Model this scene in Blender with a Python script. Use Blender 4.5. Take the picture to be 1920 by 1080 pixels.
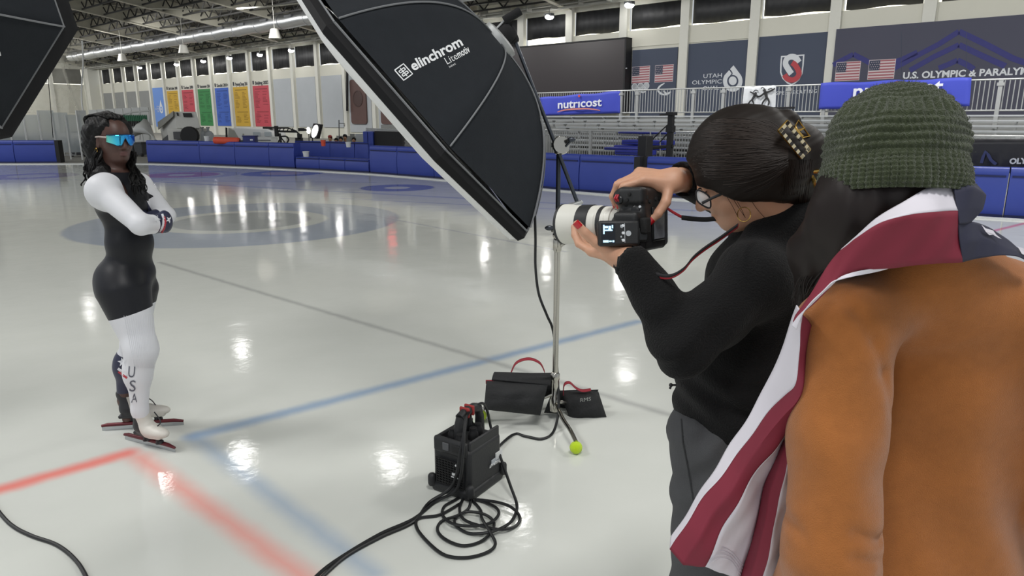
import bpy, bmesh, math, random
import numpy as np
from mathutils import Vector, Matrix
random.seed(7); rng = np.random.default_rng(7)
for o in list(bpy.data.objects): bpy.data.objects.remove(o)
scene = bpy.context.scene
COL = scene.collection
# ---------------------------------------------------------------- camera
FPX = 1330.0; CH = 1.70; HOR = 222.0
PITCH = math.atan((540 - HOR) / FPX)
cam = bpy.data.cameras.new('camera'); cam.sensor_width = 36; cam.lens = FPX / 1920 * 36
cam.clip_start = 0.05; cam.clip_end = 400
camo = bpy.data.objects.new('camera', cam); COL.objects.link(camo)
camo.location = (0, 0, CH); camo.rotation_euler = (math.pi / 2 - PITCH, 0, 0)
scene.camera = camo
# ---------------------------------------------------------------- light
W = bpy.data.worlds.new('world'); scene.world = W; W.use_nodes = True
W.node_tree.nodes['Background'].inputs[0].default_value = (0.90, 0.95, 1.0, 1)
W.node_tree.nodes['Background'].inputs[1].default_value = 0.50
def area(name, loc, sx, sy, power, col=(1, 0.985, 0.955), rot=(0, 0, 0)):
    l = bpy.data.lights.new(name, 'AREA'); l.shape = 'RECTANGLE'; l.size = sx; l.size_y = sy; l.energy = power; l.color = col
    o = bpy.data.objects.new(name, l); COL.objects.link(o); o.location = loc; o.rotation_euler = rot
    return o
# rows of flood fixtures under the roof: over the rink (facing down); an unseen row is added to brighten the long wall
for (x, y, pw) in [(-7, 3, 370), (1, -1, 310), (8, 6, 370), (-6, -8, 235), (-24, 22, 420), (-34, 34, 480), (-46, 44, 480), (10, 14, 420), (-15, 12, 300)]:
    area('rink_light', (x, y, 8.3), 2.6, 1.3, pw, rot=(0, 0, 0.84))
for (x, y) in [(-22.5, 36.5), (-10.1, 18.3), (-3.6, 19.2), (-8.1, 19.6), (0.1, 16.3), (-12.0, 30), (4.6, 27)]:
    area('bay_light', (x, y, 8.3), 0.45, 0.8, 24, rot=(0, 0, 0.84))
for i in range(12):
    u = -104 + 10 * i; d = 24
    area('wall_fill', (0.74342 * u + 0.66883 * d, -0.66883 * u + 0.74342 * d, 8.6), 2.0, 0.6, 430, rot=(math.radians(38), 0, -0.7327))  # added fill tilted at the wall to brighten it, no fixture there
scene.view_settings.view_transform = 'Standard'; scene.view_settings.look = 'None'
scene.view_settings.gamma = 1.0; scene.view_settings.use_curve_mapping = False
scene.view_settings.exposure = 0.14
# ---------------------------------------------------------------- measuring helpers
_R = np.array([1, 0, 0.]); _U = np.array([0, math.sin(PITCH), math.cos(PITCH)]); _F = np.array([0, math.cos(PITCH), -math.sin(PITCH)])
_O = np.array([0, 0, CH])
def ray(x, y): return _R * (x - 960) / FPX + _U * (540 - y) / FPX + _F
def gnd(x, y, z=0.0):
    d = ray(x, y); return _O + d * (z - CH) / d[2]
def at(x, y, Y):
    d = ray(x, y); return _O + d * Y / d[1]
NW = np.array([.66883, .74342, 0]); TW = np.array([.74342, -.66883, 0]); ZW = np.array([0, 0, 1.])
DW = 36.0
def on_d(x, y, D):
    d = ray(x, y); return _O + d * D / np.dot(d, NW)
def wuz(x, y, D=DW):
    P = on_d(x, y, D); return float(P @ TW), float(P[2])
def wp(u, d, z): return TW * u + NW * d + ZW * z
# ---------------------------------------------------------------- materials
def lin(h):
    h = h.lstrip('#'); c = [int(h[i:i + 2], 16) / 255 for i in (0, 2, 4)]
    return tuple((v / 12.92 if v <= 0.04045 else ((v + 0.055) / 1.055) ** 2.4) for v in c) + (1,)
def mat(name, col, rough=0.6, metal=0.0, var=0.08, scale=8.0, bump=0.0, bscale=60.0, spec=0.5, coat=0.0, sheen=0.0, em=0.0, alpha=1.0, trans=0.0):
    m = bpy.data.materials.new(name); m.use_nodes = True
    nt = m.node_tree; b = nt.nodes['Principled BSDF']
    c = lin(col) if isinstance(col, str) else col
    b.inputs['Base Color'].default_value = c
    b.inputs['Roughness'].default_value = rough; b.inputs['Metallic'].default_value = metal
    b.inputs['Specular IOR Level'].default_value = spec
    if coat: b.inputs['Coat Weight'].default_value = coat
    if sheen: b.inputs['Sheen Weight'].default_value = sheen; b.inputs['Sheen Roughness'].default_value = 0.5
    if em: b.inputs['Emission Color'].default_value = c; b.inputs['Emission Strength'].default_value = em
    if alpha < 1: b.inputs['Alpha'].default_value = alpha
    if trans: b.inputs['Transmission Weight'].default_value = trans
    tc = nt.nodes.new('ShaderNodeTexCoord')
    if var:
        n = nt.nodes.new('ShaderNodeTexNoise'); n.inputs['Scale'].default_value = scale; n.inputs['Detail'].default_value = 5
        nt.links.new(tc.outputs['Object'], n.inputs['Vector'])
        mx = nt.nodes.new('ShaderNodeMix'); mx.data_type = 'RGBA'
        mx.inputs[6].default_value = tuple(v * (1 - var) for v in c[:3]) + (1,); mx.inputs[7].default_value = tuple(min(1, v * (1 + var)) for v in c[:3]) + (1,)
        nt.links.new(n.outputs['Fac'], mx.inputs[0]); nt.links.new(mx.outputs[2], b.inputs['Base Color'])
    if bump:
        n2 = nt.nodes.new('ShaderNodeTexNoise'); n2.inputs['Scale'].default_value = bscale; n2.inputs['Detail'].default_value = 4
        nt.links.new(tc.outputs['Object'], n2.inputs['Vector'])
        bp = nt.nodes.new('ShaderNodeBump'); bp.inputs['Strength'].default_value = bump; bp.inputs['Distance'].default_value = 0.01
        nt.links.new(n2.outputs['Fac'], bp.inputs['Height']); nt.links.new(bp.outputs['Normal'], b.inputs['Normal'])
    return m
M = {}
def mk(k, *a, **kw): M[k] = mat(k, *a, **kw)
mk('wall_cream', '#d3d2c6', 0.75, var=0.04, scale=0.6)
mk('pillar', '#d8d8d0', 0.7, var=0.03)
mk('acoustic', '#b3b8bd', 0.9, var=0.05, scale=1.2)
mk('acoustic_dark', '#8d8f8e', 0.9, var=0.08, scale=1.2)
mk('navy_panel', '#474f61', 0.75, var=0.05, scale=0.5)
mk('navy_panel2', '#4b4c5c', 0.75, var=0.05, scale=0.5)
mk('purple_print', '#3c3d78', 0.8)
mk('screen_black', '#30292c', 0.35, var=0.08, scale=0.3)
mk('curtain_black', '#26272a', 0.55, var=0.35, scale=1.5)
mk('daylight', (1.0, 0.97, 0.85, 1), 0.5, var=0, em=1.5)
mk('print_white', '#d9dde2', 0.7, var=0)
mk('print_red', '#b8474f', 0.7, var=0)
mk('print_dark', '#3a3c44', 0.7, var=0)
mk('roof_deck', '#84827b', 0.8, var=0.15, scale=2)
mk('beam_cream', '#cdcabb', 0.7, var=0.08)
mk('truss_dark', '#333332', 0.6)
mk('duct_silver', '#c6c8ca', 0.34, metal=0.9, var=0.1, scale=3, bump=0.3, bscale=3)
mk('pipe_gray', '#b2b2ac', 0.5)
mk('lamp_white', '#c9c9c2', 0.5)
mk('lamp_glow', (1, 0.98, 0.95, 1), 0.4, var=0, em=30)
mk('aluminium', '#cdd0d2', 0.35, metal=0.35, var=0.08)
mk('galv', '#b6b8b8', 0.45, metal=0.4, var=0.06)
mk('pad_blue', '#3548a2', 0.45, var=0.08, scale=2.5, bump=0.25, bscale=5)
mk('pad_blue_dark', '#26347f', 0.5)
mk('pad_seam', '#1b2454', 0.6)
mk('rubber_black', '#1d1d20', 0.6)
mk('banner_blue', '#4450c4', 0.6, var=0.05, scale=2, bump=0.15, bscale=3)
mk('orange', '#e0563c', 0.5)
mk('white_plastic', '#dfe1e0', 0.4, var=0.03)
mk('grey_paint', '#a9a9a2', 0.5)
mk('grey_dark', '#55575a', 0.6)
mk('concrete', '#8f8e88', 0.85, var=0.1)
# ---------------------------------------------------------------- mesh builder
class MB:
    def __init__(s): s.v = []; s.f = []; s.m = []
    def add(s, vs, fs, mi=0):
        b = len(s.v); s.v += [tuple(map(float, p)) for p in vs]
        s.f += [tuple(b + i for i in f) for f in fs]; s.m += [mi] * len(fs); return s
    def hexa(s, p, mi=0):
        return s.add(p, [(0, 3, 2, 1), (4, 5, 6, 7), (0, 1, 5, 4), (1, 2, 6, 5), (2, 3, 7, 6), (3, 0, 4, 7)], mi)
    def box(s, c, size, ax=None, mi=0):
        ax = np.eye(3) if ax is None else np.array(ax, float); c = np.array(c, float); h = np.array(size, float) / 2
        P = [c + ax[0] * h[0] * i + ax[1] * h[1] * j + ax[2] * h[2] * k for k in (-1, 1) for i, j in ((-1, -1), (1, -1), (1, 1), (-1, 1))]
        return s.hexa(P, mi)
    def wbox(s, u0, u1, d0, d1, z0, z1, mi=0):
        P = [wp(u, d, z) for z in (z0, z1) for u, d in ((u0, d0), (u1, d0), (u1, d1), (u0, d1))]
        return s.hexa(P, mi)
    def tube(s, path, r, n=8, mi=0, caps=True, squash=None, up=None):
        path = [np.array(p, float) for p in path]; L = len(path)
        rr = [r] * L if np.isscalar(r) else list(r); rings = []
        up0 = np.array([0, 0, 1.]) if up is None else np.array(up, float)
        T0 = path[1] - path[0]; T0 /= np.linalg.norm(T0) + 1e-12
        if abs(T0 @ up0) > .97: up0 = np.array([1., 0.1, 0])
        N = up0 - T0 * (up0 @ T0); N /= np.linalg.norm(N)
        for i in range(L):
            T = path[min(i + 1, L - 1)] - path[max(i - 1, 0)]; T /= np.linalg.norm(T) + 1e-12
            N = N - T * (N @ T); N /= np.linalg.norm(N) + 1e-12; B = np.cross(T, N)
            sq = (1, 1) if squash is None else squash
            rings.append([path[i] + rr[i] * (sq[0] * N * math.cos(2 * math.pi * k / n) + sq[1] * B * math.sin(2 * math.pi * k / n)) for k in range(n)])
        vs = [p for R in rings for p in R]
        fs = [(i * n + k, i * n + (k + 1) % n, (i + 1) * n + (k + 1) % n, (i + 1) * n + k) for i in range(L - 1) for k in range(n)]
        if caps: fs += [tuple(range(n - 1, -1, -1)), tuple((L - 1) * n + k for k in range(n))]
        return s.add(vs, fs, mi)
    def lathe(s, prof, o, ax=(0, 0, 1), n=16, mi=0, ref=None):
        ax = np.array(ax, float); ax /= np.linalg.norm(ax); o = np.array(o, float)
        rf = np.array([1., 0, 0]) if abs(ax[0]) < .9 else np.array([0, 1., 0])
        if ref is not None: rf = np.array(ref, float)
        a = rf - ax * (rf @ ax); a /= np.linalg.norm(a); b = np.cross(ax, a)
        vs = [o + ax * h + r * (a * math.cos(2 * math.pi * k / n) + b * math.sin(2 * math.pi * k / n)) for r, h in prof for k in range(n)]
        L = len(prof)
        fs = [(i * n + k, i * n + (k + 1) % n, (i + 1) * n + (k + 1) % n, (i + 1) * n + k) for i in range(L - 1) for k in range(n)]
        fs += [tuple(range(n - 1, -1, -1)), tuple((L - 1) * n + k for k in range(n))]
        return s.add(vs, fs, mi)
    def ball(s, c, r, n=16, m=10, mi=0):
        r = np.array([r, r, r] if np.isscalar(r) else r, float); c = np.array(c, float)
        vs = [c + r * np.array([0, 0, -1.])]
        for i in range(1, m):
            a = -math.pi / 2 + math.pi * i / m
            vs += [c + r * np.array([math.cos(a) * math.cos(2 * math.pi * k / n), math.cos(a) * math.sin(2 * math.pi * k / n), math.sin(a)]) for k in range(n)]
        vs.append(c + r * np.array([0, 0, 1.])); e = len(vs) - 1
        fs = [(0, 1 + (k + 1) % n, 1 + k) for k in range(n)]
        fs += [(1 + i * n + k, 1 + i * n + (k + 1) % n, 1 + (i + 1) * n + (k + 1) % n, 1 + (i + 1) * n + k) for i in range(m - 2) for k in range(n)]
        b = 1 + (m - 2) * n
        fs += [(b + k, b + (k + 1) % n, e) for k in range(n)]
        return s.add(vs, fs, mi)
    def slab(s, pts, nrm, th, mi=0):
        """closed polygon (3-D points) extruded by th along nrm"""
        nrm = np.array(nrm, float); pts = [np.array(p, float) for p in pts]; n = len(pts)
        vs = pts + [p + nrm * th for p in pts]
        fs = [tuple(range(n - 1, -1, -1)), tuple(range(n, 2 * n))] + [(k, (k + 1) % n, n + (k + 1) % n, n + k) for k in range(n)]
        return s.add(vs, fs, mi)
    def grid(s, G, mi=0, close_u=False):
        G = np.array(G, float); a, b = G.shape[:2]
        fs = [(i * b + j, i * b + (j + 1) % b, ((i + 1) % a) * b + (j + 1) % b, ((i + 1) % a) * b + j) for i in range(a - (0 if close_u else 1)) for j in range(b - 1)]
        return s.add(G.reshape(-1, 3), fs, mi)
    def build(s, name, mats, parent=None, smooth=True, angle=40, kind=None, label=None, bevel=0, solid=0, recalc=False):
        me = bpy.data.meshes.new(name); me.from_pydata(s.v, [], s.f)
        for m in (mats if isinstance(mats, (list, tuple)) else [mats]): me.materials.append(M[m] if isinstance(m, str) else m)
        me.polygons.foreach_set('material_index', s.m)
        if recalc:
            bm = bmesh.new(); bm.from_mesh(me); bmesh.ops.recalc_face_normals(bm, faces=bm.faces); bm.to_mesh(me); bm.free()
        if smooth:
            me.polygons.foreach_set('use_smooth', [True] * len(me.polygons)); me.set_sharp_from_angle(angle=math.radians(angle))
        me.update()
        return link(name, me, parent, kind, label, bevel, solid)
def link(name, me, parent=None, kind=None, label=None, bevel=0, solid=0):
    o = bpy.data.objects.new(name, me); COL.objects.link(o)
    if parent is not None:
        o.parent = parent; o.matrix_parent_inverse = inv_of(parent)
    if kind: o['kind'] = kind
    if label: o['label'] = label
    if solid:
        md = o.modifiers.new('thick', 'SOLIDIFY'); md.thickness = solid; md.offset = 0
    if bevel:
        md = o.modifiers.new('bev', 'BEVEL'); md.width = bevel; md.segments = 2; md.limit_method = 'ANGLE'
    return o
def wmat(o):
    m = o.matrix_basis.copy()
    return (wmat(o.parent) @ o.matrix_parent_inverse @ m) if o.parent else m
def inv_of(o): return wmat(o).inverted()
def thing(name, label, cat, loc=(0, 0, 0), group=None):
    o = bpy.data.objects.new(name, None); COL.objects.link(o); o.location = tuple(map(float, loc)); o.empty_display_size = .1
    o['label'] = label; o['category'] = cat
    if group: o['group'] = group
    return o
def tag(o, label, cat, group=None):
    o['label'] = label; o['category'] = cat
    if group: o['group'] = group
    return o
def copy_tree(o, parent=None):
    c = o.copy(); COL.objects.link(c)
    if parent is not None: c.parent = parent
    for ch in [k for k in bpy.data.objects if k.parent == o]: copy_tree(ch, c)
    return c
def mesh_of_text(body, size, extrude=0.0, align='LEFT', shear=0.0, space=1.0, bold=0.0):
    cu = bpy.data.curves.new('txt', 'FONT'); cu.body = body; cu.size = size; cu.extrude = extrude; cu.align_x = align; cu.shear = shear; cu.space_character = space
    cu.offset = bold; cu.resolution_u = 3
    o = bpy.data.objects.new('txt', cu); COL.objects.link(o)
    dg = bpy.context.evaluated_depsgraph_get(); dg.update()
    me = bpy.data.meshes.new_from_object(o.evaluated_get(dg))
    bpy.data.objects.remove(o); bpy.data.curves.remove(cu)
    return me
def text(body, size, origin, xax, yax, material, parent=None, extrude=0.002, align='LEFT', name='lettering', width=None, **kw):
    me = mesh_of_text(body, size, extrude, align, **kw)
    me.materials.clear(); me.materials.append(M[material])
    n = len(me.vertices); co = np.empty(n * 3); me.vertices.foreach_get('co', co); co = co.reshape(-1, 3)
    if width:
        w = co[:, 0].max() - co[:, 0].min(); co[:, 0] *= width / w
    xa = np.array(xax, float); xa /= np.linalg.norm(xa); ya = np.array(yax, float); ya /= np.linalg.norm(ya); za = np.cross(xa, ya)
    co = np.array(origin, float) + co[:, :1] * xa + co[:, 1:2] * ya + co[:, 2:3] * za
    me.vertices.foreach_set('co', co.ravel()); me.update()
    return link(name, me, parent)
def smooth_path(pts, n=8, closed=False):
    P = [np.array(p, float) for p in pts]; out = []
    L = len(P)
    for i in range(L - (0 if closed else 1)):
        if closed: p0, p1, p2, p3 = P[(i - 1) % L], P[i], P[(i + 1) % L], P[(i + 2) % L]
        else: p0, p1, p2, p3 = P[max(i - 1, 0)], P[i], P[i + 1], P[min(i + 2, L - 1)]
        for k in range(n):
            t = k / n
            out.append(0.5 * ((2 * p1) + (-p0 + p2) * t + (2 * p0 - 5 * p1 + 4 * p2 - p3) * t * t + (-p0 + 3 * p1 - 3 * p2 + p3) * t ** 3))
    if not closed: out.append(P[-1])
    return out
# ================================================================ SETTING
ORD = ['first', 'second', 'third', 'fourth', 'fifth', 'sixth', 'seventh', 'eighth', 'ninth', 'tenth', 'eleventh', 'twelfth', 'thirteenth', 'fourteenth', 'fifteenth', 'sixteenth', 'seventeenth', 'eighteenth']
# ---- ice: one surface, painted lines are flat print under the ice
def ice_material():
    m = bpy.data.materials.new('ice'); m.use_nodes = True; nt = m.node_tree; N = nt.nodes; Lk = nt.links
    b = N['Principled BSDF']
    geo = N.new('ShaderNodeNewGeometry')
    def vm(op, a, bb=None):
        n = N.new('ShaderNodeVectorMath'); n.operation = op
        for i, x in enumerate((a, bb)):
            if x is None: continue
            if hasattr(x, 'is_output'): Lk.new(x, n.inputs[i])
            else: n.inputs[i].default_value = x
        return n.outputs['Value'] if op in ('DOT_PRODUCT', 'LENGTH', 'DISTANCE') else n.outputs[0]
    def ma(op, a, bb=None, clamp=False):
        n = N.new('ShaderNodeMath'); n.operation = op; n.use_clamp = clamp
        for i, x in enumerate((a, bb)):
            if x is None: continue
            if hasattr(x, 'is_output'): Lk.new(x, n.inputs[i])
            else: n.inputs[i].default_value = x
        return n.outputs[0]
    noise = N.new('ShaderNodeTexNoise'); noise.inputs['Scale'].default_value = 3.0; noise.inputs['Detail'].default_value = 4
    Lk.new(geo.outputs['Position'], noise.inputs['Vector'])
    wob = N.new('ShaderNodeTexNoise'); wob.inputs['Scale'].default_value = 9.0
    Lk.new(geo.outputs['Position'], wob.inputs['Vector'])
    off = vm('SCALE', vm('SUBTRACT', wob.outputs['Color'], (.5, .5, .5))); off.node.inputs['Scale'].default_value = .03
    P = vm('ADD', geo.outputs['Position'], off)
    base = N.new('ShaderNodeMix'); base.data_type = 'RGBA'
    base.inputs[6].default_value = lin('#d3d6d0'); base.inputs[7].default_value = lin('#dadcd7'); Lk.new(noise.outputs['Fac'], base.inputs[0])
    cur = base.outputs[2]
    def over(fac, col):
        nonlocal cur
        mx = N.new('ShaderNodeMix'); mx.data_type = 'RGBA'; Lk.new(fac, mx.inputs[0]); Lk.new(cur, mx.inputs[6]); mx.inputs[7].default_value = lin(col); cur = mx.outputs[2]
    def soft(dist, w, s, amt):
        n = N.new('ShaderNodeMapRange'); n.interpolation_type = 'SMOOTHSTEP'
        Lk.new(dist, n.inputs['Value']); n.inputs['From Min'].default_value = w + s; n.inputs['From Max'].default_value = w - s
        n.inputs['To Min'].default_value = 0; n.inputs['To Max'].default_value = amt
        return n.outputs['Result']
    def seg(A, B, w, s, col, amt):
        A = np.array([A[0], A[1], 0.]); B = np.array([B[0], B[1], 0.]); d = B - A; L = np.linalg.norm(d)
        pa = vm('SUBTRACT', P, tuple(A)); h = ma('DIVIDE', vm('DOT_PRODUCT', pa, tuple(d / L)), L, True)
        pr = N.new('ShaderNodeVectorMath'); pr.operation = 'SCALE'; pr.inputs[0].default_value = tuple(d); Lk.new(h, pr.inputs['Scale'])
        over(soft(vm('LENGTH', vm('SUBTRACT', pa, pr.outputs[0])), w, s, amt), col)
    def ring(C, R, w, s, col, amt, el=None):
        p2 = vm('MULTIPLY', vm('SUBTRACT', P, (C[0], C[1], 0)), (1, 1, 0))
        over(soft(ma('ABSOLUTE', ma('SUBTRACT', vm('LENGTH', p2), R)), w, s, amt), col)
    c = gnd(455, 414)[:2]
    ring(c, 2.02, .62, .05, '#a0abbd', .85)
    ring(c, 0.0, 1.12, .04, '#a2a7a8', .85)
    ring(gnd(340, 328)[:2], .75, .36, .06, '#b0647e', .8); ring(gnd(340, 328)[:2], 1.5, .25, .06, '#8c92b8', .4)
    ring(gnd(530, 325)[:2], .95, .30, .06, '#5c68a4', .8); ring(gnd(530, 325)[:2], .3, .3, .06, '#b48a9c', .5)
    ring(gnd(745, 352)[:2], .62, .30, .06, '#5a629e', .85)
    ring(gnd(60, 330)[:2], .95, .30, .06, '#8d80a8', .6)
    seg(gnd(365, 818), gnd(1195, 603), .05, .05, '#8ea6c4', .8)
    seg(gnd(365, 818), gnd(700, 1075), .04, .06, '#8ea6c4', .6)
    seg(gnd(300, 492), gnd(1330, 800), .028, .035, '#a3a4a3', .65)
    seg(gnd(-60, 935), gnd(238, 850), .05, .05, '#f07c72', .85)
    seg(gnd(262, 858), gnd(580, 1090), .042, .065, '#f08c80', .7)
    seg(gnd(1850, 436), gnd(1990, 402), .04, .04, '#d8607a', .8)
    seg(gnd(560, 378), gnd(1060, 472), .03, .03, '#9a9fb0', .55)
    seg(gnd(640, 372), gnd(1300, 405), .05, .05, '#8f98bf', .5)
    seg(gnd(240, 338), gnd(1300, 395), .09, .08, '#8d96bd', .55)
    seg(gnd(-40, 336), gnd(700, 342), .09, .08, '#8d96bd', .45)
    Lk.new(cur, b.inputs['Base Color'])
    # blade scratches: fine relief that also breaks up the mirror
    rg = N.new('ShaderNodeMapRange'); Lk.new(noise.outputs['Fac'], rg.inputs['Value']); rg.inputs['To Min'].default_value = .05; rg.inputs['To Max'].default_value = .12
    Lk.new(rg.outputs['Result'], b.inputs['Roughness'])
    b.inputs['IOR'].default_value = 1.33; b.inputs['Specular IOR Level'].default_value = .62
    n2 = N.new('ShaderNodeTexNoise'); n2.inputs['Scale'].default_value = 1.6; n2.inputs['Detail'].default_value = 6; n2.inputs['Roughness'].default_value = .55
    Lk.new(geo.outputs['Position'], n2.inputs['Vector'])
    bp = N.new('ShaderNodeBump'); bp.inputs['Strength'].default_value = .10; bp.inputs['Distance'].default_value = .04
    Lk.new(n2.outputs['Fac'], bp.inputs['Height']); Lk.new(bp.outputs['Normal'], b.inputs['Normal'])
    return m
M['ice'] = ice_material()
B = MB(); B.hexa([(-60, -14, -.15), (40, -14, -.15), (40, 130, -.15), (-60, 130, -.15), (-60, -14, 0), (40, -14, 0), (40, 130, 0), (-60, 130, 0)])
B.build('floor', 'ice', smooth=False, kind='structure')
# ---- long wall with bays
U0 = -97.24; BAY = 3.868
def uk(k): return U0 + BAY * k
CORNER = -107.3
ZS, ZT = 6.08, 7.85
B = MB(); B.wbox(CORNER, 16, DW, DW + .4, -.2, ZS); B.wbox(CORNER, 16, DW, DW + .4, ZT, 9.3)
wall = B.build('wall_back', 'wall_cream', smooth=False, kind='structure')
B = MB(); B.wbox(uk(18) + .2, 16, DW - .06, DW, 5.62, 6.5); B.build('trim_1', 'wall_cream', smooth=False, kind='structure')
kk = [k for k in range(-2, 29)]
for i, k in enumerate(kk):
    u = uk(k); w = .42 if k < 17 else .5
    B = MB(); B.wbox(u - w / 2, u + w / 2, DW - .22, DW + .1, 0 if k < 17 else 0, 8.5)
    B.wbox(u - w / 2 - .04, u + w / 2 + .04, DW - .26, DW - .2, 8.15, 8.3)
    B.build('trim_%d' % (i + 2), 'pillar', smooth=False, kind='structure')
for i, k in enumerate(kk[:-1]):
    a, b2 = uk(k) + .23, uk(k + 1) - .23
    zs = ZS if k < 17 else 6.5
    B = MB(); B.wbox(a, b2, DW + .28, DW + .34, ZS - .02, ZT + .02)
    win = B.build('window_%d' % (i + 1), 'daylight', smooth=False, kind='structure')
    j = random.uniform(.05, .13); j2 = random.uniform(.02, .1)
    # black-out curtain with a few soft folds, hung short of the opening so daylight leaks round it
    nx = 24; top = ZT + .1; G = []
    for r, z in enumerate((zs + j2, top)):
        G.append([wp(a + j + (b2 - a - 2 * j) * q / nx, DW + .12 + .02 * math.sin(q * 1.9 + k) + .015 * math.sin(q * .7 + 2 * k), z + (.03 * math.sin(q * .35 + k) if r == 0 else 0)) for q in range(nx + 1)])
    B = MB(); B.grid(G); B.build('curtain', 'curtain_black', win, angle=80, solid=.01)
# corner column and end wall
B = MB(); B.wbox(CORNER - .2, CORNER + 1.3, DW - 1.2, DW + .4, 0, 9); B.build('trim_60', 'pillar', smooth=False, kind='structure')
B = MB(); B.wbox(CORNER - .4, CORNER, 2, DW, -.2, 6.0); B.wbox(CORNER - .4, CORNER, 2, DW, 7.95, 12)
B.build('wall_left', 'wall_cream', smooth=False, kind='structure')
dd = [DW - 1.2, DW - 5.2, DW - 9.2, DW - 13.2, DW - 17.2, DW - 21.2, DW - 25.2]
for i in range(len(dd) - 1):
    B = MB(); B.wbox(CORNER - .3, CORNER + .18, dd[i] - .2, dd[i] + .2, 0, 9); B.build('trim_%d' % (61 + i), 'pillar', smooth=False, kind='structure')
    B = MB(); B.wbox(CORNER - .38, CORNER - .34, dd[i + 1] + .2, dd[i] - .2, 5.95, 8); win = B.build('window_%d' % (50 + i), 'daylight', smooth=False, kind='structure')
    B = MB(); B.wbox(CORNER - .2, CORNER - .17, dd[i + 1] + .32, dd[i] - .32, 6.1, 8); B.build('curtain', 'acoustic' if i else 'curtain_black', win, smooth=False)
# ---- roof: deck, beams down to the wall, open-web joists
def zr(d): return 8.95 + .15 * (DW - d)
M['roof_deck'].node_tree.nodes['Principled BSDF'].inputs['Roughness'].default_value = .8
B = MB(); G = []
d_edges = [36.4, 20, 4, -6]
for d in d_edges: G.append([wp(u, d, zr(d) + .02) for u in (CORNER - 1, -80, -50, -20, 18)])
B.grid(G); B.build('ceiling', 'roof_deck', kind='structure', smooth=False, solid=.08)
nb = 0
for k in range(-2, 30, 2):
    u = uk(k); B = MB()
    for (ua, ub, za, zb2) in ((-.05, .05, -.95, 0), (-.17, .17, -1.0, -.94)):
        d0, d1 = 35.9, -5
        P = [wp(u + ua, d0, zr(d0) + za), wp(u + ub, d0, zr(d0) + za), wp(u + ub, d1, zr(d1) + za), wp(u + ua, d1, zr(d1) + za),
             wp(u + ua, d0, zr(d0) + zb2), wp(u + ub, d0, zr(d0) + zb2), wp(u + ub, d1, zr(d1) + zb2), wp(u + ua, d1, zr(d1) + zb2)]
        B.hexa(P)
    B.build('ceiling_beam', 'beam_cream', smooth=False, kind='structure')
for d in (34.4, 33.2, 32.0, 30.7, 29.4, 28, 26.6, 25.1, 23.6, 22, 20.4, 18.7, 17, 13.5, 10, 6):
    B = MB(); zt = zr(d) - .06; zb = zr(d) - .82
    for z in (zt, zb): B.wbox(CORNER, -12, d - .06, d + .06, z - .05, z + .05)
    u = CORNER; up = True
    while u < -12:
        B.tube([wp(u, d, zt if up else zb), wp(u + .85, d, zb if up else zt)], .055, 4, caps=False); u += .85; up = not up
    B.build('ceiling_joist', 'truss_dark', smooth=False, kind='structure')
# ---- duct and pipes under the roof
dct = thing('air_duct', 'long round silver air duct hanging under the roof trusses', 'duct', wp(-86, 30, 8.5))
zd = 1.7 + 8.35 * 30 / 36; rd = .52
B = MB(); B.tube([wp(u, 30, zd + .03 * math.sin(u * 1.7)) for u in np.arange(-96, -20, 1.0)], rd, 18); B.build('duct_pipe', 'duct_silver', dct)
for u in np.arange(-94, -22, 3.4):
    B = MB(); B.lathe([(rd + .01, -.03), (rd + .05, -.03), (rd + .05, .03), (rd + .01, .03)], wp(u, 30, zd + .03 * math.sin(u * 1.7)), TW, 18); B.build('band', 'duct_silver', dct)
    B = MB(); B.wbox(u + 1.2, u + 2.1, 29.38, 29.5, zd + .1, zd + .26); B.build('air_slot', 'grey_dark', dct, smooth=False)
t = thing('wall_pipe', 'pale straight pipe rail running along the wall above the curtained windows', 'pipe', wp(-60, 34, 8))
B = MB(); B.tube([wp(-108, 35.2, 8.02), wp(-20, 35.2, 8.12)], .13, 10); B.build('pipe', 'pipe_gray', t)
B = MB(); B.tube([wp(-108, 34.7, 8.05), wp(-12, 34.7, 8.2)], .055, 8); B.tube([wp(-108, 34.9, 8.35), wp(-12, 34.9, 8.5)], .035, 8); B.build('conduit', 'pipe_gray', t)
for u in np.arange(-106, -14, 1.95):
    B = MB(); B.wbox(u - .03, u + .03, 34.6, 35.3, 8.02, 8.62); B.build('hanger', 'pipe_gray', t, smooth=False)
t = thing('roof_cable', 'thin pale cable slung high under the roof between the beams', 'cable', wp(-70, 20, 9))
B = MB(); B.tube(smooth_path([on_d(x, y, 24) for x, y in ((140, -2), (230, 12), (330, 17), (450, 16), (560, 6), (600, -5))], 6), .045, 6); B.build('wire', 'beam_cream', t)
# bell-shaped high-bay lamps hanging from the roof (unlit)
for i, (x, y, D, r) in enumerate(((229, 108, 27, .42), (344, 92, 27, .42), (515, 63, 27, .42))):
    P = on_d(x, y, D)
    t = thing('bell_lamp', ['white bell shaped hanging lamp nearest the corner column', 'white bell shaped hanging lamp above the yellow and red banners', 'white bell shaped hanging lamp on a long rod, the largest of the three'][i], 'lamp', P, 'bell lamps under the roof')
    B = MB(); B.lathe([(.14, .34), (.26, .30), (r * .78, .05), (r, -.32), (r * .93, -.32), (r * .7, .02), (.1, .24)], P, n=16); B.build('lamp_shade', 'lamp_white', t)
    B = MB(); B.tube([P + [0, 0, .3], P + [0, 0, 2.6]], .02, 6); B.build('rod', 'lamp_white', t)
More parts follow.
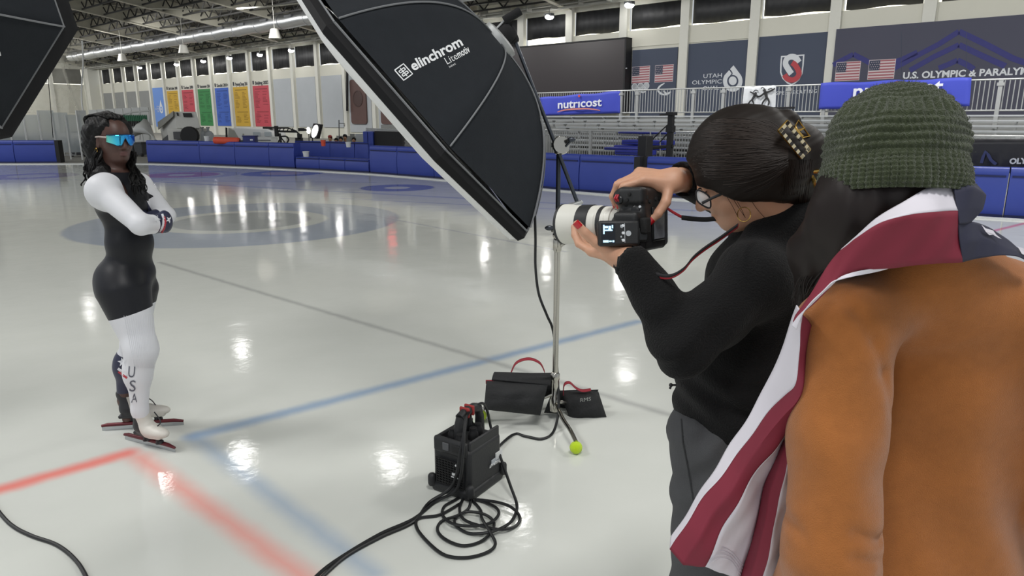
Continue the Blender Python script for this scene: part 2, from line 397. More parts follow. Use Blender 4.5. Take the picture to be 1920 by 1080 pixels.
# small flood lamps burning along the wall
FL = [(262, 127), (331, 121), (381, 115), (430, 109), (487, 103), (546, 95), (618, 87), (905, 50), (1030, 32), (1180, 10)]
for i, (x, y) in enumerate(FL):
    P = on_d(x, y, 34.9); s = 1.0
    t = thing('flood_lamp', ORD[i] + ' lit white flood lamp from the corner column, along the wall pipe', 'lamp', P, 'flood lamps along the wall')
    B = MB(); B.box(P + [0, 0, .12], (.5, .3, .16), [TW, NW, ZW]); B.build('lamp_body', 'grey_dark', t, smooth=False)
    B = MB(); B.ball(P, (.26, .2, .15), 12, 8); B.build('lamp_lens', 'lamp_glow', t)
    B = MB(); B.tube([P + [0, 0, .18], P + [0, 0, .6]], .03, 6); B.build('bracket', 'pipe_gray', t)
# ================================================================ LONG WALL: panels, banners, screen
def wpx(x, y, D): return on_d(x, y, D)
def wprint(pts, D, material, parent, name, th=.01):
    """flat print on the wall: polygon given where it stands on the plane D"""
    B = MB(); B.slab([wpx(x, y, D) for x, y in pts], -NW, th); return B.build(name, material, parent, smooth=False, recalc=True)
def wribbon(path, D, width, material, parent, name, closed=False, n=6, taper=None):
    P = smooth_path([wpx(x, y, D) for x, y in path], n, closed); L = len(P); a = []; b = []
    for i, p in enumerate(P):
        T = (P[(i + 1) % L] - P[i - 1]) if closed else (P[min(i + 1, L - 1)] - P[max(i - 1, 0)])
        T /= np.linalg.norm(T) + 1e-9; N = np.cross(T, NW); w = width / 2 * (1 if taper is None else taper(i / (L - 1)))
        a.append(p + N * w); b.append(p - N * w)
    B = MB(); B.grid([[p, q] for p, q in zip(a, b)], close_u=closed); return B.build(name, material, parent, smooth=False, solid=.012)
def wtext(body, x0, y0, x1, y1, capz, D, material, parent, **kw):
    o = wpx(x0, y0, D); e = wpx(x1, y1, D); w = np.linalg.norm((e - o)[:2])
    return text(body, capz / .70, o, e - o, ZW, material, parent, extrude=.004, width=w, **kw)
for k in list(range(-2, 2)) + [9, 10, 11, 12, 13, 14, 15, 16]:
    B = MB(); B.wbox(uk(k) + .45, uk(k + 1) - .45, DW - .1, DW, .95 if k < 12 else .6, 5.2 if k > 1 else 4.9)
    B.build('wall_panel', 'acoustic_dark' if k < 2 else 'acoustic', smooth=False, kind='structure')
mk('ban_sky', '#6a92d8', 0.7, var=.03); mk('ban_yellow', '#c9a233', 0.7, var=.04); mk('ban_red', '#bd4653', 0.7, var=.04)
mk('ban_green', '#348448', 0.7, var=.04); mk('ban_blue', '#3b62bd', 0.7, var=.04)
def darker(k, f): return tuple(v * f for v in M[k].node_tree.nodes['Principled BSDF'].inputs['Base Color'].default_value[:3]) + (1,)
for k in ('ban_yellow', 'ban_red', 'ban_green', 'ban_blue'): mk(k + '_ink', darker(k, .55), .7, var=0)
mk('ban_pale', '#9fc0a0', .7, var=0)
BN = [(2, 'ban_sky', None, 'pale blue wall banner with a white drop emblem'), (3, 'ban_yellow', 'Salt Lake 2002', 'yellow wall banner headed Salt Lake 2002, beside the pale blue one'),
      (4, 'ban_red', 'Torino 2006', 'red wall banner headed Torino 2006, partly behind the ice resurfacer'), (5, 'ban_green', 'Vancouver 2010', 'green wall banner headed Vancouver 2010'),
      (6, 'ban_blue', 'Sochi 2014', 'deep blue wall banner headed Sochi 2014'), (7, 'ban_yellow', 'PyeongChang 2018', 'yellow wall banner headed PyeongChang 2018, between blue and red'),
      (8, 'ban_red', 'Beijing 2022', 'red wall banner headed Beijing 2022, beside the bare grey panels')]
for k, mt, title, lab in BN:
    c = uk(k) + BAY / 2; h = 1.5; z0, z1 = (.75, 5.15) if title is None else (.95, 4.72)
    t = thing('wall_banner', lab, 'banner', wp(c, DW, z0), 'result banners on the long wall')
    B = MB(); B.wbox(c - h, c + h, DW - .06, DW, z0, z1); B.build('sheet', mt, t, smooth=False)
    if title:
        text(title, .42, wp(c - h + .45, DW - .03, 4.84), TW, ZW, 'print_dark', t, width=2.5, bold=.01)
        B = MB(); B.wbox(c - h + .02, c - h + .22, DW - .04, DW - .01, 4.86, 5.2); B.build('games_mark', 'print_dark', t, smooth=False)
        B = MB(); random.seed(k)
        B.wbox(c - 1.1, c + 1.1, DW - .075, DW - .06, 4.38, 4.47); B.wbox(c - 1.0, c + 1.1, DW - .075, DW - .06, 2.28, 2.36)
        for zz in list(np.arange(4.15, 2.6, -.13)) + list(np.arange(2.1, 1.2, -.13)):
            for uu in (-1.2, .25):
                if random.random() < .82: B.wbox(c + uu, c + uu + random.uniform(.4, .95), DW - .075, DW - .06, zz, zz + .055)
        o = B.build('lettering', mt + '_ink' if k != 5 else 'ban_green_ink', t, smooth=False); o['kind'] = 'stuff'
    else:
        cc = wp(c + .45, DW - .07, 2.75); r = .48
        def dp(rx, rz, a): return [cc + TW * (rx * math.cos(q)) + ZW * (rz * math.sin(q)) for q in a]
        ang = np.linspace(math.radians(140), math.radians(400), 22)
        B = MB(); B.slab([cc + ZW * 1.05] + [cc + TW * r * math.cos(q) + ZW * r * math.sin(q) for q in ang], -NW, .01); B.build('drop_emblem', 'print_white', t, smooth=False, recalc=True)
        B = MB(); B.lathe([(.27, 0), (.27, .02)], cc, -NW, 18); B.build('emblem_ring', 'ban_sky', t, smooth=False)
        B = MB(); B.lathe([(.16, 0), (.16, .03)], cc, -NW, 18); B.build('emblem_dot', 'print_white', t, smooth=False)
        for q, s in enumerate(('UTAH', 'OLYMPIC', 'OVAL')): text(s, .27, wp(c - .1, DW - .07, 2.95 - q * .27), TW, ZW, 'print_white', t, align='RIGHT')
# dark video screen
t = thing('video_screen', 'huge switched-off black video screen on the wall above the bleachers', 'screen', wp(-27.7, DW - .5, 2.2))
B = MB(); B.wbox(-32.16, -23.24, DW - .62, DW - .02, 2.0, 6.06); B.build('display', 'screen_black', t, smooth=False)
B = MB()
for a in ((-32.2, -32.1, 2.0, 6.1), (-23.3, -23.2, 2.0, 6.1)): B.wbox(a[0], a[1], DW - .66, DW - .02, a[2], a[3])
B.wbox(-32.2, -23.2, DW - .66, DW - .02, 6.04, 6.12); B.build('frame', 'rubber_black', t, smooth=False)
p = wpx(1174, 128, DW - .62); B = MB(); B.box(p, (.12, .02, .05), [TW, NW, ZW]); B.build('status_light', 'print_white', t, smooth=False)
# two leather-brown wall plaques behind the softbox
mk('brown_plaque', '#5d4440', .6, var=.1, scale=2); mk('brown_dark', '#4a3532', .6)
for i, (x0, x1) in enumerate(((661, 690), (717, 747))):
    u0, _ = wuz(x0, 190); u1, _ = wuz(x1, 190); c = (u0 + u1) / 2; h = (u1 - u0) / 2; cc = wp(c, DW - .12, 3.0)
    t = thing('wall_plaque', ['tall brown rounded plaque with a round medallion on the wall', 'second brown rounded plaque, nearly hidden by the big softbox'][i], 'plaque', cc)
    pts = []
    for sx, sz, a0 in ((1, 1, 0), (-1, 1, 90), (-1, -1, 180), (1, -1, 270)):
        for a in (0, 30, 60, 90): pts.append(cc + TW * (sx * (h - .25) + .25 * math.cos(math.radians(a0 + a))) + ZW * (sz * 1.5 + .25 * math.sin(math.radians(a0 + a))))
    B = MB(); B.slab(pts, -NW, .1); B.build('board', 'brown_plaque', t, recalc=True)
    B = MB(); B.lathe([(.62, 0), (.66, .13), (.58, .14), (.55, .11), (.001, .11)], cc + ZW * .25, -NW, 24); B.build('medallion', 'brown_dark', t)
t = thing('wall_flag_pole', 'thin dark pole standing against the wall beside the brown plaque', 'pole', wp(-52.3, DW - .4, 2))
B = MB(); B.tube([wpx(651, 208, DW - .4), wpx(651, 130, DW - .4)], .1, 8); B.build('pole', 'rubber_black', t)
# navy panels and their prints
def navy(u0, u1, z1, d0, material, lab, name='wall_sign'):
    t = thing(name, lab, 'sign', wp((u0 + u1) / 2, d0, .6)); B = MB(); B.wbox(u0, u1, d0, DW - .01, .6, z1); B.build('panel', material, t, smooth=False); return t
mk('flag_stripe_red', '#a3616a', .7, var=0); mk('flag_pale', '#cfc3c6', .7, var=0); mk('flag_canton', '#3b4156', .7, var=0)
def wall_flag(x0, y0, x1, y1, h, D, parent):
    """printed flag: white sheet with red stripes, canton and stars"""
    A = wpx(x0, y0, D); E = wpx(x1, y1, D); e = E - A; w = np.linalg.norm(e); e = e / w; B = MB()
    def q(a, b, c, d, off, mi): B.slab([A + e * (w * a) + ZW * (h * c), A + e * (w * b) + ZW * (h * c), A + e * (w * b) + ZW * (h * d), A + e * (w * a) + ZW * (h * d)], -NW, off, mi)
    q(-.02, 1.02, -.03, 1.03, .01, 1)
    for i in range(0, 13, 2): q(0, 1, i / 13, (i + 1) / 13, .014, 0)
    q(0, .42, 6 / 13, 1, .018, 2)
    for r in range(4):
        for c in range(5 - r % 2):
            B.slab([A + e * (w * (.05 + c * .085 + (r % 2) * .04) + .018 * math.cos(a) * w) + ZW * (h * (.54 + r * .12) + .018 * w * math.sin(a)) for a in np.linspace(0, 2 * math.pi, 5, False)], -NW, .022, 1)
    return B.build('printed_flag', ['flag_stripe_red', 'flag_pale', 'flag_canton'], parent, smooth=False, recalc=True)
DN = DW - .07
t = navy(-23.15, -20.28, 5.45, DN, 'navy_panel', 'dark navy wall panel printed with two small flags and rings, next to the video screen')
wall_flag(1185, 156, 1217, 154, .86, DN, t); wall_flag(1228, 154, 1261, 152, .86, DN, t)
for i, (x, y) in enumerate(((1190, 163), (1201, 162), (1212, 161), (1195, 169), (1206, 168))):
    c = wpx(x, y, DN); B = MB(); B.lathe([(.155, 0), (.195, 0), (.195, .02), (.155, .02), (.155, 0)], c, -NW, 20); B.build('printed_ring', 'print_white', t, smooth=False)
for k in range(2):
    wribbon([(1246 - k * 2, 156), (1237, 162), (1234, 169), (1240, 176), (1250, 178)][:: 1] if k == 0 else [(1244, 170), (1250, 176), (1258, 172)], DN, .12, 'print_white', t, 'printed_swoosh', taper=lambda s: .4 + .6 * math.sin(math.pi * s))
t = navy(-19.86, -16.1, 5.56, DN, 'navy_panel', 'dark navy wall panel with three lines of lettering beside a white drop emblem')
wtext('UTAH', 1318, 146.5, 1352.5, 144.8, .21, DN, 'print_white', t); wtext('OLYMPIC', 1297, 158.7, 1352.5, 156.3, .21, DN, 'print_white', t); wtext('OVAL', 1317, 169.6, 1347.5, 168, .21, DN, 'print_white', t)
out = [(1375.5, 122.5)]
for a in np.linspace(35, -215, 26): out.append((1374 + 18.3 * math.cos(math.radians(a)), 152 - 20 * math.sin(math.radians(a))))
wprint(out, DN, 'print_white', t, 'drop_emblem')
wprint([(1374 + 10.5 * math.cos(a), 152 - 11.5 * math.sin(a)) for a in np.linspace(0, 6.28, 24, False)], DN - .012, 'navy_panel', t, 'emblem_ring')
wprint([(1374 + 7.4 * math.cos(a), 151.5 - 8.2 * math.sin(a)) for a in np.linspace(0, 6.28, 24, False)], DN - .024, 'print_white', t, 'emblem_dot')
wribbon([(1367, 129.5), (1370, 133), (1372.5, 138), (1369, 143)], DN - .014, .06, 'navy_panel', t, 'emblem_slit')
t = navy(-15.9, -12.36, 5.64, DN, 'navy_panel', 'dark navy wall panel with a shield emblem holding a white and red letter S')
sh = [(1464.5, 105), (1508.5, 102), (1507, 122), (1505, 138), (1499, 150), (1490, 157.5), (1484, 160), (1476, 156.5), (1467, 147.5), (1462.5, 136), (1463, 120)]
wprint(sh, DN, 'print_white', t, 'shield_outline')
wprint([(1485 + (x - 1485) * .87, 130 + (y - 130) * .9) for x, y in sh], DN - .012, 'navy_panel', t, 'shield_field')
wribbon([(1498, 117), (1492, 108.5), (1483, 106.5), (1475, 111), (1473, 120), (1477, 128), (1484, 138.5)], DN - .03, .27, 'print_white', t, 'letter_half')
wribbon([(1485, 117.5), (1490, 121), (1496, 130), (1498, 139), (1493, 147), (1484, 150), (1475, 146.5), (1471, 140)], DN - .045, .25, 'print_red', t, 'letter_half')
wtext('SPEEDSKATING', 1455, 178, 1531, 174, .17, DN, 'print_white', t, space=1.25)
D2 = DW - .3
t = navy(-12.0, 9.5, 5.7, D2, 'navy_panel2', 'very wide dark wall panel with faint violet peaks above white capital lettering')
for pk in ([(1562, 122), (1582, 111), (1600, 102), (1620, 112), (1650, 128)], [(1666, 134), (1720, 104), (1760, 83), (1798, 59), (1850, 84), (1900, 110), (1935, 122)], [(1706, 132), (1750, 107), (1798, 84), (1840, 104), (1885, 124)], [(1760, 128), (1780, 120), (1795, 113), (1812, 121), (1826, 130)], [(1640, 128), (1690, 112), (1720, 98)]):
    for a, b2 in zip(pk[:-1], pk[1:]): wribbon([a, b2], D2, .22, 'purple_print', t, 'printed_peak', n=1)
wall_flag(1566, 151.5, 1610, 149.5, .80, D2, t); wall_flag(1627, 148.5, 1675, 146.5, .80, D2, t)
for i in range(2):
    x = 1690 + i * 122; B = MB(); a, b2 = wpx(x, 60, D2), wpx(x, 180, D2); B.tube([a, b2], .012, 4); B.build('panel_joint', 'navy_panel', t)
wtext('U.S. OLYMPIC & PARALYMPIC', 1692, 147.5, 1962, 138, .27, D2, 'print_white', t, bold=.012)
# hidden behind the softbox but mirrored in the ice: red lit clock
t = thing('digital_clock', 'red lit digital clock board on the far wall, mirrored in the ice', 'clock', wp(-45, DW - .3, 4))
u, z = wuz(737, 455, DW - .3); mk('red_glow', (1, .03, .04, 1), .4, var=0, em=2.2)
B = MB(); B.wbox(u - .62, u + .62, DW - .34, DW - .05, -z - .75, -z + .75); B.build('housing', 'rubber_black', t, smooth=False)
B = MB(); B.wbox(u - .5, u + .5, DW - .37, DW - .34, -z - .55, -z + .55); B.build('lit_panel', 'red_glow', t, smooth=False)
# ================================================================ PADS round the rink
PADH = .87
def pad(A, Bp, h, lab, th=.3, group='blue crash pads round the rink', sm=.83, end=None, z0=0.0):
    A = np.array([A[0], A[1], z0]); Bp = np.array([Bp[0], Bp[1], z0]); e = Bp - A; L = np.linalg.norm(e); e /= L; n = np.array([-e[1], e[0], 0.])
    if n @ (A - _O) < 0: n = -n
    t = thing('crash_pad', lab, 'pad', (A + Bp) / 2 + n * th / 2, group)
    B = MB(); prof = [(0, .02), (-.015, .08), (-.03, .35), (-.022, .62), (0, sm - .03), (.004, sm), (-.012, sm + .05), (0, .97), (.04, 1.0), (th - .04, 1.0), (th, .95), (th, .02)]
    nx = max(4, int(L / .35)); G = []
    for i in range(nx + 1):
        f = i / nx; G.append([A + e * (L * f + (.012 if i == 0 else -.012 if i == nx else 0)) + n * (a + (.012 * math.sin(f * 9 + L * 7) if .1 < b < .7 and 0 < i < nx else 0)) + ZW * (b * h) for a, b in prof])
    B.grid(G); b = len(prof); base = len(B.v) - (nx + 1) * b
    B.add(G[0], [tuple(range(b))]); B.add(G[-1], [tuple(range(b - 1, -1, -1))])
    B.build('cover', 'pad_blue', t, angle=50, recalc=True)
    B = MB(); c = (A + Bp) / 2; B.box(c + n * -.004 + ZW * (h * sm), (L * .93, .03, .028), [e, n, ZW]); B.build('seam', 'pad_seam', t, smooth=False)
    B = MB(); B.box(c + n * .02 + ZW * .03, (L * .99, .08, .06), [e, n, ZW]); B.build('skirt', 'pad_seam', t, smooth=False)
    if end is not None:
        q = A if end < 0 else Bp; B = MB(); B.box(q + e * (.06 * end) + n * .15 + ZW * h * .5, (.14, .34, h * .99), [e, n, ZW]); B.build('end_cap', 'rubber_black', t, smooth=False)
    return t
def padp(x0, y0, x1, y1, lab, **kw): return pad(gnd(x0, y0), gnd(x1, y1), kw.pop('h', PADH), lab, **kw)
padp(-70, 306, 30, 306, 'blue crash pad at the left end, below the small softbox'); padp(30, 306, 108, 305.5, 'blue crash pad with a black end cap beside the gap', end=1)
padp(278, 305.5, 377, 308.5, 'blue crash pad right after the gap, below the ice resurfacer'); padp(377, 308.5, 443, 311.5, 'blue crash pad below the orange roll'); padp(443, 311.5, 507, 314, 'blue crash pad below the white vehicle')
padp(507, 314, 554, 316.5, 'blue crash pad below the camera crane, beside the recessed seats')
for i, (x0, y0, x1, y1) in enumerate(((556, 317, 600, 319), (600, 319, 648, 322), (648, 322, 693, 324.5))):
    t = padp(x0, y0, x1, y1, ['low blue pad in front of the white bucket', 'low blue pad in the middle of the seat recess', 'low blue pad beside the tall dark end of the recess'][i], h=.42, th=.5, sm=.88, group='low pads of the seat recess')
for i, (x0, y0, x1, y1) in enumerate(((556, 310, 621, 312), (621, 312, 667, 315), (667, 315, 693, 316.5))):
    padp(x0, y0, x1, y1, ['blue back pad behind the white bucket', 'blue back pad in the middle of the seat recess', 'narrow blue back pad at the end of the seat recess'][i], h=.87, sm=.98, group='back pads of the seat recess', th=.2)
padp(695, 325, 746, 329, 'blue crash pad with a small white spot, left of the big softbox'); padp(746, 329, 815, 334.5, 'blue crash pad cut by the lower edge of the big softbox')
padp(815, 334.5, 900, 342, 'blue crash pad behind the big softbox, hidden first'); padp(900, 342, 985, 350, 'blue crash pad behind the big softbox, hidden second')
padp(985, 350, 1086, 359.5, 'blue crash pad behind the light stand pole'); padp(1086, 359.5, 1188, 367, 'blue crash pad with a sloping wrinkled top, left of the black gap', end=1)
padp(1210, 367, 1300, 373, 'blue crash pad right of the black gap, behind the raised hand', end=-1); padp(1300, 373, 1420, 380.5, 'blue crash pad hidden behind the photographer'); padp(1420, 380.5, 1560, 389.5, 'blue crash pad behind the hair clip')
padp(1560, 389.5, 1720, 399, 'blue crash pad behind the green beanie'); padp(1720, 399, 1880, 409, 'blue crash pad right of the green beanie'); padp(1880, 409, 2060, 420, 'blue crash pad cut by the right edge of the picture')
t = thing('pad_rivet', 'tiny white spot stuck on the blue pad', 'sticker', gnd(733, 325)); B = MB(); g = gnd(733, 325); B.ball(g + (0, -.06, .45) , .025, 8, 6); B.build('sticker', 'print_white', t)
P = smooth_path([gnd(x, y + 2.5) for x, y in ((-70, 306), (108, 305.5), (278, 305.5), (443, 311.5), (556, 317), (693, 324.5), (815, 334.5), (985, 350), (1188, 367), (1420, 380.5), (1720, 399), (2060, 420))], 4)
B = MB(); G = []
for p in P: G.append([p + np.array([0, -.10, 0]), p + np.array([0, -.10, .025]), p + np.array([0, .02, .03])])
B.grid(G); B.build('trim_80', 'white_plastic', kind='structure', smooth=False)
# darker dry floor behind the boards
B = MB(); P2 = [p + np.array([0, .10, .012]) for p in P]
B.grid([[p, p + np.array([p[0] * .25, p[1] * .25 + 4, 0]), p + np.array([p[0] * 3.5, p[1] * 3.2, 0])] for p in P2]); B.build('floor_apron', 'concrete', kind='structure', smooth=False)
# ================================================================ BLEACHERS AND RAILS (right)
def simple(name, lab, cat, base, group=None): return thing(name, lab, cat, base, group)
# upper guard rail
DR = 28.0
ul, _ = wuz(1000, 190, DR); ur, _ = wuz(2000, 190, DR); zt_ = wuz(1400, 163, DR)[1]; zb_ = wuz(1400, 210, DR)[1]
t = thing('guard_rail', 'long galvanised guard rail with thin upright bars along the top of the bleachers', 'railing', wp((ul + ur) / 2, DR, zb_))
B = MB(); B.tube([wp(ul, DR, zt_), wp(ur, DR, zt_)], .03, 8); B.build('top_rail', 'galv', t)
B = MB(); B.tube([wp(ul, DR, zb_), wp(ur, DR, zb_)], .028, 8); B.build('bottom_rail', 'galv', t)
mb = MB(); mb.tube([(0, 0, zb_), (0, 0, zt_)], .016, 5, caps=False); first = None
for u in np.arange(ul, ur, .135):
    if first is None:
        first = mb.build('upright_bar', 'galv', t); bar_me = first.data; first.location = tuple(wp(u, DR, 0))
    else:
        o = bpy.data.objects.new('upright_bar', bar_me); COL.objects.link(o); o.parent = t; o.matrix_parent_inverse = first.matrix_parent_inverse; o.location = tuple(wp(u, DR, 0))
for x in (1165, 1195, 1300, 1356, 1478, 1546, 1640, 1872):
    u, _ = wuz(x, 190, DR); B = MB(); B.wbox(u - .06, u + .06, DR - .06, DR + .02, zb_ - .55, zt_ - .03); B.wbox(u - .1, u + .1, DR - .08, DR + .03, zt_ - .2, zt_ - .1); B.build('post', 'galv', t, smooth=False)
def rail_banner(pts, D, material, lab, group=None):
    """pts: top left, top right, bottom right, bottom left as seen; hung in soft ripples"""
    A, Bt, C, E = [wpx(x, y, D) for x, y in pts]
    t = thing('rail_banner', lab, 'banner', (C + E) / 2, group); G = []; n = 28; mrow = 8
    for j in range(mrow + 1):
        s = j / mrow; row = []
        for i in range(n + 1):
            q = i / n; p = (A * (1 - q) + Bt * q) * (1 - s) + (E * (1 - q) + C * q) * s
            row.append(p - NW * (.03 + .03 * s * math.sin(q * 17 + s * 2) + .012 * math.sin(q * 41 + 3 * s)) + ZW * (.02 * math.sin(q * math.pi * 5) * (1 - s)))
        G.append(row)
    B = MB(); B.grid(G); B.build('cloth', material, t, angle=80, solid=.012)
    return t
mk('swoosh', '#d98a80', .6, var=0); mk('dot_red', '#d9564a', .6, var=0); mk('letter_white', '#eef0f8', .6, var=0)
DB = DR - .05; DL = DR - .14
t = rail_banner([(1013, 183), (1163, 171), (1163, 212), (1020, 217)], DB, 'banner_blue', 'blue banner with white lettering on the rail below the dark video screen', 'blue lettered rail banners')
o = wpx(1045, 203.5, DL); e = wpx(1127, 198.5, DL)
text('nutr\u0131cost', .54, o, e - o, ZW, 'letter_white', t, extrude=.004, width=np.linalg.norm(e - o), bold=.010)
c = wpx(1086, 180, DL); B = MB(); B.lathe([(.062, 0), (.062, .01)], c, -NW, 14); B.build('letter_dot', 'dot_red', t)
wribbon([(1045, 210), (1060, 206), (1085, 204), (1105, 204), (1125, 207)], DL, .075, 'swoosh', t, 'swoosh', taper=lambda s: .45 + .55 * math.sin(math.pi * s))
t = rail_banner([(1540, 156), (1822, 145.5), (1818, 199), (1536, 205)], DB, 'banner_blue', 'blue lettered banner on the rail, half hidden behind the green beanie', 'blue lettered rail banners')
o = wpx(1597, 184.5, DL); e = wpx(1765, 176, DL)
text('nutr\u0131cost', .72, o, e - o, ZW, 'letter_white', t, extrude=.004, width=np.linalg.norm(e - o), bold=.014)
c = wpx(1681, 157, DL); B = MB(); B.lathe([(.08, 0), (.08, .01)], c, -NW, 14); B.build('letter_dot', 'dot_red', t)
wribbon([(1597, 193), (1640, 188), (1690, 185.5), (1740, 186), (1765, 189)], DL, .09, 'swoosh', t, 'swoosh', taper=lambda s: .45 + .55 * math.sin(math.pi * s))
mk('cloth_white', '#dfe2e6', .7); mk('ink_black', '#2e2e30', .7, var=0); mk('ink_ice', '#9fb6dc', .7, var=0)
t = rail_banner([(1396, 163), (1456, 160.5), (1454, 206), (1392, 208)], DB, 'cloth_white', 'white rail banner printed with two black skating figures')
def fig(paths, w, mt, nm):
    for p in paths: wribbon(p, DL, w, mt, t, nm, taper=lambda s: 1.0 - .35 * s)
fig([[(1434, 172), (1436, 178), (1438, 185)]], .13, 'ink_black', 'printed_skater'); fig([[(1437, 184), (1431, 191), (1428, 198)], [(1439, 184), (1442, 191), (1440, 198)], [(1434, 174), (1444, 171), (1453, 166)], [(1433, 175), (1426, 180), (1419, 182)]], .075, 'ink_black', 'printed_skater')
fig([[(1416, 178), (1412, 184), (1409, 189)]], .11, 'ink_black', 'printed_skater'); fig([[(1410, 188), (1413, 194), (1409, 199)], [(1408, 188), (1403, 195), (1400, 201)], [(1416, 179), (1412, 175), (1406, 172)], [(1416, 179), (1423, 181), (1428, 180)]], .065, 'ink_black', 'printed_skater')
for x, y in ((1433.5, 169.5), (1416.5, 175.5)): B = MB(); B.lathe([(.06, 0), (.06, .01)], wpx(x, y, DL), -NW, 12); B.build('printed_skater', 'ink_black', t)
fig([[(1412, 173), (1417, 169), (1422, 171)], [(1427, 166), (1430, 164), (1434, 167)], [(1440, 168), (1446, 166), (1450, 169)]], .045, 'grey_dark', 'printed_bird')
for k in range(3): wribbon([(1401 + k * 5, 203), (1412, 199.5 + k * 1.2), (1425, 198.5 + k * 1.4), (1440, 200 + k), (1448 - k * 4, 203)], DL, .05, 'ink_ice', t, 'printed_ice')
t = thing('camera_boom', 'thin black horizontal boom pole crossing below the white rail banner', 'pole', wpx(1430, 203, 26)); B = MB(); B.tube([wpx(1372, 204.5, 26), wpx(1490, 202, 26)], .035, 6); B.build('pole', 'rubber_black', t)
# aluminium benches, five rows
t = thing('bleachers', 'rows of bare aluminium bleacher benches behind the blue pads', 'bleachers', wp(-15, 24, 0))
rows = [(27, 217), (26, 224), (25, 231.5), (24, 239), (23, 246.5), (22.4, 256), (22.0, 265), (21.7, 275), (21.4, 284)]
for i, (D, y) in enumerate(rows):
    u0, _ = wuz([1005, 1010, 1016, 1046, 1052, 1040, 1044, 1050, 1055][i], y, D); u1, _ = wuz(2000, y, D); z = wuz(1250, y, D)[1]
    B = MB(); B.wbox(u0, u1, D - .15, D + .13, z - .05, z); B.build('bench_plank', 'aluminium', t, smooth=False)
    B = MB(); B.wbox(u0 + .2, u1, D + .3, D + .55, z - .26, z - .22); B.build('foot_plank', 'galv', t, smooth=False)
    for u in np.arange(u0 + .5 + .4 * (i % 3), u1, 1.75):
        B = MB(); B.wbox(u - .03, u + .03, D - .03, D + .03, z - .32, z - .04); B.wbox(u - .03, u + .03, D - .14, D + .1, z - .1, z - .05); B.build('bench_leg', 'galv', t, smooth=False)
B = MB()
for D in (22, 25, 27.5): B.wbox(-33, 12, D + .6, D + .66, .2, [.8, 1.35, 1.75][[22, 25, 27.5].index(D)])
B.build('riser', 'acoustic_dark', t, smooth=False)
# lower fence
DF = 20.6
ul, _ = wuz(1022, 260, DF); ur, _ = wuz(1960, 260, DF); zt2 = wuz(1250, 247, DF)[1]
t = thing('lower_fence', 'low aluminium fence of closely set bars in front of the bleachers', 'fence', wp((ul + ur) / 2, DF, 0))
B = MB(); B.tube([wp(ul, DF, zt2), wp(ur, DF, zt2)], .03, 6); B.build('top_rail', 'galv', t)
B = MB()
for z in (zt2 - .16, .15): B.tube([wp(ul, DF, z), wp(ur, DF, z)], .018, 6)
B.build('cross_rail', 'galv', t)
B = MB()
for u in np.arange(ul, ur, .1): B.tube([wp(u, DF, 0), wp(u, DF, zt2)], .013, 4, caps=False)
B.build('fence_bar', 'galv', t, kind='stuff')
for u in np.arange(ul, ur, 2.05): B = MB(); B.wbox(u - .05, u + .05, DF - .05, DF + .05, 0, zt2); B.build('post', 'galv', t, smooth=False)
# pile of blue mats
mk('mat_blue', '#28349b', .45)
for i, (x0, x1, y0, y1, D) in enumerate(((1158, 1250, 247, 250.5, 20.4), (1165, 1248, 262, 271, 19.6), (1150, 1240, 272, 279, 19.5), (1132, 1200, 276, 281, 19.0), (1152, 1212, 281, 290, 18.9))):
    a, b2 = wpx(x0, (y0 + y1) / 2, D), wpx(x1, (y0 + y1) / 2, D); zt3 = wuz(x0, y0, D)[1]; zb3 = wuz(x0, y1, D)[1]; u0, u1 = a @ TW, b2 @ TW
    t = thing('folded_mat', ['topmost blue mat, a thin slab on the fence top', 'long blue mat under the thin slab', 'blue mat in the middle of the pile', 'short blue mat sticking out to the left', 'thick blue mat at the bottom of the pile'][i], 'mat', (a + b2) / 2, 'blue mats behind the black gap')
    B = MB(); B.wbox(u0, u1, D, D + .6, zb3, zt3); B.build('mat', 'mat_blue', t, bevel=.03)
    B = MB(); B.wbox(u0 + .05, u1 - .05, D - .01, D, (zb3 + zt3) / 2 - .008, (zb3 + zt3) / 2 + .008); B.build('seam', 'pad_seam', t, smooth=False)
# black timing-camera post
D = 18.2
t = thing('equipment_post', 'black square equipment post with a clamp arm and diagonal brace', 'post', wpx(1257, 292, D))
B = MB(); u, z = wuz(1257, 250, D); zt4 = wuz(1257, 210, D)[1]; B.wbox(u - .07, u + .07, D - .07, D + .07, 0, zt4); B.build('column', 'rubber_black', t, smooth=False)
B = MB(); B.wbox(u - .11, u + .12, D - .12, D + .12, zt4 - .09, zt4 + .0); B.wbox(u - .1, u + .1, D - .1, D + .1, zt4 - .55, zt4 - .38); B.build('clamp', 'rubber_black', t, smooth=False)
B = MB(); B.tube([wpx(1237, 215.5, D), wpx(1262, 214, D)], .025, 6); B.build('upper_arm', 'rubber_black', t)
B = MB(); B.tube([wpx(1222, 277, D), wpx(1262, 274, D)], .05, 6); B.build('lower_arm', 'rubber_black', t)
B = MB(); B.tube(smooth_path([wpx(1252, 234, D), wpx(1235, 250, D), wpx(1222, 264, D), wpx(1222, 278, D)], 5), .02, 6); B.build('brace', 'rubber_black', t)
B = MB(); B.tube([wpx(1252, 250, D), wpx(1236, 268, D)], .02, 6); B.build('brace', 'rubber_black', t)
for x in (1219.5, 1238): B = MB(); B.tube([wpx(x, 246, D), wpx(x, 292, D)], .016, 6); B.build('thin_rod', 'galv', t)
t = thing('dark_locker', 'narrow black upright cabinet standing in the gap between blue pads', 'cabinet', gnd(1207, 366)); P = gnd(1207, 364) + np.array([.1, .6, 0])
B = MB(); B.box(P + ZW * .65, (.24, .3, 1.3), [TW, NW, ZW]); B.build('body', 'rubber_black', t, bevel=.02)
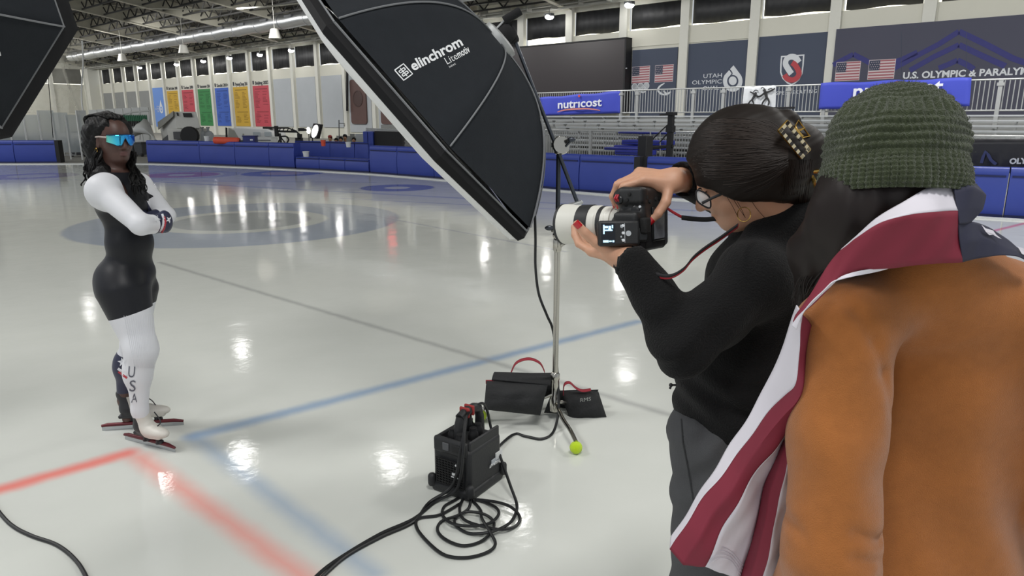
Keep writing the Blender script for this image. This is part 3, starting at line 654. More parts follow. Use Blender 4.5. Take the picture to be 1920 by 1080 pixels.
B = MB(); B.box(P + ZW * .4 - NW * .16 - TW * .12, (.16, .05, .22), [TW, NW, ZW]); B.build('label_plate', 'concrete', t, smooth=False)
# red sign, black banner at right
mk('sign_red', '#b02a38', .6); D = 17.5
t = thing('red_sign', 'red sign with a white frame, between hair clip and beanie', 'sign', wpx(1530, 290, D)); a, za = wuz(1500, 256, D); b2, zb5 = wuz(1562, 292, D)
B = MB(); B.wbox(a, b2, D, D + .05, zb5, za); B.build('board', 'sign_red', t, smooth=False)
B = MB(); a2, z2 = wuz(1510, 266, D); b3, z3 = wuz(1546, 288, D)
for (q0, q1, w0, w1) in ((a2, b3, z2 - .03, z2), (a2, b3, z3, z3 + .03), (a2, a2 + .03, z3, z2), (b3 - .03, b3, z3, z2)): B.wbox(q0, q1, D - .015, D, w0, w1)
B.build('white_frame', 'print_white', t, smooth=False)
mk('banner_black', '#26262c', .35, bump=.5, bscale=2.5)
mk('banner_dull_blue', '#3a4270', .5)  # dull blue of the peak shape on the black cloth
D = 15.9
t = thing('black_banner', 'glossy black fence banner with OLY lettering behind the right pads', 'banner', wpx(1870, 310, D)); A, Bt = wpx(1800, 261, D), wpx(1990, 259.5, D); G = []
for j in range(7): G.append([A + (Bt - A) * i / 20 + ZW * (-.62 * j / 6) - NW * (.03 * math.sin(i * 1.7 + j) * j / 6) for i in range(21)])
B = MB(); B.grid(G); B.build('cloth', 'banner_black', t, solid=.01, angle=80)
wribbon([(1840, 306), (1848, 284), (1858, 300), (1868, 308)], D - .06, .05, 'banner_dull_blue', t, 'printed_peak', n=2)
wtext('OLYMPIC', 1892, 307, 1962, 306, .095, D - .09, 'print_white', t, bold=.006)
# ================================================================ FAR LEFT AND MIDDLE, beyond the pads
# ice resurfacer with its snow bucket tipped up
mk('resurf_grey', '#d3d3ce', .5, var=.05); mk('resurf_shade', '#8b8a82', .5)
YF, YB = 33.0, 35.2
t = thing('ice_resurfacer', 'grey ice resurfacer with its snow bucket tipped up, seen over the pads', 'resurfacer', at(335, 262, 34))
F4 = [at(x, y, YF) for x, y in ((332, 240.5), (376, 240.5), (368, 209.5), (326, 209))]
K4 = [at(x, y, YB) for x, y in ((304, 262), (350, 258), (345, 215), (299, 234))]
B = MB(); B.hexa([F4[0], F4[1], K4[1], K4[0], F4[3], F4[2], K4[2], K4[3]]); B.build('snow_bucket', 'resurf_grey', t, bevel=.03, recalc=True)
fl = [at(x, y, YF - .3) for x, y in ((326, 208.5), (322, 213), (299, 225.5), (297, 229))]
B = MB(); B.slab([at(326, 208.5, YF - .05), at(326, 218, YF - .05), at(298, 243, YB - .4), at(297, 229, YB - .4)], (0, -1, 0), .08); B.build('bucket_side', 'resurf_shade', t, recalc=True)  # left side of the bucket, its shade put into a darker grey
B = MB(); B.slab([at(x, y, YF - .04) for x, y in ((343, 212), (359, 212), (361, 219.5), (345, 219.5))], (0, -1, 0), .03); B.build('dark_hatch', 'rubber_black', t, recalc=True)
B = MB(); B.slab([at(x, y, YF - .04) for x, y in ((331, 211), (334, 211), (335.5, 217.5), (333, 217.5))], (0, -1, 0), .03); B.build('slot', 'rubber_black', t, recalc=True)
B = MB(); B.box(at(353, 253, 33.6) * [1, 1, 0] + ZW * .72, (1.15, 1.6, 1.05)); B.build('chassis', 'resurf_grey', t, bevel=.03)
B = MB(); B.box(at(345, 247, 33.2) * [1, 1, 0] + ZW * .95 - [0, .5, 0], (.42, .3, .34)); B.build('engine_bay', 'grey_dark', t, bevel=.02)
B = MB(); P = at(356, 254, 32.6); B.lathe([(.1, -.14), (.36, -.14), (.4, -.08), (.4, .08), (.36, .14), (.1, .14)], P, (.15, -1, 0), 18); B.build('wheel', 'rubber_black', t)
B = MB(); B.tube(smooth_path([at(366, 243, 32.7), at(371, 250, 32.7), at(369, 258, 32.7)], 4), .05, 6); B.build('hose', 'rubber_black', t)
B = MB(); B.hexa([at(x, y, Y) for x, y, Y in ((303, 263, 33.4), (330, 263, 33.4), (330, 263, 35), (303, 263, 35), (322, 246, 33.4), (331, 242, 33.4), (331, 242, 35), (322, 246, 35))]); B.build('lift_frame', 'grey_dark', t, recalc=True)
for i, x in enumerate((380, 391)):
    q = thing('steel_canister', ['pale canister beside the ice resurfacer', 'second pale canister, next to the white bucket'][i], 'canister', at(x, 265, 33.8), 'canisters'); P = at(x, 252, 33.8) * [1, 1, 0]
    B = MB(); B.lathe([(.2, .2), (.22, .25), (.22, 1.0), (.15, 1.1), (.05, 1.14), (.05, 1.3), (.001, 1.3)], P, n=14); B.build('tank', 'acoustic', q)
    B = MB(); B.tube([P + ZW * 1.28 - [.07, 0, 0], P + ZW * 1.28 + [.07, 0, 0]], .03, 6); B.build('valve', 'grey_dark', q)
def bucket(x, yb, yt, wpx_, Y, material, lab, zfloor=None):
    P = at(x, yb, Y); h = at(x, yt, Y)[2] - P[2]; r = wpx_ / FPX * Y / 2 * .97
    t = thing('bucket', lab, 'bucket', P, 'buckets along the pads'); B = MB()
    B.lathe([(r * .8, 0), (r * .98, h * .9), (r * 1.06, h * .9), (r * 1.06, h), (r * .97, h), (r * .78, .03), (.001, .03)], P, n=16); B.build('pail', material, t)
    B = MB(); B.tube([P + ZW * h * .88 + [r * 1.05 * math.cos(a), -r * 1.05 * abs(math.sin(a)) * .3 - .01, -abs(math.sin(a)) * r * .5] for a in np.linspace(0, math.pi, 9)], .008, 5); B.build('handle', 'galv', t)
    return t
bucket(389, 267.5, 255, 10.5, gnd(389, 309)[1] + .2, 'white_plastic', 'white bucket standing on the pads left of the orange roll')
bucket(574.5, 298.5, 283.5, 12, gnd(574, 318)[1] + .28, 'white_plastic', 'white bucket standing in the seat recess')
bucket(606.5, 274, 262.5, 9.5, gnd(606, 319)[1] + .6, 'orange', 'orange bucket on the pads beside the seated people')
bucket(653.5, 276, 266, 10, gnd(653, 322)[1] + .6, 'white_plastic', 'white bucket on the pads in front of the seated people')
t = thing('foam_roll', 'long orange roll lying on top of the blue pads', 'roll', at(425, 265, 29.5)); Yo = gnd(425, 311)[1] + .15
A, Bp = at(401, 263, Yo), at(450, 264.5, Yo); ax = Bp - A; L = np.linalg.norm(ax); B = MB()
B.lathe([(.001, 0), (.1, .0), (.125, .03)] + [(.122 + .008 * (k % 2), .05 + (L - .1) * k / 22) for k in range(23)] + [(.1, L), (.001, L)], A, ax, 14); B.build('roll', 'orange', t)
B = MB(); B.tube([Bp, Bp + ax / L * .25], .035, 8); B.build('core', 'grey_dark', t)
t = thing('blue_bin', 'dark blue open bin on the pads right of the orange roll', 'bin', at(470, 268, 29.5)); Yo = gnd(470, 312)[1] + .2; c = at(469.5, 262, Yo)
mk('bin_blue', '#262e70', .5); B = MB(); B.box(c, (.44, .34, .26)); B.build('body', 'bin_blue', t, bevel=.02)
B = MB(); B.box(c + ZW * .13, (.48, .38, .035)); B.build('rim', 'bin_blue', t, bevel=.01)
B = MB(); B.box(c + [.1, -.175, .0], (.1, .01, .05)); B.build('label_plate', 'print_white', t, smooth=False)
# white vehicle
t = thing('white_vehicle', 'low white vehicle with square side windows parked behind the pads', 'vehicle', at(470, 268, 38)); mk('veh_white', '#f3f5f6', .35, var=.03); mk('veh_win', '#c4cdd4', .2)
def hex_px(pts, Y0, Y1): return [at(x, y, Y0) for x, y in pts] , [at(x, y, Y1) for x, y in pts]
f, k = hex_px(((452, 269), (513, 269), (512, 252), (508, 246), (500, 242), (440, 239), (436, 240)), 38, 40.5)
B = MB(); B.slab(f, (0, 1, 0), 2.2); B.build('body', 'veh_white', t, recalc=True, bevel=.06)
B = MB(); B.hexa([at(427, 258, 38.4), at(458, 268, 37.95), at(458, 268, 39), at(427, 258, 40), at(428, 240, 38.4), at(458, 251, 37.95), at(458, 246, 39), at(428, 239, 40)]); B.build('hood', 'grey_paint', t, recalc=True, bevel=.03)
B = MB(); B.slab([at(x, y, 37.8) for x, y in ((422.5, 239), (425, 240), (425.5, 259), (423, 257))], (0, 1, 0), .1); B.build('front_panel', 'rubber_black', t, recalc=True)
for x0 in (474, 495.5): B = MB(); B.slab([at(x, y, 37.9) for x, y in ((x0, 247.5), (x0 + 13, 247.5), (x0 + 13.5, 255.5), (x0 + .5, 255.5))], (0, 1, 0), .06); B.build('side_window', 'veh_win', t, recalc=True, bevel=.01)
B = MB(); B.slab([at(x, y, 37.9) for x, y in ((455, 262), (512, 262), (512, 263.5), (455, 263.5))], (0, 1, 0), .05); B.build('trim_line', 'grey_dark', t, recalc=True)
B = MB(); B.box(at(505, 239.5, 38.6), (.5, .6, .1)); B.build('roof_box', 'rubber_black', t, bevel=.01)
t = thing('white_crate', 'white crate beside the camera crane', 'crate', at(515, 268, 36)); B = MB(); B.box(at(515, 263, 36), (.3, .3, .36)); B.build('box', 'white_plastic', t, bevel=.02); B = MB(); B.box(at(515, 257.5, 36), (.33, .33, .03)); B.build('lid', 'white_plastic', t)
# camera crane
YC = 35
t = thing('camera_crane', 'black lattice camera crane reaching over the pads', 'crane', at(530, 268, YC))
B = MB(); B.tube([at(518, 246, YC), at(556, 247, YC), at(562, 253, YC)], .05, 6); B.tube([at(520, 240, YC), at(540, 240, YC), at(556, 246, YC)], .035, 6); B.build('arm', 'rubber_black', t)
B = MB()
for x in (523, 530, 538, 546): B.tube([at(x, 246.3, YC), at(x + 3, 240.5, YC)], .025, 5)
B.build('lattice', 'rubber_black', t)
B = MB(); B.box(at(518.5, 246, YC), (.16, .2, .5)); B.build('counterweight', 'rubber_black', t, bevel=.02)
B = MB(); B.tube([at(524, 250, YC), at(527, 270, YC)], .06, 6); B.tube([at(527, 258, YC), at(536, 270, YC)], .03, 6); B.tube([at(526, 258, YC), at(520, 270, YC)], .03, 6); B.build('tripod', 'rubber_black', t)
B = MB(); B.tube(smooth_path([at(527, 256, YC), at(537, 256, YC), at(541, 262, YC), at(538, 268, YC)], 5), .04, 6); B.build('cable_loop', 'rubber_black', t)
B = MB(); B.box(at(562, 256, YC), (.2, .2, .25)); B.box(at(561, 264, YC), (.34, .2, .3)); B.build('camera_head', 'rubber_black', t, bevel=.02)
# studio lamps beyond the pads
mk('glow_soft', (1, .99, .97, 1), .4, var=0, em=4)
t = thing('studio_light', 'square black studio light with a glowing round face, behind the pads', 'light', at(585, 268, 32)); Y = 32
f = [at(x, y, Y) for x, y in ((587, 231.5), (601, 233.5), (594.5, 260.5), (580, 258.5))]
B = MB(); B.slab(f, (.25, 1, 0), .25); B.build('housing', 'rubber_black', t, recalc=True, bevel=.02)
cc = sum(f) / 4; ex = (f[1] - f[0] + f[2] - f[3]) / 2; ey = (f[0] + f[1] - f[2] - f[3]) / 2
B = MB(); B.slab([cc + ex * .37 * math.cos(a) + ey * .44 * math.sin(a) + [0, -.02, 0] for a in np.linspace(0, 6.283, 24, False)], (0, -1, 0), .02); B.build('lamp_face', 'glow_soft', t, recalc=True)
B = MB(); B.tube([at(586, 259, Y + .1), at(585.5, 270, Y + .1) * [1, 1, 0]], .025, 6); B.build('stand', 'rubber_black', t)
t = thing('round_lamp', 'glowing round lamp on a dark arm left of the square studio light', 'lamp', at(578, 268, 33)); Y = 33
B = MB(); B.ball(at(578.3, 244.5, Y), (.09, .06, .15), 12, 8); B.build('lamp_globe', 'glow_soft', t)
B = MB(); B.box(at(565, 243, Y), (.26, .14, .14)); B.tube([at(569, 243, Y), at(576, 244, Y)], .05, 6); B.build('lamp_body', 'rubber_black', t)
B = MB(); B.tube([at(579, 250, Y), at(579, 272, Y) * [1, 1, 0]], .02, 6); B.build('stand', 'rubber_black', t)
# black and blue booth, door, thin pole, mesh fence
t = thing('black_booth', 'big black box with a blue side and silver rail, behind the pads', 'booth', at(720, 280, 31)); Y = 31
B = MB(); B.hexa([at(702, 280, Y) * [1, 1, 0], at(754, 280, Y) * [1, 1, 0], at(754, 280, Y + 1.5) * [1, 1, 0], at(702, 280, Y + 1.5) * [1, 1, 0], at(702, 246, Y), at(754, 246, Y), at(754, 246, Y) + [0, 1.5, 0], at(702, 246, Y) + [0, 1.5, 0]]); B.build('body', 'rubber_black', t, smooth=False, recalc=True)
for x0, x1 in ((683, 691), (692, 701)):
    B = MB(); c = (at(x0, 260, Y) + at(x1, 260, Y)) / 2; B.box(c * [1, 1, 0] + ZW * .58, (at(x1, 260, Y)[0] - at(x0, 260, Y)[0], .5, 1.16)); B.build('blue_panel', 'pad_blue', t, bevel=.02)
B = MB(); B.tube([at(686, 241, Y), at(754, 244, Y)], .03, 6); B.tube([at(686, 244.5, Y), at(754, 246, Y)], .03, 6)
for x in range(688, 754, 6): B.tube([at(x, 241.2, Y), at(x + 3, 245, Y)], .018, 5)
B.build('top_rail', 'galv', t)
t = thing('grey_door_panel', 'pale grey door panel leaning behind the seated people', 'door', at(670, 280, 33)); B = MB(); B.hexa([at(666, 280, 33) * [1, 1, 0], at(683, 280, 33) * [1, 1, 0], at(683, 280, 33) * [1, 1, 0] + [0, .1, 0], at(666, 280, 33) * [1, 1, 0] + [0, .1, 0], at(666, 251, 33), at(683, 251, 33), at(683, 251, 33) + [0, .1, 0], at(666, 251, 33) + [0, .1, 0]]); B.build('leaf', 'acoustic', t, smooth=False, recalc=True)
B = MB(); B.box(at(661, 258, 33.3), (.2, .1, .35)); B.build('side_panel', 'acoustic_dark', t, smooth=False)
t = thing('sign_pole', 'thin dark pole with a small bracket rising behind the seated people', 'pole', at(636, 275, 36)); B = MB(); B.tube([at(636, 275, 36) * [1, 1, 0], at(635.5, 225, 36)], .025, 6); B.build('pole', 'grey_dark', t); B = MB(); B.tube([at(635.5, 231, 36), at(646, 231.5, 36), at(646, 237, 36)], .02, 6); B.build('bracket', 'grey_dark', t)
t = thing('mesh_fence', 'small grey mesh fence panel right of the black booth', 'fence', at(770, 280, 31.5)); Y = 31.5; B = MB()
for x in np.arange(757, 790, 2.6): B.tube([at(x, 278, Y), at(x, 251, Y)], .014, 4, caps=False)
for y in (251, 258, 265, 272): B.tube([at(756, y, Y), at(790, y, Y)], .016, 4, caps=False)
B.build('wire_grid', 'galv', t, kind='stuff'); B = MB(); B.tube([at(756, 280, Y) * [1, 1, 0], at(756, 250, Y), at(790, 250, Y)], .03, 6); B.build('frame', 'galv', t)
# left bay: stacked glass sheets, net, rack, bins
mk('glass_sheet', '#c3ccd0', .12, var=0, alpha=.42, spec=.8); mk('net_white', '#d8d5c8', .8, var=0, alpha=.42)
def netmat():
    m = M['net_white']; nt = m.node_tree; b = nt.nodes['Principled BSDF']; tc = nt.nodes.new('ShaderNodeTexCoord'); n = nt.nodes.new('ShaderNodeTexNoise'); n.inputs['Scale'].default_value = 1.2; n.inputs['Detail'].default_value = 6
    nt.links.new(tc.outputs['Object'], n.inputs['Vector']); r = nt.nodes.new('ShaderNodeMapRange'); r.inputs['To Min'].default_value = .12; r.inputs['To Max'].default_value = .62
    nt.links.new(n.outputs['Fac'], r.inputs['Value']); nt.links.new(r.outputs['Result'], b.inputs['Alpha'])
netmat()
for i, x in enumerate((-8, 22, 50, 78, 103, 128, 150)):
    Y = 30.2 + .25 * (i % 2); x1 = x + 30; t = thing('glass_sheet', ORD[i] + ' upright clear glass sheet from the left behind the left pad', 'glass sheet', at(x + 13, 265, Y) * [1, 1, 0], 'stored rink glass')
    A = at(x, 262, Y) * [1, 1, 0]; Bp = at(min(x1, 168), 262, Y + .4) * [1, 1, 0]; zt6 = at(x, 207 + 4 * (i % 3), Y)[2]; e = (Bp - A); L = np.linalg.norm(e); e /= L; n = np.array([-e[1], e[0], 0])
    B = MB(); B.box((A + Bp) / 2 + ZW * (zt6 + .3) / 2, (L, .015, zt6 - .3), [e, n, ZW]); B.build('pane', 'glass_sheet', t, smooth=False)
    B = MB(); B.box(A + ZW * zt6 / 2, (.05, .05, zt6), [e, n, ZW]); B.build('edge_post', 'white_plastic', t, smooth=False)
G = []
for y, xr in ((74, 141), (95, 143), (120, 147), (145, 151), (170, 156), (190, 161), (212, 167)):
    G.append([at(xr - q * 40, y, 31.5) + [0, .5 * math.sin(q * 5 + y * .02), 0] for q in np.linspace(0, 1, 14)] + [at(xr - 200, y, 31.5)])
t = thing('safety_net', 'large white translucent safety net hanging from the roof at the left', 'net', at(100, 212, 31.5)); B = MB(); B.grid(G); B.build('netting', 'net_white', t)
B = MB(); B.tube([g[0] for g in G], .035, 6); B.build('edge_rope', 'white_plastic', t)
t = thing('hanging_wire', 'single thin dark wire hanging in front of the net', 'wire', at(99, 258, 30)); B = MB(); B.tube([at(89, 130, 30), at(99.5, 258, 30)], .015, 5); B.build('wire', 'rubber_black', t)
t = thing('panel_partition', 'row of white tall partition panels behind the skater\'s head', 'partition', at(220, 240, 40))
for i in range(7):
    x0 = 170 + i * 16; B = MB(); a, b2 = at(x0, 230, 40), at(x0 + 15.2, 230, 40); zt7 = at(x0, 206 - i * .9, 40)[2]; B.box((a + b2) / 2 * [1, 1, 0] + ZW * zt7 / 2, (b2[0] - a[0], .08, zt7)); B.build('panel', 'white_plastic', t, smooth=False)
mk('rack_green', '#3d7a5c', .6)
t = thing('wire_rack', 'white wire rack holding a row of green and black bottles, right of the skater\'s head', 'rack', at(262, 262, 36)); Y = 36
B = MB()
for a, b2 in (((244, 211), (281, 207)), ((244, 238), (281, 237)), ((244, 211), (244, 262)), ((281, 207), (281, 262)), ((262, 209), (262, 262)), ((244, 250), (281, 250)), ((230, 214), (244, 211))): B.tube([at(*a, Y), at(*b2, Y)], .04, 6)
B.build('frame', 'white_plastic', t)
for i, x in enumerate(np.arange(232, 278, 3.4)):
    q = thing('hanging_bottle', ORD[i] + ' green topped black bottle from the left in the wire rack', 'bottle', at(x, 237, Y - .1), 'bottles in the wire rack'); P = at(x, 237, Y - .1)
    B = MB(); B.lathe([(.036, 0), (.04, .02), (.04, .28), (.036, .3)], P, n=8); B.build('bottle', 'rubber_black', q)
    B = MB(); B.lathe([(.044, .26), (.044, .5), (.02, .56), (.001, .56)], P, n=8); B.build('cap', 'rack_green', q)
t = thing('white_cover', 'crumpled white cover bundled under the wire rack', 'cover', at(268, 262, 35)); G = []
for i in range(9):
    a = math.pi * i / 8; G.append([at(268, 258, 35) + np.array([.75 * math.cos(a) * (1 - .25 * j / 4) + .06 * math.sin(7 * i + j), -.3 * math.sin(j), -.35 + 1.2 * math.sin(a) * (.4 + .15 * j) + .07 * math.sin(5 * i + 3 * j)]) for j in range(5)])
B = MB(); B.grid(G); B.build('cloth', 'white_plastic', t, angle=80, solid=.02)
def bin_(x0, x1, yt, Y, lab):
    a = at(x0, 297, Y); b2 = at(x1, 297, Y); w = b2[0] - a[0]; c = (a + b2) / 2 * [1, 1, 0]; h = at(x0, yt, Y)[2]; t = thing('waste_bin', lab, 'bin', c, 'grey bins in the gap')
    B = MB(); B.hexa([c + [sx * w * .42, sy * .3, .08] for sx, sy in ((-1, -1), (1, -1), (1, 1), (-1, 1))] + [c + [sx * w * .48, sy * .36, h - .08] for sx, sy in ((-1, -1), (1, -1), (1, 1), (-1, 1))]); B.build('tub', 'grey_dark', t, bevel=.03)
    B = MB(); B.box(c + ZW * (h - .04), (w, .76, .07)); B.build('lid', 'grey_dark', t, bevel=.02)
    for s in (-1, 1): B = MB(); B.lathe([(.001, -.03), (.08, -.03), (.08, .03), (.001, .03)], c + [s * w * .36, -.3, .08], (1, 0, 0), 10); B.build('wheel', 'rubber_black', t)
bin_(140, 172, 273, 33, 'wide grey bin behind the skater\'s shoulder, left of her head'); bin_(246, 259, 268, 33.5, 'grey wheeled bin right of the skater\'s face'); bin_(260, 276, 266, 33, 'grey wheeled bin beside the first tall blue pad')
t = thing('metal_bench', 'low white metal bench frame behind the left pad end', 'bench', at(130, 290, 32)); B = MB(); B.box(at(132, 266, 32), (1.1, .5, .09)); B.build('seat', 'galv', t, bevel=.01)
B = MB()
for a, b2 in (((122, 268), (122, 292)), ((142, 268), (142, 292)), ((122, 270), (136, 291)), ((120, 291), (143, 291))): B.tube([at(*a, 32), at(*b2, 32)], .03, 6)
B.build('frame', 'galv', t)
# ================================================================ PHOTO GEAR
from mathutils.bvhtree import BVHTree
mk('fabric_black', '#292c30', .9, var=.12, scale=14, bump=.2, bscale=220, spec=.12)
mk('fabric_lip', '#1b1b1d', .7, var=.1, spec=.2)
mk('piping_grey', '#77797c', .7, var=0)
mk('diffuser_white', '#e9eaea', .8, var=.02)
mk('chrome', '#b9b6ae', .18, metal=1.0, var=.05)
mk('steel_dark', '#4d5158', .35, metal=.8, var=.05)
mk('print_logo', '#e4e6e8', .6, var=0)
mk('foam_black', '#18181a', .9, bump=.3, bscale=200)
def unit(v): v = np.array(v, float); return v / np.linalg.norm(v)
def px_project(bvh, pts, off=.003, fallback=3.5):
    out = []
    for x, y in pts:
        d = ray(x, y); d = d / np.linalg.norm(d); h = bvh.ray_cast(Vector(_O), Vector(d))
        out.append((np.array(h[0]) - d * off) if h[0] is not None else _O + d * fallback)
    return out
def px_text(bvh, body, p0, p1, up, material, parent, name='lettering', bold=0.0, off=.003):
    """lettering laid on the curved cloth: p0-p1 baseline, up = cap height vector as measured on the photograph"""
    me = mesh_of_text(body, 1.0, bold=bold); n = len(me.vertices); co = np.empty(n * 3); me.vertices.foreach_get('co', co); co = co.reshape(-1, 3)
    w = co[:, 0].max(); p0 = np.array(p0, float); p1 = np.array(p1, float); up = np.array(up, float)
    P = px_project(bvh, [p0 + (p1 - p0) * (c[0] / w) + up * (c[1] / .7) for c in co], off)
    me.vertices.foreach_set('co', np.array(P).ravel()); me.materials.clear(); me.materials.append(M[material]); me.update(); return link(name, me, parent)
def px_line(bvh, paths, w, material, parent, name, off=.003, n=4):
    B = MB()
    for pts in paths:
        P = [np.array(p, float) for p in pts]; dense = []
        for a, b in zip(P[:-1], P[1:]): dense += [a + (b - a) * k / n for k in range(n)]
        dense.append(P[-1]); L = len(dense); rows = []
        for i, p in enumerate(dense):
            t = unit(dense[min(i + 1, L - 1)] - dense[max(i - 1, 0)]); q = np.array([-t[1], t[0]]) * w / 2; rows.append([p + q, p - q])
        flat = px_project(bvh, [q for r in rows for q in r], off); B.grid([[flat[2 * i], flat[2 * i + 1]] for i in range(L)])
    return B.build(name, material, parent, smooth=False)
def softbox(C, n, ro, R, D, lab, group=None, pw=1.9, lip=.065, flare=1.0):
    n = unit(n); a = unit(np.cross([0, 0, 1], n)); b = np.cross(n, a); C = np.array(C, float)
    def rimv(k, r): t = ro + k * math.pi / 4; return a * (r * math.cos(t)) + b * (r * math.sin(t))
    base = C + n * lip
    t = thing('softbox', lab, 'softbox', C, group)
    r0 = .085; NR, NS = 26, 10
    def surf(kf, s):                                   # kf in 0..8 round the rim, s 0 rim .. 1 hub
        k = int(math.floor(kf)) % 8; w = kf - math.floor(kf); r = R * .985 * (1 - s) + r0 * s
        p = rimv(k, r) * (1 - w) + rimv(k + 1, r) * w
        z = D * (1 - (r / R) ** pw) / (1 - (r0 / R) ** pw)
        sag = -.05 * R * math.sin(math.pi * w) * math.sin(math.pi * min(1, s * 1.05)) ** .8
        m = unit(p)
        return base + p + n * (z - sag * -.4) + m * sag
    G = [[surf(q / NS, s / NR) for s in range(NR + 1)] for q in range(8 * NS)]
    B = MB(); B.grid(G, close_u=True); shell = B.build('shell', 'fabric_black', t, angle=60)
    me = shell.data; bvh = BVHTree.FromPolygons([v.co[:] for v in me.vertices], [p.vertices[:] for p in me.polygons])
    for k in range(8):
        B = MB(); B.tube([surf(k, s / NR) + n * .004 + unit(rimv(k, 1)) * .004 for s in range(NR + 1)], .0042, 5); B.build('rib_seam', 'piping_grey', t)
    B = MB()
    for k in range(8): B.tube([base + rimv(k, R * .99), base + rimv(k + 1, R * .99)], .0052, 5)
    B.build('rim_piping', 'piping_grey', t)
    G = []
    for k in range(8):
        for w in (0, .5): G.append([base + rimv(k, R * .985) * (1 - w) + rimv(k + 1, R * .985) * w, base + (rimv(k, R * (1.012 + (flare - 1) * .5)) * (1 - w) + rimv(k + 1, R * (1.012 + (flare - 1) * .5)) * w) - n * lip * .5, C + rimv(k, R * flare) * (1 - w) + rimv(k + 1, R * flare) * w, C + rimv(k, R * flare * .95) * (1 - w) + rimv(k + 1, R * flare * .95) * w + n * .01])
    B = MB(); B.grid(G, close_u=True); B.build('lip', 'fabric_lip', t, angle=30)
    G = []
    for k in range(8):
        for w in (0, .5): G.append([C + (rimv(k, R * f) * (1 - w) + rimv(k + 1, R * f) * w) - n * (.06 * (1 - f ** 3) + (.02 if f < .98 else .0)) for f in (.985, .96, .8, .6, .4, .2, .02)])
    B = MB(); B.grid(G, close_u=True); B.build('diffuser', 'diffuser_white', t, angle=60)
    return t, bvh, base + n * D, n, surf
SB_N = unit([.7506, .0174, .6605])
big, bvh, apex, SBN, surf = softbox((-.499, 3.84, 1.708), SB_N, -3.657, .90, .50, 'huge black octagonal softbox with white lettering on a boom stand', pw=2.7)
px_text(bvh, 'elinchrom', (775, 133), (869, 84), (-9.5, -16.5), 'print_logo', big, bold=.028)
px_text(bvh, 'Lite', (838, 121.5), (859.5, 109.5), (-7, -12), 'print_logo', big, bold=-.005)
px_text(bvh, 'motiv', (860, 109), (882.5, 96.5), (-7, -12), 'print_logo', big, bold=.018)
px_text(bvh, 'Indirect', (843, 127.5), (855, 120.5), (-2.2, -3.8), 'print_logo', big)
lg = lambda u, v: (740 + 16.5 * 1.0 * u + 17 * v, 131.5 - 12 * u + 19 * v)
px_line(bvh, [[lg(0, 0), lg(1, 0), lg(1, 1), lg(0, 1), lg(0, 0)]], 2.2, 'print_logo', big, 'emblem')
px_line(bvh, [[lg(.5, .12), lg(.5, .88)], [lg(.22, .25), lg(.8, .25), lg(.8, .42), lg(.22, .42), lg(.22, .25)], [lg(.22, .58), lg(.8, .58), lg(.8, .75), lg(.22, .75), lg(.22, .58)]], 2.0, 'print_logo', big, 'emblem')
for p, q in (((640, 52), (646, 59)), ((832, 281), (836, 290))): px_line(bvh, [[p, q]], 5, 'piping_grey', big, 'pull_tab', off=.006)
# speed ring, lamp head and grip behind the apex
B = MB(); B.lathe([(.09, -.05), (.105, -.04), (.105, .03), (.08, .04), (.001, .04)], apex, SBN, 20); B.build('speed_ring', 'galv', big)
B = MB(); B.lathe([(.001, .03), (.045, .03), (.05, .04), (.05, .085), (.04, .10), (.001, .10)], apex, SBN, 18); B.build('lamp_head', 'foam_black', big)
ap = lambda x, y, dy=0: at(x, y, apex[1] + dy)
B = MB(); B.tube([ap(945, 39, -.02), ap(976, 20, -.02)], .022, 10); B.build('foam_grip', 'foam_black', big)
B = MB(); B.tube([ap(922, 63, -.02), ap(946, 38, -.02)], .006, 6); B.tube([ap(900, 52, -.02), ap(925, 60, -.02), ap(944, 88, -.02)], .008, 6); B.build('bracket', 'galv', big)
B = MB(); B.box(ap(953, 68, .03), (.09, .08, .09), [unit([.4, 0, -.9]), [0, 1, 0], unit([.9, 0, .4])]); B.build('tilt_head', 'foam_black', big, bevel=.01)
# second softbox, cut by the left edge
c2 = np.array([-2.412, 2.792, 2.198]); n2 = unit([.626, -.762, -.166]); ro2 = -.174
small, bvh2, ap2, n2, s2_ = softbox(c2, n2, ro2, .658, .36, 'black octagonal softbox seen from behind, cut by the top left corner', pw=2.2, lip=.05, flare=1.085)
B = MB(); B.lathe([(.09, -.05), (.1, .03), (.001, .04)], ap2, n2, 16); B.build('speed_ring', 'galv', small)
px_text(bvh2, 'elinchrom', (-90, 126), (2, 104), (-3, -14), 'print_logo', small, bold=.02)
P0 = np.array([-1.75, 2.0, 0]); hb = ap2 + n2 * .08
hb = hb + np.array([-.75, -.2, 0])
t = thing('light_stand', 'steel light stand of the left softbox, outside the frame', 'stand', (hb[0], hb[1], 0))
B = MB(); B.tube([(hb[0], hb[1], .2), tuple(hb)], .016, 10); B.build('pole', 'chrome', t)
B = MB(); B.tube([tuple(hb), tuple(ap2 + n2 * .05)], .014, 10); B.build('boom_arm', 'steel_dark', t)
for k in range(3):
    an = 1.75 + k * 1.3; B = MB(); B.tube([(hb[0], hb[1], .55), (hb[0] + .42 * math.cos(an), hb[1] + .42 * math.sin(an), .012)], .011, 8); B.build('leg', 'chrome', t)
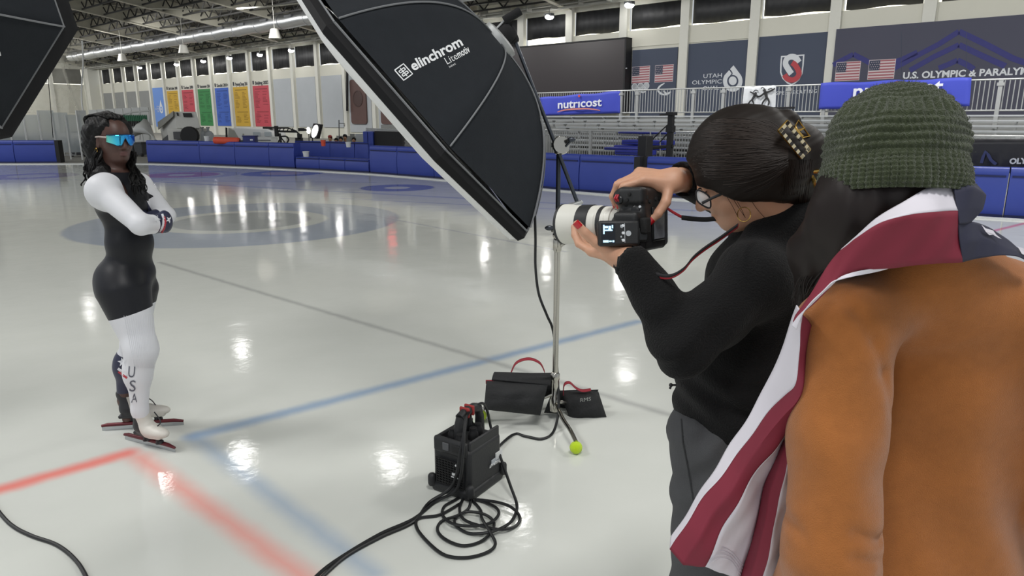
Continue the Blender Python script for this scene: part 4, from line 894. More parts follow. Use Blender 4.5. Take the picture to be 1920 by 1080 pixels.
# boom stand (C-stand)
SP = gnd(1040, 786); sx, sy = SP[0], SP[1]
t = thing('boom_stand', 'chrome light stand holding the big softbox on a diagonal boom arm', 'stand', SP)
zc = lambda y: at(1043, y, sy)[2]
B = MB(); B.tube([(sx, sy, .05), (sx, sy, zc(468))], .0165, 12); B.build('lower_pole', 'chrome', t)
B = MB(); B.tube([(sx, sy, zc(470)), (sx, sy, zc(285))], .0125, 12); B.build('upper_pole', 'steel_dark', t)
col = MB(); col.lathe([(.017, 0), (.024, .01), (.024, .06), (.02, .075), (.026, .085), (.026, .1), (.014, .115)], (sx, sy, zc(472)), n=14); o = col.build('collar', 'chrome', t)
B = MB(); B.tube([(sx, sy, zc(432)), (sx - .03, sy - .01, zc(431))], .012, 8); B.build('knob_stem', 'chrome', t)
B = MB(); B.ball((sx - .045, sy - .01, zc(427)), (.026, .01, .014), 10, 8); B.build('wing_knob', 'steel_dark', t)
B = MB(); B.tube([(sx + .004, sy, zc(465)), (sx + .035, sy - .02, zc(456))], .008, 6); B.build('lever', 'chrome', t)
gh = np.array([sx, sy, zc(272)])
B = MB(); B.lathe([(.012, -.05), (.022, -.045), (.022, -.02), (.04, -.012), (.04, .012), (.02, .018), (.02, .03)], gh, n=14); B.lathe([(.045, -.012), (.05, 0), (.045, .012)], gh + [.01, -.03, .0], (.25, -.9, .2), 16); B.build('grip_head', 'chrome', t)
B = MB(); B.tube([gh + [.03, -.03, -.01], gh + [.055, -.05, .02]], .007, 6); B.ball(gh + [.062, -.055, .03], (.022, .01, .014), 10, 6); B.build('grip_handle', 'steel_dark', t)
be = at(965, 75, apex[1] + .02); bl = at(1084, 384, sy - .03); gm = at(1040, 268, sy - .03)
B = MB(); B.tube([be, gm], .0105, 10); B.build('boom_arm', 'steel_dark', t); B = MB(); B.tube([gm, bl], .0105, 10); B.build('boom_tail', 'steel_dark', t)
B = MB(); B.box(at(1076, 389, sy - .05), (.085, .05, .05), [unit([1, 0, .3]), [0, 1, 0], unit([-.3, 0, 1])]); B.box(at(1058, 400, sy - .05), (.05, .04, .04)); B.tube([at(1084, 384, sy - .05), at(1092, 377, sy - .05)], .012, 8); B.build('clamp', 'galv', t, bevel=.006)
# base legs with tennis balls
B = MB(); B.lathe([(.019, .0), (.03, .005), (.03, .09), (.022, .1), (.022, .19), (.026, .2), (.026, .23), (.018, .24)], (sx, sy, .05), n=14); B.build('leg_hub', 'chrome', t)
mk('tennis_ball', '#c3e21a', .9, var=.1, scale=60, bump=.5, bscale=300, sheen=.3)
def leg(bx, by, lab, h=.06):
    e = gnd(bx, by, .034); g = np.array([sx, sy, h + .05]); m = g + (e - g) * .75; m[2] = h + .02
    B = MB(); B.tube(smooth_path([g, g + (e - g) * .4 + [0, 0, .0], m, e + [0, 0, .03]], 5), .0115, 10); L = B.build('leg', 'chrome', t)
    B = MB(); B.ball(e, .0335, 20, 14); o = B.build('tennis_ball', 'tennis_ball', L, label=lab)
    B = MB(); B.tube([e + [.0335 * math.cos(a) * math.cos(.5 * math.sin(2 * a)), .0335 * math.sin(a) * math.cos(.5 * math.sin(2 * a)), .0335 * math.sin(.5 * math.sin(2 * a))] for a in np.linspace(0, 2 * math.pi, 33)], .0012, 4, caps=False)
    for v_ in range(len(B.v)): pass
    return L
leg(1080, 839, 'yellow tennis ball'); leg(902, 779, 'yellow tennis ball', .11); leg(1100, 756, 'yellow tennis ball')
# ---------------------------------------------------------------- sandbags
mk('bag_black', '#191a1c', .75, var=.15, scale=12, bump=.35, bscale=60); mk('strap_red', '#8e2230', .75, var=.1)
def pillow(px, Y0, Y1, th, name, parent, material='bag_black', lean=None):
    """px: tl, tr, br, bl; Y0 depth of the top edge, Y1 of the bottom edge"""
    A, Bt = at(*px[0], Y0), at(*px[1], Y0); C, E = at(*px[2], Y1), at(*px[3], Y1); nrm = unit(np.cross(Bt - A, E - A)); n, m = 14, 10
    if nrm[1] > 0: nrm = -nrm
    F, K = [], []
    for j in range(m + 1):
        s = j / m; rf, rk = [], []
        for i in range(n + 1):
            q = i / n; p = (A * (1 - q) + Bt * q) * (1 - s) + (E * (1 - q) + C * q) * s
            e = (max(0, math.sin(math.pi * q)) ** .45) * (max(0, math.sin(math.pi * s)) ** .45); w = .006 * math.sin(q * 14 + s * 5) * e + .004 * math.sin(s * 17 + q * 4) * e
            rf.append(p + nrm * (th / 2 * e + w)); rk.append(p - nrm * (th / 2 * e + .004))
        F.append(rf); K.append(rk)
    B = MB(); B.grid(F); B.grid([r[::-1] for r in K]); return B.build(name, material, parent, angle=60)
def strap(pts, w, parent, name='handle', material='strap_red'):
    P = smooth_path([at(x, y, Y) for x, y, Y in pts], 7); B = MB(); B.grid([[p + np.array([0, w / 2, .004]), p - np.array([0, w / 2, .0])] for p in P]); return B.build(name, material, parent, solid=.003, angle=80)
t = thing('sandbag', 'large black saddle sandbag with a red handle, left of the stand pole', 'sandbag', gnd(965, 770), 'sandbags on the stand legs')
pillow(((928, 700), (1040, 699), (1046, 742), (920, 741)), 3.98, 3.96, .13, 'back_pouch', t); pillow(((912, 714), (1027, 722), (1013, 779), (907, 768)), 3.76, 3.70, .10, 'front_pouch', t)
B = MB(); G = []
for s in np.linspace(0, 1, 6): G.append([at(922 + 8 * s, 712 - 12 * s, 3.76 + .2 * s) + [0, 0, .02 * math.sin(math.pi * s)], at(1032 + 6 * s, 722 - 20 * s, 3.76 + .2 * s) + [0, 0, .02 * math.sin(math.pi * s)]])
B.grid(G); B.build('saddle_web', 'bag_black', t, solid=.01)
strap([(958, 700, 3.95), (966, 683, 3.95), (980, 675, 3.95), (997, 674, 3.95), (1013, 682, 3.95), (1021, 697, 3.95)], .035, t); B = MB(); B.box(at(918, 716, 3.86), (.045, .01, .02)); B.build('corner_tab', 'strap_red', t)
t = thing('sandbag', 'smaller black saddle sandbag lettered RMS, right of the stand pole', 'sandbag', gnd(1090, 785), 'sandbags on the stand legs')
bp = pillow(((1049, 736), (1122, 734), (1138, 784), (1070, 789)), 3.92, 3.86, .10, 'front_pouch', t); pillow(((1050, 730), (1036, 732), (1020, 774), (1050, 776)), 3.9, 3.88, .06, 'side_pouch', t); pillow(((1040, 733), (1122, 731), (1110, 765), (1045, 765)), 4.0, 4.02, .08, 'back_pouch', t)
strap([(1056, 740, 3.9), (1058, 722, 3.9), (1068, 718, 3.9), (1080, 728, 3.9), (1092, 733, 3.9), (1108, 731, 3.9)], .03, t)
mb_ = bp.data; bv3 = BVHTree.FromPolygons([v.co[:] for v in mb_.vertices], [p.vertices[:] for p in mb_.polygons]); mk('chalk', '#8c8f8c', .8, var=0)
px_text(bv3, 'RMS', (1087, 754), (1108, 751), (0, -7), 'chalk', t, off=.004)
# ---------------------------------------------------------------- power pack
mk('pack_black', '#232426', .55, var=.1, scale=20, bump=.15, bscale=150); mk('pack_dark', '#151517', .6); mk('red_rubber', '#9a2c2a', .6); mk('sticker', '#d9dbdb', .6, var=0)
a0 = gnd(882, 943); rt = gnd(943, 897); lf = gnd(818, 913); ex = rt - a0; Lx = np.linalg.norm(ex); ex /= Lx; ey = np.array([-ex[1], ex[0], 0]); Ly = abs((lf - a0) @ ey); Hh = .29
T = lambda x, y, z: a0 + ex * x + ey * y + ZW * z
AX = [ex, ey, ZW]
t = thing('power_pack', 'black flash power pack with a carrying handle and plugged cables on the ice', 'power pack', T(Lx / 2, Ly / 2, 0))
def pbox(x0, x1, y0, y1, z0, z1, name, material='pack_black', bevel=.008, parent=t): 
    B = MB(); B.box(T((x0 + x1) / 2, (y0 + y1) / 2, (z0 + z1) / 2), (x1 - x0, y1 - y0, z1 - z0), AX); return B.build(name, material, parent, bevel=bevel)
pbox(.005, Lx - .005, .005, Ly - .005, .008, Hh * .84, 'body', bevel=.02)
pbox(-.004, Lx + .004, -.004, Ly + .004, .0, .05, 'bottom_bumper', bevel=.014); 
for cx in (0, Lx):
    for cy in (0, Ly): pbox(cx - .018, cx + .018, cy - .018, cy + .018, .02, Hh * .30, 'corner_bumper', bevel=.015)
pbox(-.008, .02, Ly * .08, Ly * .92, Hh * .72, Hh * .98, 'end_cap', bevel=.012)
pbox(.02, Lx - .01, .012, .028, Hh * .7, Hh * .97, 'side_wall', bevel=.008); pbox(.02, Lx - .01, Ly - .028, Ly - .012, Hh * .7, Hh * .95, 'side_wall', bevel=.008)
pbox(.02, Lx - .02, .03, Ly - .03, Hh * .78, Hh * .82, 'control_panel', 'pack_dark', bevel=.003)
pbox(-.012, -.004, Ly * .22, Ly * .42, Hh * .80, Hh * .92, 'socket', 'pack_dark', bevel=.004); pbox(-.013, -.006, Ly * .5, Ly * .66, Hh * .79, Hh * .92, 'socket', 'grey_dark', bevel=.004)
for i in range(9):
    for j in range(7): pass
B = MB()
for i in range(11): B.box(T(-.0055, Ly * .5, Hh * (.2 + .042 * i)), (.006, Ly * .72, .0035), AX)
for j in range(10): B.box(T(-.0055, Ly * (.15 + .077 * j), Hh * .41), (.006, .0035, Hh * .44), AX)
B.build('vent_grille', 'pack_dark', t, smooth=False)
B = MB(); B.box(T(-.0095, Ly * .36, Hh * .42), (.002, .03, .012), AX); B.box(T(-.0095, Ly * .36, Hh * .37), (.002, .04, .005), AX); B.ball(T(-.009, Ly * .33, Hh * .58), (.004, .004, .006), 8, 6); B.build('badge', 'sticker', t, smooth=False)
pbox(Lx * .78, Lx * .97, -.002, .004, Hh * .43, Hh * .54, 'label_sticker', 'sticker', bevel=0); 
text('Profoto', .022, T(Lx * .62, -.0012, Hh * .36), ex, ZW, 'sticker', t, width=.07)
B = MB(); B.slab([T(Lx * .57, -.001, Hh * .36), T(Lx * .61, -.001, Hh * .36), T(Lx * .59, -.001, Hh * .41)], -ey, .0015); B.build('brand_mark', 'sticker', t, smooth=False)
pbox(Lx * .66, Lx * .93, .0, .006, Hh * .38, Hh * .46, 'label_sticker', 'acoustic', bevel=0)
# handle frame
hy = Ly * .55
for x in (.30, .93):
    B = MB(); B.tube([T(Lx * x, hy, Hh * .78), T(Lx * x, hy, Hh * 1.06), T(Lx * (x + (.06 if x < .5 else -.06)), hy, Hh * 1.22)], [.024, .022, .02], 10); B.build('handle_post', 'pack_black', t)
B = MB(); B.tube([T(Lx * .34, hy, Hh * 1.21), T(Lx * .5, hy, Hh * 1.26), T(Lx * .75, hy, Hh * 1.26), T(Lx * .89, hy, Hh * 1.21)], .023, 12); B.build('handle_bar', 'pack_black', t)
B = MB(); B.tube([T(Lx * .62, hy, Hh * 1.0), T(Lx * .62, hy, Hh * 1.16)], .012, 8); B.build('handle_post', 'pack_black', t)
for x in (.46, .60): pbox(Lx * x, Lx * (x + .05), hy - .028, hy + .028, Hh * 1.18, Hh * 1.35, 'red_band', 'red_rubber', bevel=.006)
for x, y in ((.18, .4), (.3, .7), (.5, .35), (.7, .4), (.78, .7)):
    B = MB(); B.lathe([(.024, 0), (.026, .01), (.024, .035), (.018, .045), (.018, .06), (.001, .062)], T(Lx * x, Ly * y, Hh * .82), n=12); B.build('plug', 'pack_dark', t)
# ---------------------------------------------------------------- cables
mk('cable_black', '#17181a', .45, var=.05)
def cable(pts, r, lab, name='cable', parent=None, n=7):
    P = smooth_path(pts, n); B = MB(); B.tube(P, r, 8)
    return tag(B.build(name, 'cable_black'), lab, 'cable')
g = lambda x, y, z=.008: gnd(x, y, z)
cable([at(1003, 405, 3.9), at(1004, 450, 3.88), at(1004, 500, 3.88), at(1010, 550, 3.87), at(1025, 590, 3.87), at(1037, 620, 3.9), at(1044, 680, 3.885), at(1047, 740, 3.8), at(1046, 780, 3.72) * [1, 1, 1], g(1036, 812), g(1015, 823), g(985, 818), g(960, 816), T(Lx * 1.02, Ly * .6, .06), T(Lx * .95, Ly * .6, Hh * .8)], .0075, 'black cable hanging from the big softbox and curling past the stand base')
cable([g(-25, 925), g(0, 962), g(25, 987), g(60, 1005), g(105, 1021), g(138, 1046), g(160, 1078), g(185, 1140)], .008, 'black cable crossing the bottom left corner of the ice')
top = T(Lx * .45, Ly * .5, Hh * 1.2)
for k, off in enumerate((0, 14)):
    cable([T(Lx * .5, Ly * .45, Hh * 1.28), T(Lx * .3, Ly * .35, Hh * 1.27), T(Lx * .08, Ly * .2, Hh * 1.12), T(-.02, Ly * (.1 + .08 * k), Hh * .85), T(-.035, Ly * (.12 + .1 * k), Hh * .5), T(-.04, Ly * (.25 + .15 * k), .06), g(818 - off, 940 + off * .2), g(775, 973 + off * .4), g(715, 1000 + off * .45), g(650, 1038 + off * .3), g(600, 1074 + off * .8), g(560, 1120)], .0075, ['thick black cable running from the pack handle to the bottom edge, upper', 'thick black cable running from the pack to the bottom edge, lower'][k])
cable([T(Lx * .7, hy, Hh * 1.25), T(Lx * .9, hy - .02, Hh * 1.3), T(Lx * 1.06, hy - .02, Hh * 1.12), T(Lx * 1.12, hy - .04, Hh * .7), g(955, 905, .06)] + [g(760 + x / 2.4545, 640 + y / 2.4545, .008 + z) for x, y, z in ((512, 745, 0), (508, 790, 0), (478, 838, .012), (400, 875, .015), (300, 885, 0), (235, 850, 0), (232, 812, 0), (285, 785, .012), (365, 797, .012), (407, 832, 0), (395, 880, .012), (340, 925, .0), (260, 940, 0), (182, 910, 0), (148, 868, 0), (168, 828, 0), (240, 802, .013), (290, 770, .01), (300, 720, 0), (285, 690, 0))], .0068, 'thin black cable looping down from the handle into the coil on the ice')
cable([g(760 + x / 2.4545, 640 + y / 2.4545, .008 + z) for x, y, z in ((255, 745, 0), (160, 798, 0), (62, 815, 0), (54, 860, 0), (110, 930, 0), (185, 985, 0), (285, 995, 0), (375, 972, 0), (414, 935, .012), (392, 880, .02), (352, 815, .018), (345, 775, .0), (300, 722, 0))], .0068, 'black cable forming the widest outer loop of the coil')
cable([g(760 + x / 2.4545, 640 + y / 2.4545, .008 + z) for x, y, z in ((290, 690, 0), (230, 730, 0), (180, 760, 0), (172, 800, 0), (215, 838, .014), (300, 850, .014), (385, 838, .014), (428, 800, .014), (420, 768, .012), (370, 742, 0), (320, 728, 0), (420, 740, .01), (490, 765, .01), (528, 812, 0), (505, 852, 0), (440, 866, .014), (350, 850, .014), (270, 820, .012), (250, 770, .012), (270, 715, 0), (290, 690, 0))], .0068, 'black cable forming the small inner loops of the coil')
cable([T(Lx * .8, hy, Hh * 1.2), T(Lx * 1.0, hy + .02, Hh * 1.12), T(Lx * 1.07, hy + .02, Hh * .9), T(Lx * 1.06, hy + .01, Hh * .6), T(Lx * 1.02, hy, Hh * .5)], .008, 'short thick black cable bowing out beside the pack handle')
# ================================================================ PEOPLE: one continuous surface grown from an implicit body
def capsule(a, b, ra, rb):
    a = np.array(a, float); b = np.array(b, float); ba = b - a; l2 = ba @ ba + 1e-12
    def f(p):
        h = np.clip(((p - a) @ ba) / l2, 0, 1); return np.linalg.norm(p - a - h[:, None] * ba, axis=1) - (ra + (rb - ra) * h)
    return f
def ellipsoid(c, r, ax=None):
    c = np.array(c, float); r = np.array(r, float); A = np.eye(3) if ax is None else np.array(ax, float)
    def f(p):
        q = (p - c) @ A.T; k0 = np.linalg.norm(q / r, axis=1); k1 = np.linalg.norm(q / (r * r), axis=1) + 1e-9; return k0 * (k0 - 1) / k1
    return f
def rbox(c, h, ax, r):
    c = np.array(c, float); h = np.array(h, float) - r; A = np.array(ax, float)
    def f(p):
        q = np.abs((p - c) @ A.T) - h; return np.linalg.norm(np.maximum(q, 0), axis=1) + np.minimum(q.max(1), 0) - r
    return f
def smin(a, b, k):
    if k <= 0: return np.minimum(a, b)
    h = np.maximum(k - np.abs(a - b), 0) / k; return np.minimum(a, b) - h * h * k * .25
class Body:
    """prims: (function, blend radius, sign); evaluated in order"""
    def __init__(s): s.p = []; s.post = None
    def add(s, f, k=.02): s.p.append((f, k, 1)); return s
    def cut(s, f, k=.01): s.p.append((f, k, -1)); return s
    def __call__(s, P):
        d = np.full(len(P), 1e3)
        for f, k, sg in s.p:
            v = f(P); d = smin(d, v, k) if sg > 0 else -smin(-d, v, k)
        return d if s.post is None else s.post(P, d)
def surface(f, lo, hi, h, iso=0.0):
    """surface nets: quads on the level set of f inside the box lo..hi, cell size h"""
    lo = np.array(lo, float); n = np.ceil((np.array(hi, float) - lo) / h).astype(int) + 1
    S = 5; nc = -(-n // S)                                       # coarse blocks first
    cx = np.stack(np.meshgrid(*[np.arange(m) for m in nc], indexing='ij'), -1).reshape(-1, 3)
    cd = f(lo + (cx * S + (S - 1) / 2) * h) - iso
    D = np.repeat(np.repeat(np.repeat(cd.reshape(nc), S, 0), S, 1), S, 2)
    D = np.ascontiguousarray(D)
    act = cx[np.abs(cd) < h * S * 2.0]
    off = np.stack(np.meshgrid(*[np.arange(S)] * 3, indexing='ij'), -1).reshape(-1, 3)
    for i in range(0, len(act), 4000):
        I = (act[i:i + 4000, None] * S + off).reshape(-1, 3); D[I[:, 0], I[:, 1], I[:, 2]] = f(lo + I * h) - iso
    s = D < 0; N = np.array(D.shape)
    c = np.zeros(N - 1, np.int8)
    for i in (0, 1):
        for j in (0, 1):
            for k in (0, 1): c += s[i:N[0] - 1 + i, j:N[1] - 1 + j, k:N[2] - 1 + k]
    A = np.argwhere((c > 0) & (c < 8)); idm = np.full(N - 1, -1, np.int32); idm[A[:, 0], A[:, 1], A[:, 2]] = np.arange(len(A))
    acc = np.zeros((len(A), 3)); cnt = np.zeros(len(A))
    co = [(i, j, k) for i in (0, 1) for j in (0, 1) for k in (0, 1)]
    for a in range(8):
        for b in range(a + 1, 8):
            if sum(abs(x - y) for x, y in zip(co[a], co[b])) != 1: continue
            va = D[A[:, 0] + co[a][0], A[:, 1] + co[a][1], A[:, 2] + co[a][2]]; vb = D[A[:, 0] + co[b][0], A[:, 1] + co[b][1], A[:, 2] + co[b][2]]
            m = (va < 0) != (vb < 0); t = np.where(m, va / np.where(m, va - vb, 1), 0)[:, None]
            acc += np.where(m[:, None], np.array(co[a]) + t * (np.array(co[b]) - np.array(co[a])), 0); cnt += m
    V = lo + (A + acc / cnt[:, None]) * h; F = []
    for ax in range(3):
        o1, o2 = [(1, 2), (2, 0), (0, 1)][ax]
        sl0 = [slice(1, N[q] - 1) for q in range(3)]; sl1 = list(sl0); sl0[ax] = slice(0, N[ax] - 1); sl1[ax] = slice(1, N[ax])
        e = s[tuple(sl0)] != s[tuple(sl1)]; I = np.argwhere(e); I = I + np.array([0 if q == ax else 1 for q in range(3)])
        ins = s[I[:, 0], I[:, 1], I[:, 2]]; u = np.eye(3, dtype=int)
        q = [I, I - u[o1], I - u[o1] - u[o2], I - u[o2]]; ok = np.ones(len(I), bool)
        for x in q: ok &= ((x >= 0) & (x < N - 1)).all(1)
        Q = np.stack([idm[x[ok, 0], x[ok, 1], x[ok, 2]] for x in q], 1); iv = ins[ok]
        Q = np.where(iv[:, None], Q, Q[:, ::-1]); F.append(Q[(Q >= 0).all(1)])
    return V, np.concatenate(F)
def clip(V, F, a):
    """keep the part of a quad mesh where the vertex value a > 0, cut cleanly along a = 0"""
    T = np.concatenate([F[:, [0, 1, 2]], F[:, [0, 2, 3]]]) if F.shape[1] == 4 else F
    pos = a > 0; n = pos[T].sum(1); out = [T[n == 3]]; nv = [V]; base = len(V)
    for want in (1, 2):
        X = T[n == want]
        if not len(X): continue
        lone = pos[X] if want == 1 else ~pos[X]; r = lone.argmax(1); X = np.stack([X[np.arange(len(X)), (r + i) % 3] for i in range(3)], 1)
        p, q, w = X.T; t1 = (a[p] / (a[p] - a[q]))[:, None]; t2 = (a[p] / (a[p] - a[w]))[:, None]
        i1 = base + np.arange(len(X)); i2 = i1 + len(X); nv += [V[p] + t1 * (V[q] - V[p]), V[p] + t2 * (V[w] - V[p])]; base += 2 * len(X)
        if want == 1: out.append(np.stack([p, i1, i2], 1))
        else: out += [np.stack([q, w, i2], 1), np.stack([q, i2, i1], 1)]
    V = np.concatenate(nv); T = np.concatenate(out); u, inv = np.unique(T, return_inverse=True); return V[u], inv.reshape(-1, 3)
def biggest(V, F):
    lab = np.arange(len(V))
    while True:
        m = lab[F].min(1); new = lab.copy()
        for c in range(F.shape[1]): np.minimum.at(new, F[:, c], m)
        new = new[new]
        if (new == lab).all(): break
        lab = new
    fl = lab[F[:, 0]]; u, c = np.unique(fl, return_counts=True); F = F[fl == u[c.argmax()]]
    u, inv = np.unique(F, return_inverse=True); return V[u], inv.reshape(F.shape)
def npmesh(name, V, F, material, parent=None, label=None, smooth=True):
    me = bpy.data.meshes.new(name); me.vertices.add(len(V)); me.vertices.foreach_set('co', np.ascontiguousarray(V, float).ravel())
    k = F.shape[1]; me.loops.add(F.size); me.loops.foreach_set('vertex_index', np.ascontiguousarray(F, np.int32).ravel())
    me.polygons.add(len(F)); me.polygons.foreach_set('loop_start', np.arange(0, F.size, k, dtype=np.int32)); me.polygons.foreach_set('loop_total', np.full(len(F), k, np.int32))
    me.update(calc_edges=True)
    if smooth: me.polygons.foreach_set('use_smooth', [True] * len(F))
    me.materials.append(M[material] if isinstance(material, str) else material); me.update(); return link(name, me, parent, label=label)
def joined(parts):
    V, F, b = [], [], 0
    for v, f in parts:
        if f.shape[1] == 4: f = np.concatenate([f[:, [0, 1, 2]], f[:, [0, 2, 3]]])
        V.append(v); F.append(f + b); b += len(v)
    return np.concatenate(V), np.concatenate(F)
def bounds(pts, m): P = np.array(pts, float); return P.min(0) - m, P.max(0) + m
# a hand: palm frame (origin at wrist, d towards fingers, n out of the back of the hand, t towards the thumb side); curls in degrees
def hand_sdf(B, o, d, n, t, s=1.0, curl=((10, 25, 20),) * 4, spread=(8, 2, -4, -10), thumb=((.35, .75, -.35), (.55, .5, -.55)), k=.006, forearm=None):
    d, n, t = unit(d), unit(n), unit(t); o = np.array(o, float); P = lambda x, y, z: o + (d * x + t * y + n * z) * s
    B.add(rbox(P(.047, .0, 0), np.array([.045, .038, .0125]) * s, [d, t, n], .011 * s), .01)
    B.add(capsule(P(.0, .002, 0), P(.03, .004, 0), .0235 * s, .02 * s), .02)
    B.add(ellipsoid(P(.03, .026, -.008), np.array([.03, .016, .015]) * s, [d, t, n]), .012)
    tips = []
    L = [(.044, .026, .021), (.049, .030, .022), (.045, .028, .022), (.035, .021, .019)]; Rr = [.0095, .0098, .0094, .0082]
    for i in range(4):
        y = .029 - .0195 * i; x = .088 - (.0, -.004, .0, .009)[i]; p = P(x, y, .001); a = 0.0; sp = math.radians(spread[i]); f = d * math.cos(sp) + t * math.sin(sp)
        B.add(capsule(P(.05, y * .9, .0), p, .0115 * s, .0105 * s), k)
        for j in range(3):
            a += math.radians(curl[i][j]); v = f * math.cos(a) - n * math.sin(a); q = p + v * L[i][j] * s; r = Rr[i] * s
            B.add(capsule(p, q, r * (1.0 - .06 * j), r * (.95 - .09 * j)), k if j == 0 else .004); p = q
        tips.append((p, v, f, a))
    p = P(.022, .03, -.006); r = .0125 * s
    for j, (v, L_) in enumerate(zip(thumb, (.042, .032, .026)[:len(thumb)])):
        v = unit(d * v[0] + t * v[1] + n * v[2]); q = p + v * L_ * s; B.add(capsule(p, q, r * (1 - .1 * j), r * (.92 - .1 * j)), .007 if j == 0 else .004); p = q
    if forearm is not None: B.add(capsule(P(.005, .002, 0), forearm, .0255 * s, .034 * s), .02)
    return tips, (p, v)
def nail(B, tip, v, up, s=1.0, r=.0062):
    """small plate lying on the finger tip"""
    v = unit(v); up = unit(np.array(up) - v * (np.array(up) @ v)); w = np.cross(v, up); G = []
    for a in np.linspace(-.9, .9, 7): G.append([tip + v * (x * s) + w * (math.sin(a) * r * s) + up * (math.cos(a) * r * 1.12 * s) for x in (-.008, -.002, .004, .0065)])
    B.grid(G)
# ================================================================ SKATER
def skin_mat(k, col, rough=.5):
    m = mat(k, col, rough, var=.06, scale=25, bump=.05, bscale=400); M[k] = m
    b = m.node_tree.nodes['Principled BSDF']; b.inputs['Subsurface Weight'].default_value = .08; b.inputs['Subsurface Radius'].default_value = (.012, .005, .003); b.inputs['Subsurface Scale'].default_value = .5
skin_mat('skin_dark', '#553b34', .45); skin_mat('lip_dark', '#5e3e3c', .4)
mk('suit_navy', '#1d1e23', .45, var=.05, scale=30, spec=.3); mk('suit_white', '#dcdde2', .5, var=.02); mk('suit_blue', '#292c46', .45, var=.03); mk('suit_red', '#b02f3d', .5, var=.02)
mk('hair_black', '#0b0a0b', .5, var=.2, scale=30, bump=.5, bscale=80, spec=.25)
SKF = unit([1.0, -.16, 0]); SKR = np.array([SKF[1], -SKF[0], 0.])       # chest direction, her right (towards the lens)
YS = 3.60
def S(x, y, off=0.0): return at(x, y, YS + off)
sc = .00272
sk = Body()
# torso
sk.add(ellipsoid(S(226, 375), (.105, .135, .15), [SKF, SKR, ZW]), .03)
sk.add(ellipsoid(S(222, 352), (.085, .165, .075), [SKF, SKR, ZW]), .05)
sk.add(ellipsoid(S(249, 392, -.03), (.06, .062, .062)), .05); sk.add(ellipsoid(S(252, 392, .09), (.055, .06, .06)), .05)
sk.add(ellipsoid(S(243, 455), (.104, .118, .12), [SKF, SKR, ZW]), .07)
sk.add(ellipsoid(S(241, 513), (.112, .145, .105), [SKF, SKR, ZW]), .06)
sk.add(ellipsoid(S(219, 532, -.05), (.112, .088, .115), [SKF, SKR, ZW]), .05); sk.add(ellipsoid(S(228, 530, .09), (.10, .085, .11), [SKF, SKR, ZW]), .05)
# legs: near (her right) and far (her left)
HN, KN, AN = S(232, 545, -.07), S(265, 655, -.12), S(262, 768, -.12)
HF, KF, AF = S(258, 540, .08), S(252, 640, .08), S(234, 750, .12)
sk.add(capsule(HN, KN, .125, .066), .03); sk.add(capsule(KN, KN + (AN - KN) * .4 + [-.018, 0, 0], .062, .058), .05); sk.add(capsule(KN + (AN - KN) * .3 + [-.012, 0, 0], AN, .058, .035), .05)
sk.add(ellipsoid(KN + [.012, -.02, .01], (.058, .055, .075)), .05)
sk.add(capsule(HF, KF, .098, .058), .03); sk.add(capsule(KF, KF + (AF - KF) * .42 + [-.022, 0, 0], .055, .056), .04); sk.add(capsule(KF + (AF - KF) * .35 + [-.02, 0, 0], AF, .054, .034), .05)
sk.add(capsule(AN, S(268, 800, -.12), .036, .032), .02); sk.add(capsule(AF, S(240, 785, .12), .035, .03), .02)
# shoulders and folded arms
SN, EN, WN = S(194, 358, -.13), S(264, 421, -.25), S(300, 420, -.14)
SF, EF, WF = S(262, 348, .13), S(311, 404, .02), S(262, 418, -.10)
sk.add(capsule(S(205, 342, -.02), SN, .055, .062), .04); sk.add(ellipsoid(SN + [0, 0, -.01], (.068, .066, .075)), .04)
sk.add(capsule(SN, EN, .063, .045), .025); sk.add(capsule(EN, WN, .045, .040), .015); sk.add(ellipsoid(S(309, 415, -.12), (.030, .035, .05)), .02)
sk.add(capsule(S(236, 340, .06), SF, .05, .055), .04); sk.add(capsule(SF, EF, .055, .041), .02); sk.add(capsule(EF, WF, .042, .033), .012)
# neck and head: the face is turned towards her right front
NB = S(213, 338, .0); HC = S(212, 262, .0)
FD = unit([.85, -.52, -.05]); FR = unit(np.cross(FD, ZW)); FU = np.cross(FR, FD)      # face direction, her right side, up
h = lambda f, r, u: HC + FD * f + FR * r + FU * u
AXH = [FD, FR, FU]
sk.add(capsule(NB + [0, 0, -.03], h(-.015, 0, -.06), .056, .053), .03)
sk.add(ellipsoid(h(-.012, 0, .03), (.095, .073, .088), AXH), .03)
sk.add(ellipsoid(h(.028, 0, -.035), (.06, .056, .078), AXH), .04)
sk.add(ellipsoid(h(.05, 0, -.085), (.028, .028, .022), AXH), .03)                       # chin
for s_ in (-1, 1):
    sk.add(ellipsoid(h(.045, s_ * .036, -.022), (.028, .024, .022), AXH), .025)          # cheeks
    sk.cut(ellipsoid(h(.092, s_ * .030, .012), (.016, .018, .011), AXH), .018)           # eye sockets
    sk.add(ellipsoid(h(.070, s_ * .030, .010), (.012, .013, .012), AXH), .004)
    sk.add(ellipsoid(h(-.012, s_ * .073, -.012), (.018, .009, .030), AXH), .008)         # ears
    sk.add(ellipsoid(h(.088, s_ * .0125, -.034), (.010, .0085, .0075), AXH), .006)       # nostrils
sk.add(capsule(h(.080, 0, .018), h(.096, 0, -.028), .010, .0125), .012)                 # nose
sk.add(ellipsoid(h(.082, 0, -.0555), (.011, .024, .0075), AXH), .006); sk.add(ellipsoid(h(.079, 0, -.068), (.012, .021, .0085), AXH), .006)
lo, hi = bounds([S(150, 205, -.2), S(345, 845, .2), S(180, 205, .35), S(300, 845, -.35), S(345, 400, -.2), S(345, 400, .2), S(350, 840, -.3)], .06)
skater = thing('person', 'skater in a black and white racing suit with mirrored glasses, arms folded', 'person', gnd(270, 815))
V, F = surface(sk, lo, hi, .0085); hv, hf = surface(sk, h(0, 0, 0) - [.16, .16, .13], h(0, 0, 0) + [.16, .16, .15], .0038)
